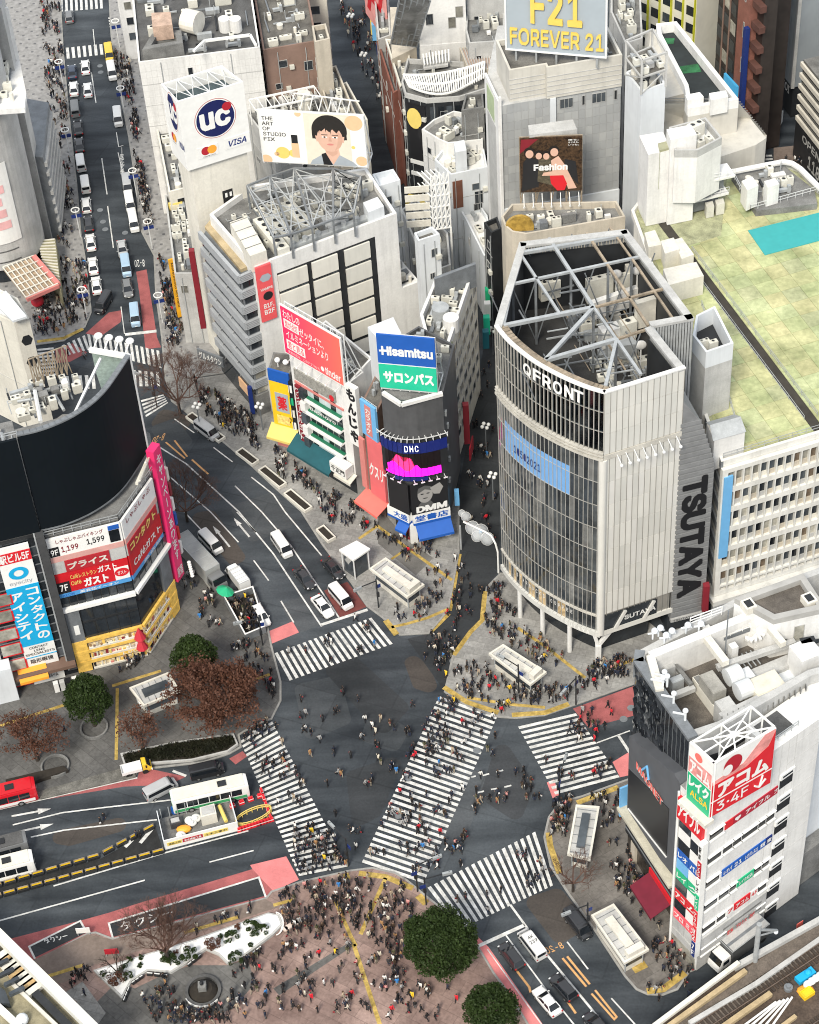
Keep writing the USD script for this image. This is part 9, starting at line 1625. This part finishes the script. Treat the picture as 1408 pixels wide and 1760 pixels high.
def bus(a,b,col,stripe,label,L=10.5,roofm=None):
 p,q=XY([a,b],3.0);c=(p+q)/2;d=frame_at(p,q);t=thing('city_bus',label,'bus',loc=[*c,0],rot=math.atan2(d[1],d[0]));h=L/2;m=PAINT[col]
 part(t,'body',loft([(-h,1.12,.35,2.95,.1),(-h+.15,1.22,.3,3.02,.15),(h-.3,1.22,.3,3.02,.15),(h,1.12,.35,2.85,.1)]),m,smooth=40);part(t,'roof',MB().box(-h+.3,h-.5,-1.0,1.0,3.0,3.1),roofm or M('warm_bus_roof',(0.68,0.65,0.56),.5,.08,1));part(t,'roof_hatch',MB().box(1.2,2.4,-.45,.45,3.1,3.25),BLACK)
 for s in(-1,1):
  for k in range(6):x0=-h+.5+k*(L-1.4)/6;part(t,'side_window',MB().box(x0,x0+(L-1.4)/6-.12,min(s*1.2,s*1.235),max(s*1.2,s*1.235),1.35,2.5),CARG)
  part(t,'stripe',MB().box(-h+.2,h-.4,min(s*1.2,s*1.24),max(s*1.2,s*1.24),.6,1.15),stripe)
  for x in(-h+2.4,h-2.4):wh=part(t,'wheel',MB().bar([x,s*.95,.48],[x,s*1.25,.48],.48,16),TYRE);part(wh,'rim',MB().bar([x,s*1.24,.48],[x,s*1.26,.48],.28,10),RIM)
  part(t,'tail_light',MB().box(-h-.02,-h+.1,min(s*.7,s*1.05),max(s*.7,s*1.05),.8,1.1),TAIL);part(t,'headlight',MB().box(h-.1,h+.02,min(s*.7,s*1.02),max(s*.7,s*1.02),.7,.95),HEADL)
 part(t,'windscreen',MB().box(h-.1,h+.03,-1.05,1.05,1.3,2.6),CARG);part(t,'rear_panel',MB().box(-h-.03,-h+.1,-1.1,1.1,.9,2.5),stripe);part(t,'rear_window',MB().box(-h-.05,-h,-.9,.9,1.6,2.4),CARG)
bus((297,1367),(420,1339),'white',PAINT['green'],'white city bus with green stripe stopped at left crosswalk');bus((-70,1375),(56,1344),'red',PAINT['white'],'red topped bus entering at left edge',roofm=PAINT['red']);bus((-75,1502),(50,1470),'white',SIGNW,'white bus cut by left edge beside road works');bus((-90,1472),(44,1436),'grey',PAINT['grey'],'dark roofed bus at left edge above white bus',roofm=DGREY)
def truck(a,b,L,label,boxm,cabm,boxh=3.1,deck=False,w=1.15,name='box_truck'):
 p,q=XY([a,b],1.5);c=(p+q)/2;d=frame_at(p,q);t=thing(name,label,'truck',loc=[*c,0],rot=math.atan2(d[1],d[0]));h=L/2;cl=min(2.0,L*.3)
 if deck:part(t,'cargo_bed',MB().box(-h,h-cl-.1,-w,w,.75,.9).ring([(-h,-w),(h-cl-.1,-w),(h-cl-.1,w),(-h,w)],.06,.9,1.3),boxm)
 else:
  part(t,'cargo_box',MB().box(-h,h-cl-.12,-w,w,.7,boxh),boxm);part(t,'box_rim',MB().ring([(-h,-w),(h-cl-.12,-w),(h-cl-.12,w),(-h,w)],.08,boxh,boxh+.06),STEEL)
  for k in range(5):x=-h+(L-cl)*(k+.5)/5;part(t,'roof_rib',MB().box(x-.03,x+.03,-w+.1,w-.1,boxh,boxh+.03),STEEL)
 part(t,'chassis',MB().box(-h,h-.2,-.45,.45,.4,.69),BLACK);z1=min(2.6,boxh-.1)if not deck else 1.95
 part(t,'cab',loft([(h-cl,w*.96,.4,z1,.1),(h-.7,w*.96,.35,z1,.14),(h-.2,w*.93,.35,z1*.62,.1),(h,w*.86,.4,z1*.5,.06)]),cabm,smooth=40);part(t,'windscreen',MB().hexa([[h-.2,-w*.85,z1*.6],[h-.14,-w*.85,z1*.64],[h-.14,w*.85,z1*.64],[h-.2,w*.85,z1*.6],[h-.62,-w*.8,z1*.94],[h-.55,-w*.8,z1*.98],[h-.55,w*.8,z1*.98],[h-.62,w*.8,z1*.94]]),CARG)
 for s in(-1,1):
  part(t,'side_window',MB().box(h-cl+.4,h-.65,min(s*w*.95,s*w*.99),max(s*w*.95,s*w*.99),z1*.6,z1*.88),CARG);part(t,'headlight',MB().box(h-.1,h+.02,min(s*.6,s*.9),max(s*.6,s*.9),.6,.8),HEADL)
  for x in(-h+.9,h-1.0):part(t,'wheel',MB().bar([x,s*(w-.3),.42],[x,s*w,.42],.42,14),TYRE)
 return t
truck((1322,1583),(1215,1665),8.6,'box truck with grey roof and white cab beside sign building',M('dark_canvas_box',(0.09,0.095,0.10),.6,.15,.6),PAINT['white'],3.2);bx=GF((1240,1620),(1300,1575),0)
truck((303,921),(392,1018),11.0,'long grey box trailer parked at kerb of curved road',M('dusty_grey_box',(0.33,0.34,0.335),.6,.15,.5,fvar=.1),PAINT['grey'],3.5,w=1.25,name='articulated_truck');truck((424,1010),(392,968),5.0,'small white truck beside trailer front',PAINT['white'],PAINT['white'],2.3,w=.9);truck((212,1320),(254,1309),4.2,'small yellow flatbed truck above left road',PAINT['white'],PAINT['yellow'],deck=True,w=.8,name='flatbed_truck');truck((1334,203),(1318,238),7.5,'green ended truck in dark street at top right',LGREY,PAINT['green'],3.0)
part(stage.GetPrimAtPath('/World/box_truck'),'grey_roof',MB().box(-4.2,2.0,-1.05,1.05,3.27,3.29),LGREY);part(stage.GetPrimAtPath('/World/box_truck'),'dark_roof_stripe',MB().box(-4.2,2.0,-.15,.25,3.3,3.31),DSTEEL)
# ------------------------------------------------------------------ people
import manifold3d as m3
def hull_of(chain):
 """one continuous surface: hulls of the spheres at the two joints of every bone, united"""
 out=None
 for(p,r),(q,s)in chain:
  a=m3.Manifold.sphere(r,8).translate(list(p));b=m3.Manifold.sphere(s,8).translate(list(q));h=m3.Manifold.batch_hull([a,b]);out=h if out is None else out+h
 m=out.to_mesh();return np.array(m.vert_properties[:,:3]),np.array(m.tri_verts)
def pose(k,fem):
 """joints of a figure facing +x; k picks the pose"""
 s=.92 if fem else 1.0;st=[(.0,.0),(.30,-.30),(-.24,.26),(.12,-.14)][k];J={}
 hz,sz=.88,1.38
 for i,sd in enumerate((-1,1)):
  f=st[i];J['hip',sd]=(0,.09*sd,hz-abs(st[0])*.06);J['knee',sd]=(f*.55+.04*abs(f),.095*sd,.47);J['ank',sd]=(f,.095*sd,.09+(.07 if f<-.1 else 0));J['toe',sd]=(f+.15,.105*sd,.05+(.0 if f>-.1 else .04))
  a=-f*.9;up=k==0 and sd==1 and fem
  J['sh',sd]=(0,.175*sd*s,sz);J['elb',sd]=(a*.4-.03,.225*sd*s,1.12);J['wr',sd]=(a+.10 if not up else .24,(.21 if not up else .1)*sd*s,.90 if not up else 1.2)
 return J,s
PROTO=[]
TROU=[flat('trousers_black',(0.014,0.014,0.017),.8),flat('trousers_navy',(0.03,0.04,0.075),.8),flat('trousers_beige',(0.32,0.28,0.22),.8),flat('trousers_grey',(0.10,0.10,0.105),.8)];TN=['black','navy','beige','grey']
COAT=[('black',(0.012,0.012,0.014)),('dark navy',(0.018,0.024,0.045)),('charcoal',(0.04,0.04,0.043)),('dark brown',(0.06,0.038,0.025)),('white',(0.72,0.71,0.68)),('beige',(0.42,0.34,0.25)),('light grey',(0.34,0.34,0.34)),('camel',(0.36,0.20,0.09)),('red',(0.60,0.015,0.03)),('pink',(0.62,0.30,0.28)),('bright blue',(0.04,0.20,0.50)),('olive',(0.08,0.08,0.04)),('yellow',(0.80,0.52,0.03)),('cream',(0.62,0.57,0.47))]
SKINM=flat("skin_tone",(0.36,0.22,0.155),.6);HAIRM=[flat('hair_black',(0.012,0.010,0.010),.5),flat('hair_brown',(0.06,0.033,0.018),.5)];SHOE=flat('shoe_black',(0.02,0.02,0.02),.5)
GEO={}
def figure(k,fem):
 if(k,fem)in GEO:return GEO[k,fem]
 J,s=pose(k,fem);ch=[(((0,0,.93),.11),((0,0,1.12),.105*s)),(((0,0,1.12),.105*s),((0,0,1.3),.125*s)),(((0,0,1.36),.07),((.01,0,1.5),.05)),(((.005,0,1.56),.085),((.02,0,1.62),.095)),(((.09,0,1.58),.018),((.115,0,1.56),.014))]
 coat=[(((0,0,.92),.14),((0,0,1.3),.15*s)),(((0,-.13*s,1.36),.085),((0,.13*s,1.36),.085)),(((0,0,1.3),.13),((0,0,1.42),.08))];tro=[(((0,0,.9),.13),((0,0,.96),.125))];sh=[]
 for sd in(-1,1):
  g=lambda n:J[n,sd]
  ch+=[((g('hip'),.085),(g('knee'),.055)),((g('knee'),.055),(g('ank'),.04)),((g('ank'),.042),(g('toe'),.03)),((g('sh'),.06),(g('elb'),.042)),((g('elb'),.042),(g('wr'),.03))]
  w=np.array(g('wr'));dn=w-np.array(g('elb'));dn/=np.linalg.norm(dn);sx=np.cross(dn,[0,sd,0]);hb=w+dn*.07;ch.append(((w,.028),(hb,.034)))
  for q,(o,l)in enumerate(((-.03,.07),(-.01,.085),(.01,.08),(.03,.062))):e=hb+sx*o+dn*.02;ch.append(((e,.010),(e+dn*l-np.array([0,sd*.02,0]),.008)))
  ch.append(((w+dn*.03+sx*.03,.011),(w+dn*.09+sx*.062,.009)))
  coat+=[((g('sh'),.085),(g('elb'),.06)),((g('elb'),.06),(w-dn*.01,.045))]
  tro+=[((g('hip'),.105),(g('knee'),.075)),((g('knee'),.075),(np.array(g('ank'))+[0,0,.02],.058))];sh.append(((np.array(g('ank'))-[.03,0,.02],.055),(g('toe'),.042)))
 long_=coat+[(((0,-.06,.72),.15),((0,.06,.98),.12)),(((0,.06,.72),.15),((0,-.06,.98),.12))]
 hair=[(((-.025,0,1.63),.105),((.0,0,1.655),.10))]+([(((-.05,0,1.6),.095),((-.085,0,1.42),.06))]if fem else[])
 GEO[k,fem]=dict(body=hull_of(ch),coat=hull_of(coat),long=hull_of(long_),trousers=hull_of(tro),hair=hull_of(hair),shoe=[hull_of([x])for x in sh],bag=(np.array(J['wr',1])+[0,.03,-.2]))
 return GEO[k,fem]
def dress(path,ci,ti,k,fem,lg,bag=None):
 g=figure(k,fem);t=stage.GetPrimAtPath(path);nm,c=COAT[ci];cm=flat('coat_'+nm.replace(' ','_'),c,.8)
 part(t,'body',g['body'],SKINM,smooth=50);part(t,'hair',g['hair'],HAIRM[(ci+k)%6==0],smooth=50);part(t,'coat',g['long' if lg else 'coat'],cm,smooth=50);part(t,'trousers',g['trousers'],TROU[ti],smooth=50)
 for s in g['shoe']:part(t,'shoe',s,SHOE,smooth=50)
 if bag:b=g['bag'];part(t,'bag',MB().box(b[0]-.13,b[0]+.13,b[1]-.04,b[1]+.04,b[2]-.12,b[2]+.12),bag)
OUT=[]
rp_=np.random.default_rng(909);CP=np.array([.42,.15,.13,.06,.055,.035,.04,.02,.014,.012,.008,.03,.006,.02])
for n in range(64):
 ci=n%14 if n<14 else int(rp_.choice(14,p=CP/CP.sum()));ti=int(rp_.choice(4,p=[.6,.22,.08,.10]));k=int(rp_.choice(4,p=[.34,.26,.2,.2]));fem=bool(n%2);lg=rp_.random()<.4
 kind_of(f'person_kind_{n:02d}');bag=[None,None,C('white'),C('black'),C('maroon')][int(rp_.integers(5))];dress(f'/World/person_kind_{n:02d}',ci,ti,k,fem,lg,bag);OUT.append((ci,ti,k,fem,lg,bag))
byc={c:[i for i,o in enumerate(OUT)if o[0]==c]for c in range(14)}
Z0=.13
AREAS=[([(470,1542),(600,1505),(620,1600),(500,1610)],95,'on upper left plaza',.13),([(600,1503),(690,1522),(715,1560),(690,1640),(610,1620)],75,'on plaza tip beside yellow paving line',.13),([(490,1610),(600,1610),(640,1750),(500,1750)],52,'on middle of plaza',.13),([(620,1640),(690,1630),(710,1750),(660,1755)],36,'on plaza left of round tree',.13),([(400,1655),(490,1620),(500,1755),(390,1755)],46,'on plaza right of statue planter',.13),([(240,1700),(300,1672),(320,1755),(250,1762)],26,'on dark paving left of statue planter',.13),([(300,1730),(400,1728),(400,1762),(300,1765)],30,'at bottom edge below statue planter',.13),([(710,1690),(790,1700),(800,1758),(715,1755)],12,'on plaza below round tree',.13),([(70,1662),(150,1640),(160,1730),(110,1700)],11,'on lower left footway',.13),([(330,1598),(456,1552),(470,1566),(340,1612)],9,'on footway above white bed',.13),([(500,1425),(565,1425),(600,1492),(512,1508)],62,'on lower end of left crosswalk',.02),([(425,1280),(485,1265),(560,1420),(500,1425)],26,'on middle of left crosswalk',.02),([(415,1262),(470,1238),(485,1262),(428,1282)],16,'on upper end of left crosswalk',.02),([(755,1200),(852,1232),(815,1320),(700,1300)],54,'on upper half of central crosswalk',.02),([(700,1300),(812,1325),(735,1510),(635,1470)],54,'on lower half of central crosswalk',.02),([(740,1522),(920,1430),(950,1518),(800,1590)],16,'on lower crosswalk',.02),([(735,1450),(800,1435),(815,1480),(740,1525)],17,'between central and lower crosswalks',.02),([(893,1250),(990,1228),(1065,1338),(958,1366)],25,'on right crosswalk',.02),([(500,1190),(740,1190),(700,1290),(520,1280)],22,'on upper part of open junction',.02),([(520,1290),(690,1300),(620,1470),(590,1460)],18,'on open junction between left and central crosswalks',.02),([(865,1245),(930,1370),(900,1420),(770,1430),(820,1320)],26,'on junction right of central crosswalk',.02),([(475,1125),(640,1064),(675,1106),(500,1168)],12,'on upper crosswalk',.02),([(768,1150),(780,1192),(860,1222),(975,1206),(1000,1160),(945,1190),(850,1140)],75,'at kerb before glass building kiosk',.13),([(835,1060),(930,1100),(990,1150),(940,1150),(860,1105),(830,1110)],45,'beside foot of curved glass building',.13),([(838,1010),(870,1010),(920,1075),(840,1060)],26,'under edge of curved glass building',.13),([(783,960),(832,1005),(825,1070),(760,1085),(775,1030)],22,'in mouth of narrow lane',.02),([(745,1088),(820,1080),(775,1130),(762,1180),(720,1120)],28,'where lane meets junction',.02),([(1045,1120),(1090,1100),(1090,1160),(1010,1195),(990,1180)],50,'at right corner of glass building',.13),([(660,1050),(760,1000),(765,1050),(690,1085)],22,'on kerb by upper crosswalk end',.13),([(640,905),(760,945),(770,995),(735,990),(660,945)],30,'before shops below video screen',.13),([(530,830),(640,885),(640,915),(560,900)],48,'before pink banner awning',.13),([(470,770),(530,820),(535,850),(470,820)],30,'before teal awning',.13),([(335,655),(440,725),(445,780),(350,715)],100,'below banded wing of white block',.13),([(390,1105),(440,1110),(475,1150),(470,1205),(430,1170)],30,'on kerb left of upper crosswalk',.13),([(318,960),(360,1020),(385,1080),(350,1080),(310,1010)],24,'before pink banner of black screen building',.13),([(390,1042),(434,1028),(450,1082),(422,1092)],34,'inside smoking area',.13),([(190,1160),(215,1165),(300,1085),(285,1070)],16,'before yellow lit shop',.13),([(60,1255),(200,1230),(290,1300),(210,1270)],6,'on dark left forecourt',.13),([(1010,1370),(1068,1360),(1070,1420),(1036,1430)],20,'beside upright stair kiosk',.13),([(945,1385),(985,1372),(975,1440),(948,1440)],34,'at kerb end of right crosswalk',.13),([(1035,1440),(1080,1460),(1150,1590),(1120,1600),(1060,1540)],44,'below black glass building',.13),([(1120,1620),(1165,1620),(1190,1672),(1150,1690),(1115,1660)],30,'at corner by sign building',.13),([(1095,1690),(1140,1700),(1180,1685),(1215,1720),(1150,1740)],7,'crossing beside railway parapet',.02),([(985,1225),(1090,1190),(1090,1240),(1040,1260),(1010,1300)],10,'on red road surface at right',.02),([(810,720),(850,720),(855,950),(800,930)],34,'in narrow lane beside curved glass',.02),([(838,480),(850,480),(850,700),(825,700)],14,'far along narrow lane',.02),([(272,440),(295,470),(320,590),(290,600)],70,'on pavement below orange sign',.13),([(190,90),(225,110),(265,400),(250,400),(218,180)],130,'on right pavement of bus street',.13),([(70,0),(102,0),(134,440),(100,440)],170,'on left pavement of bus street',.13),([(100,450),(150,455),(152,550),(100,575),(60,580),(60,520)],140,'in crowd at upper crossing corner',.13),([(110,610),(200,620),(240,680),(150,640)],10,'on upper crossing',.02),([(575,10),(640,10),(690,190),(645,180)],90,'in far part of busy lane',.02),([(645,190),(700,195),(752,330),(700,320)],60,'in near part of busy lane',.02),([(1330,255),(1375,252),(1380,290),(1340,290)],10,'on brown paving at upper right',.13),([(100,1390),(300,1400),(400,1500),(300,1500)],4,'walking in left road',.02)]
solid=shapely.union_all([Polygon(XY(p)).buffer(.3)for p in[[(636,985),(664,966),(730,1014),(701,1036)],[(841,1131),(866,1115),(940,1164),(912,1186)],[(990,1392),(1031,1395),(1015,1487),(975,1477)],[(1016,1582),(1055,1562),(1116,1641),(1073,1665)],[(584,960),(613,945),(635,958),(607,977)]]]+[Point(*G(350,1706)[:2]).buffer(2.9),foot.buffer(.2),BP.buffer(.3)])
FIX=[(862,1186+40,8),(1051,1230,8),(715,1302,8),(712,1306,8),(688,1366,8),(757,1435,8),(755,1316,10),(682,1330,10),(536,1720,8),(709,1717,12),(876,1190,12),(873,1214,12),(767,1164,12),(577,1643,12),(998,1240,8),(1024,1262,8),(780,1464,10),(727,1460,10),(1022,1275,8),(640,1252,4),(646,1262,13),(655,1240,5),(525,1258,4),(534,1300,7),(1020,1333,8),(785,1722,8),(611,1068,4),(950,1050,8),(430,590,8)]
PPL=[]
for x,y,ci in FIX:PPL.append((np.array(G(x,y)[:2]),ci,'on junction',Z0 if 1490<y or(y<1225 and x>850)else .02))
for px,n,where,z in AREAS:
 A=Polygon(XY(px)).buffer(0);x0,y0,x1,y1=A.bounds;got=0;tries=0;last=None
 while got<n and tries<n*40:
  tries+=1
  p=last+rp_.normal(size=2)*.55 if last is not None and rp_.random()<.34 else np.array([rp_.uniform(x0,x1),rp_.uniform(y0,y1)])
  if not A.contains(Point(p))or solid.contains(Point(p))or any((p[0]-q[0][0])**2+(p[1]-q[0][1])**2<.18 for q in PPL[-120:]):continue
  PPL.append((p,int(rp_.choice(14,p=CP/CP.sum())),where,z));last=p;got+=1
PPL.sort(key=lambda q:np.hypot(q[0][0],q[0][1]))
def side(p,where):
 s=[q[0]for q in PPL if q[2]==where];s=np.array(s);c=s.mean(0);d=p-c;sp=s.std(0)+.01
 h='' if abs(d[0])<sp[0]*.45 else('right side' if d[0]>0 else 'left side');v='' if abs(d[1])<sp[1]*.45 else('far' if d[1]>0 else 'near')
 return(v+' '+h).strip()or 'middle'
near=[q for i,q in enumerate(PPL)if i<300 or q[1]in(8,12)and i<900][:300];nid={id(q)for q in near}
SEEN=set()
for q in near:
 for _ in range(12):
  i=byc[q[1]][int(rp_.integers(len(byc[q[1]])))];o=OUT[i];a=rp_.uniform(0,6.283);nm=COAT[o[0]][0]
  fc=['facing right','facing away','facing left','facing viewer'][int(((a+.785)%6.283)//1.571)]
  lab=' '.join(f"person in {'long ' if o[4] else ''}{nm} coat, {TN[o[1]]} trousers, {fc}, {side(q[0], q[2])} {q[2]}".split()[:16])
  if lab not in SEEN:break
 SEEN.add(lab)
 s=rp_.uniform(.95,1.06);copy_of(f'/World/person_kind_{i:02d}','person',[*q[0],q[3]],a,lab,'person','people at the crossing',(s,s,s))
rest=[q for q in PPL if id(q)not in nid]
pi=UsdGeom.PointInstancer.Define(stage,'/World/crowd');tag(pi.GetPrim(),'further pedestrians crowding lanes, pavements and crossings',kind='stuff');NPR=28
for n in range(NPR):UsdGeom.Xform.Define(stage,f'/World/crowd/figure_{n:02d}');dress(f'/World/crowd/figure_{n:02d}',*OUT[n]);pi.GetPrototypesRel().AddTarget(f'/World/crowd/figure_{n:02d}')
idx=[]
for q in rest:c=[i for i in byc[q[1]]if i<NPR];idx.append(c[int(rp_.integers(len(c)))])
pi.CreateProtoIndicesAttr(Vt.IntArray(idx));pi.CreatePositionsAttr(Vt.Vec3fArray([Gf.Vec3f(float(q[0][0]),float(q[0][1]),q[3])for q in rest]));ang=rp_.uniform(0,6.283,len(rest));pi.CreateOrientationsAttr(Vt.QuathArray([Gf.Quath(math.cos(a/2),0,0,math.sin(a/2))for a in ang]))
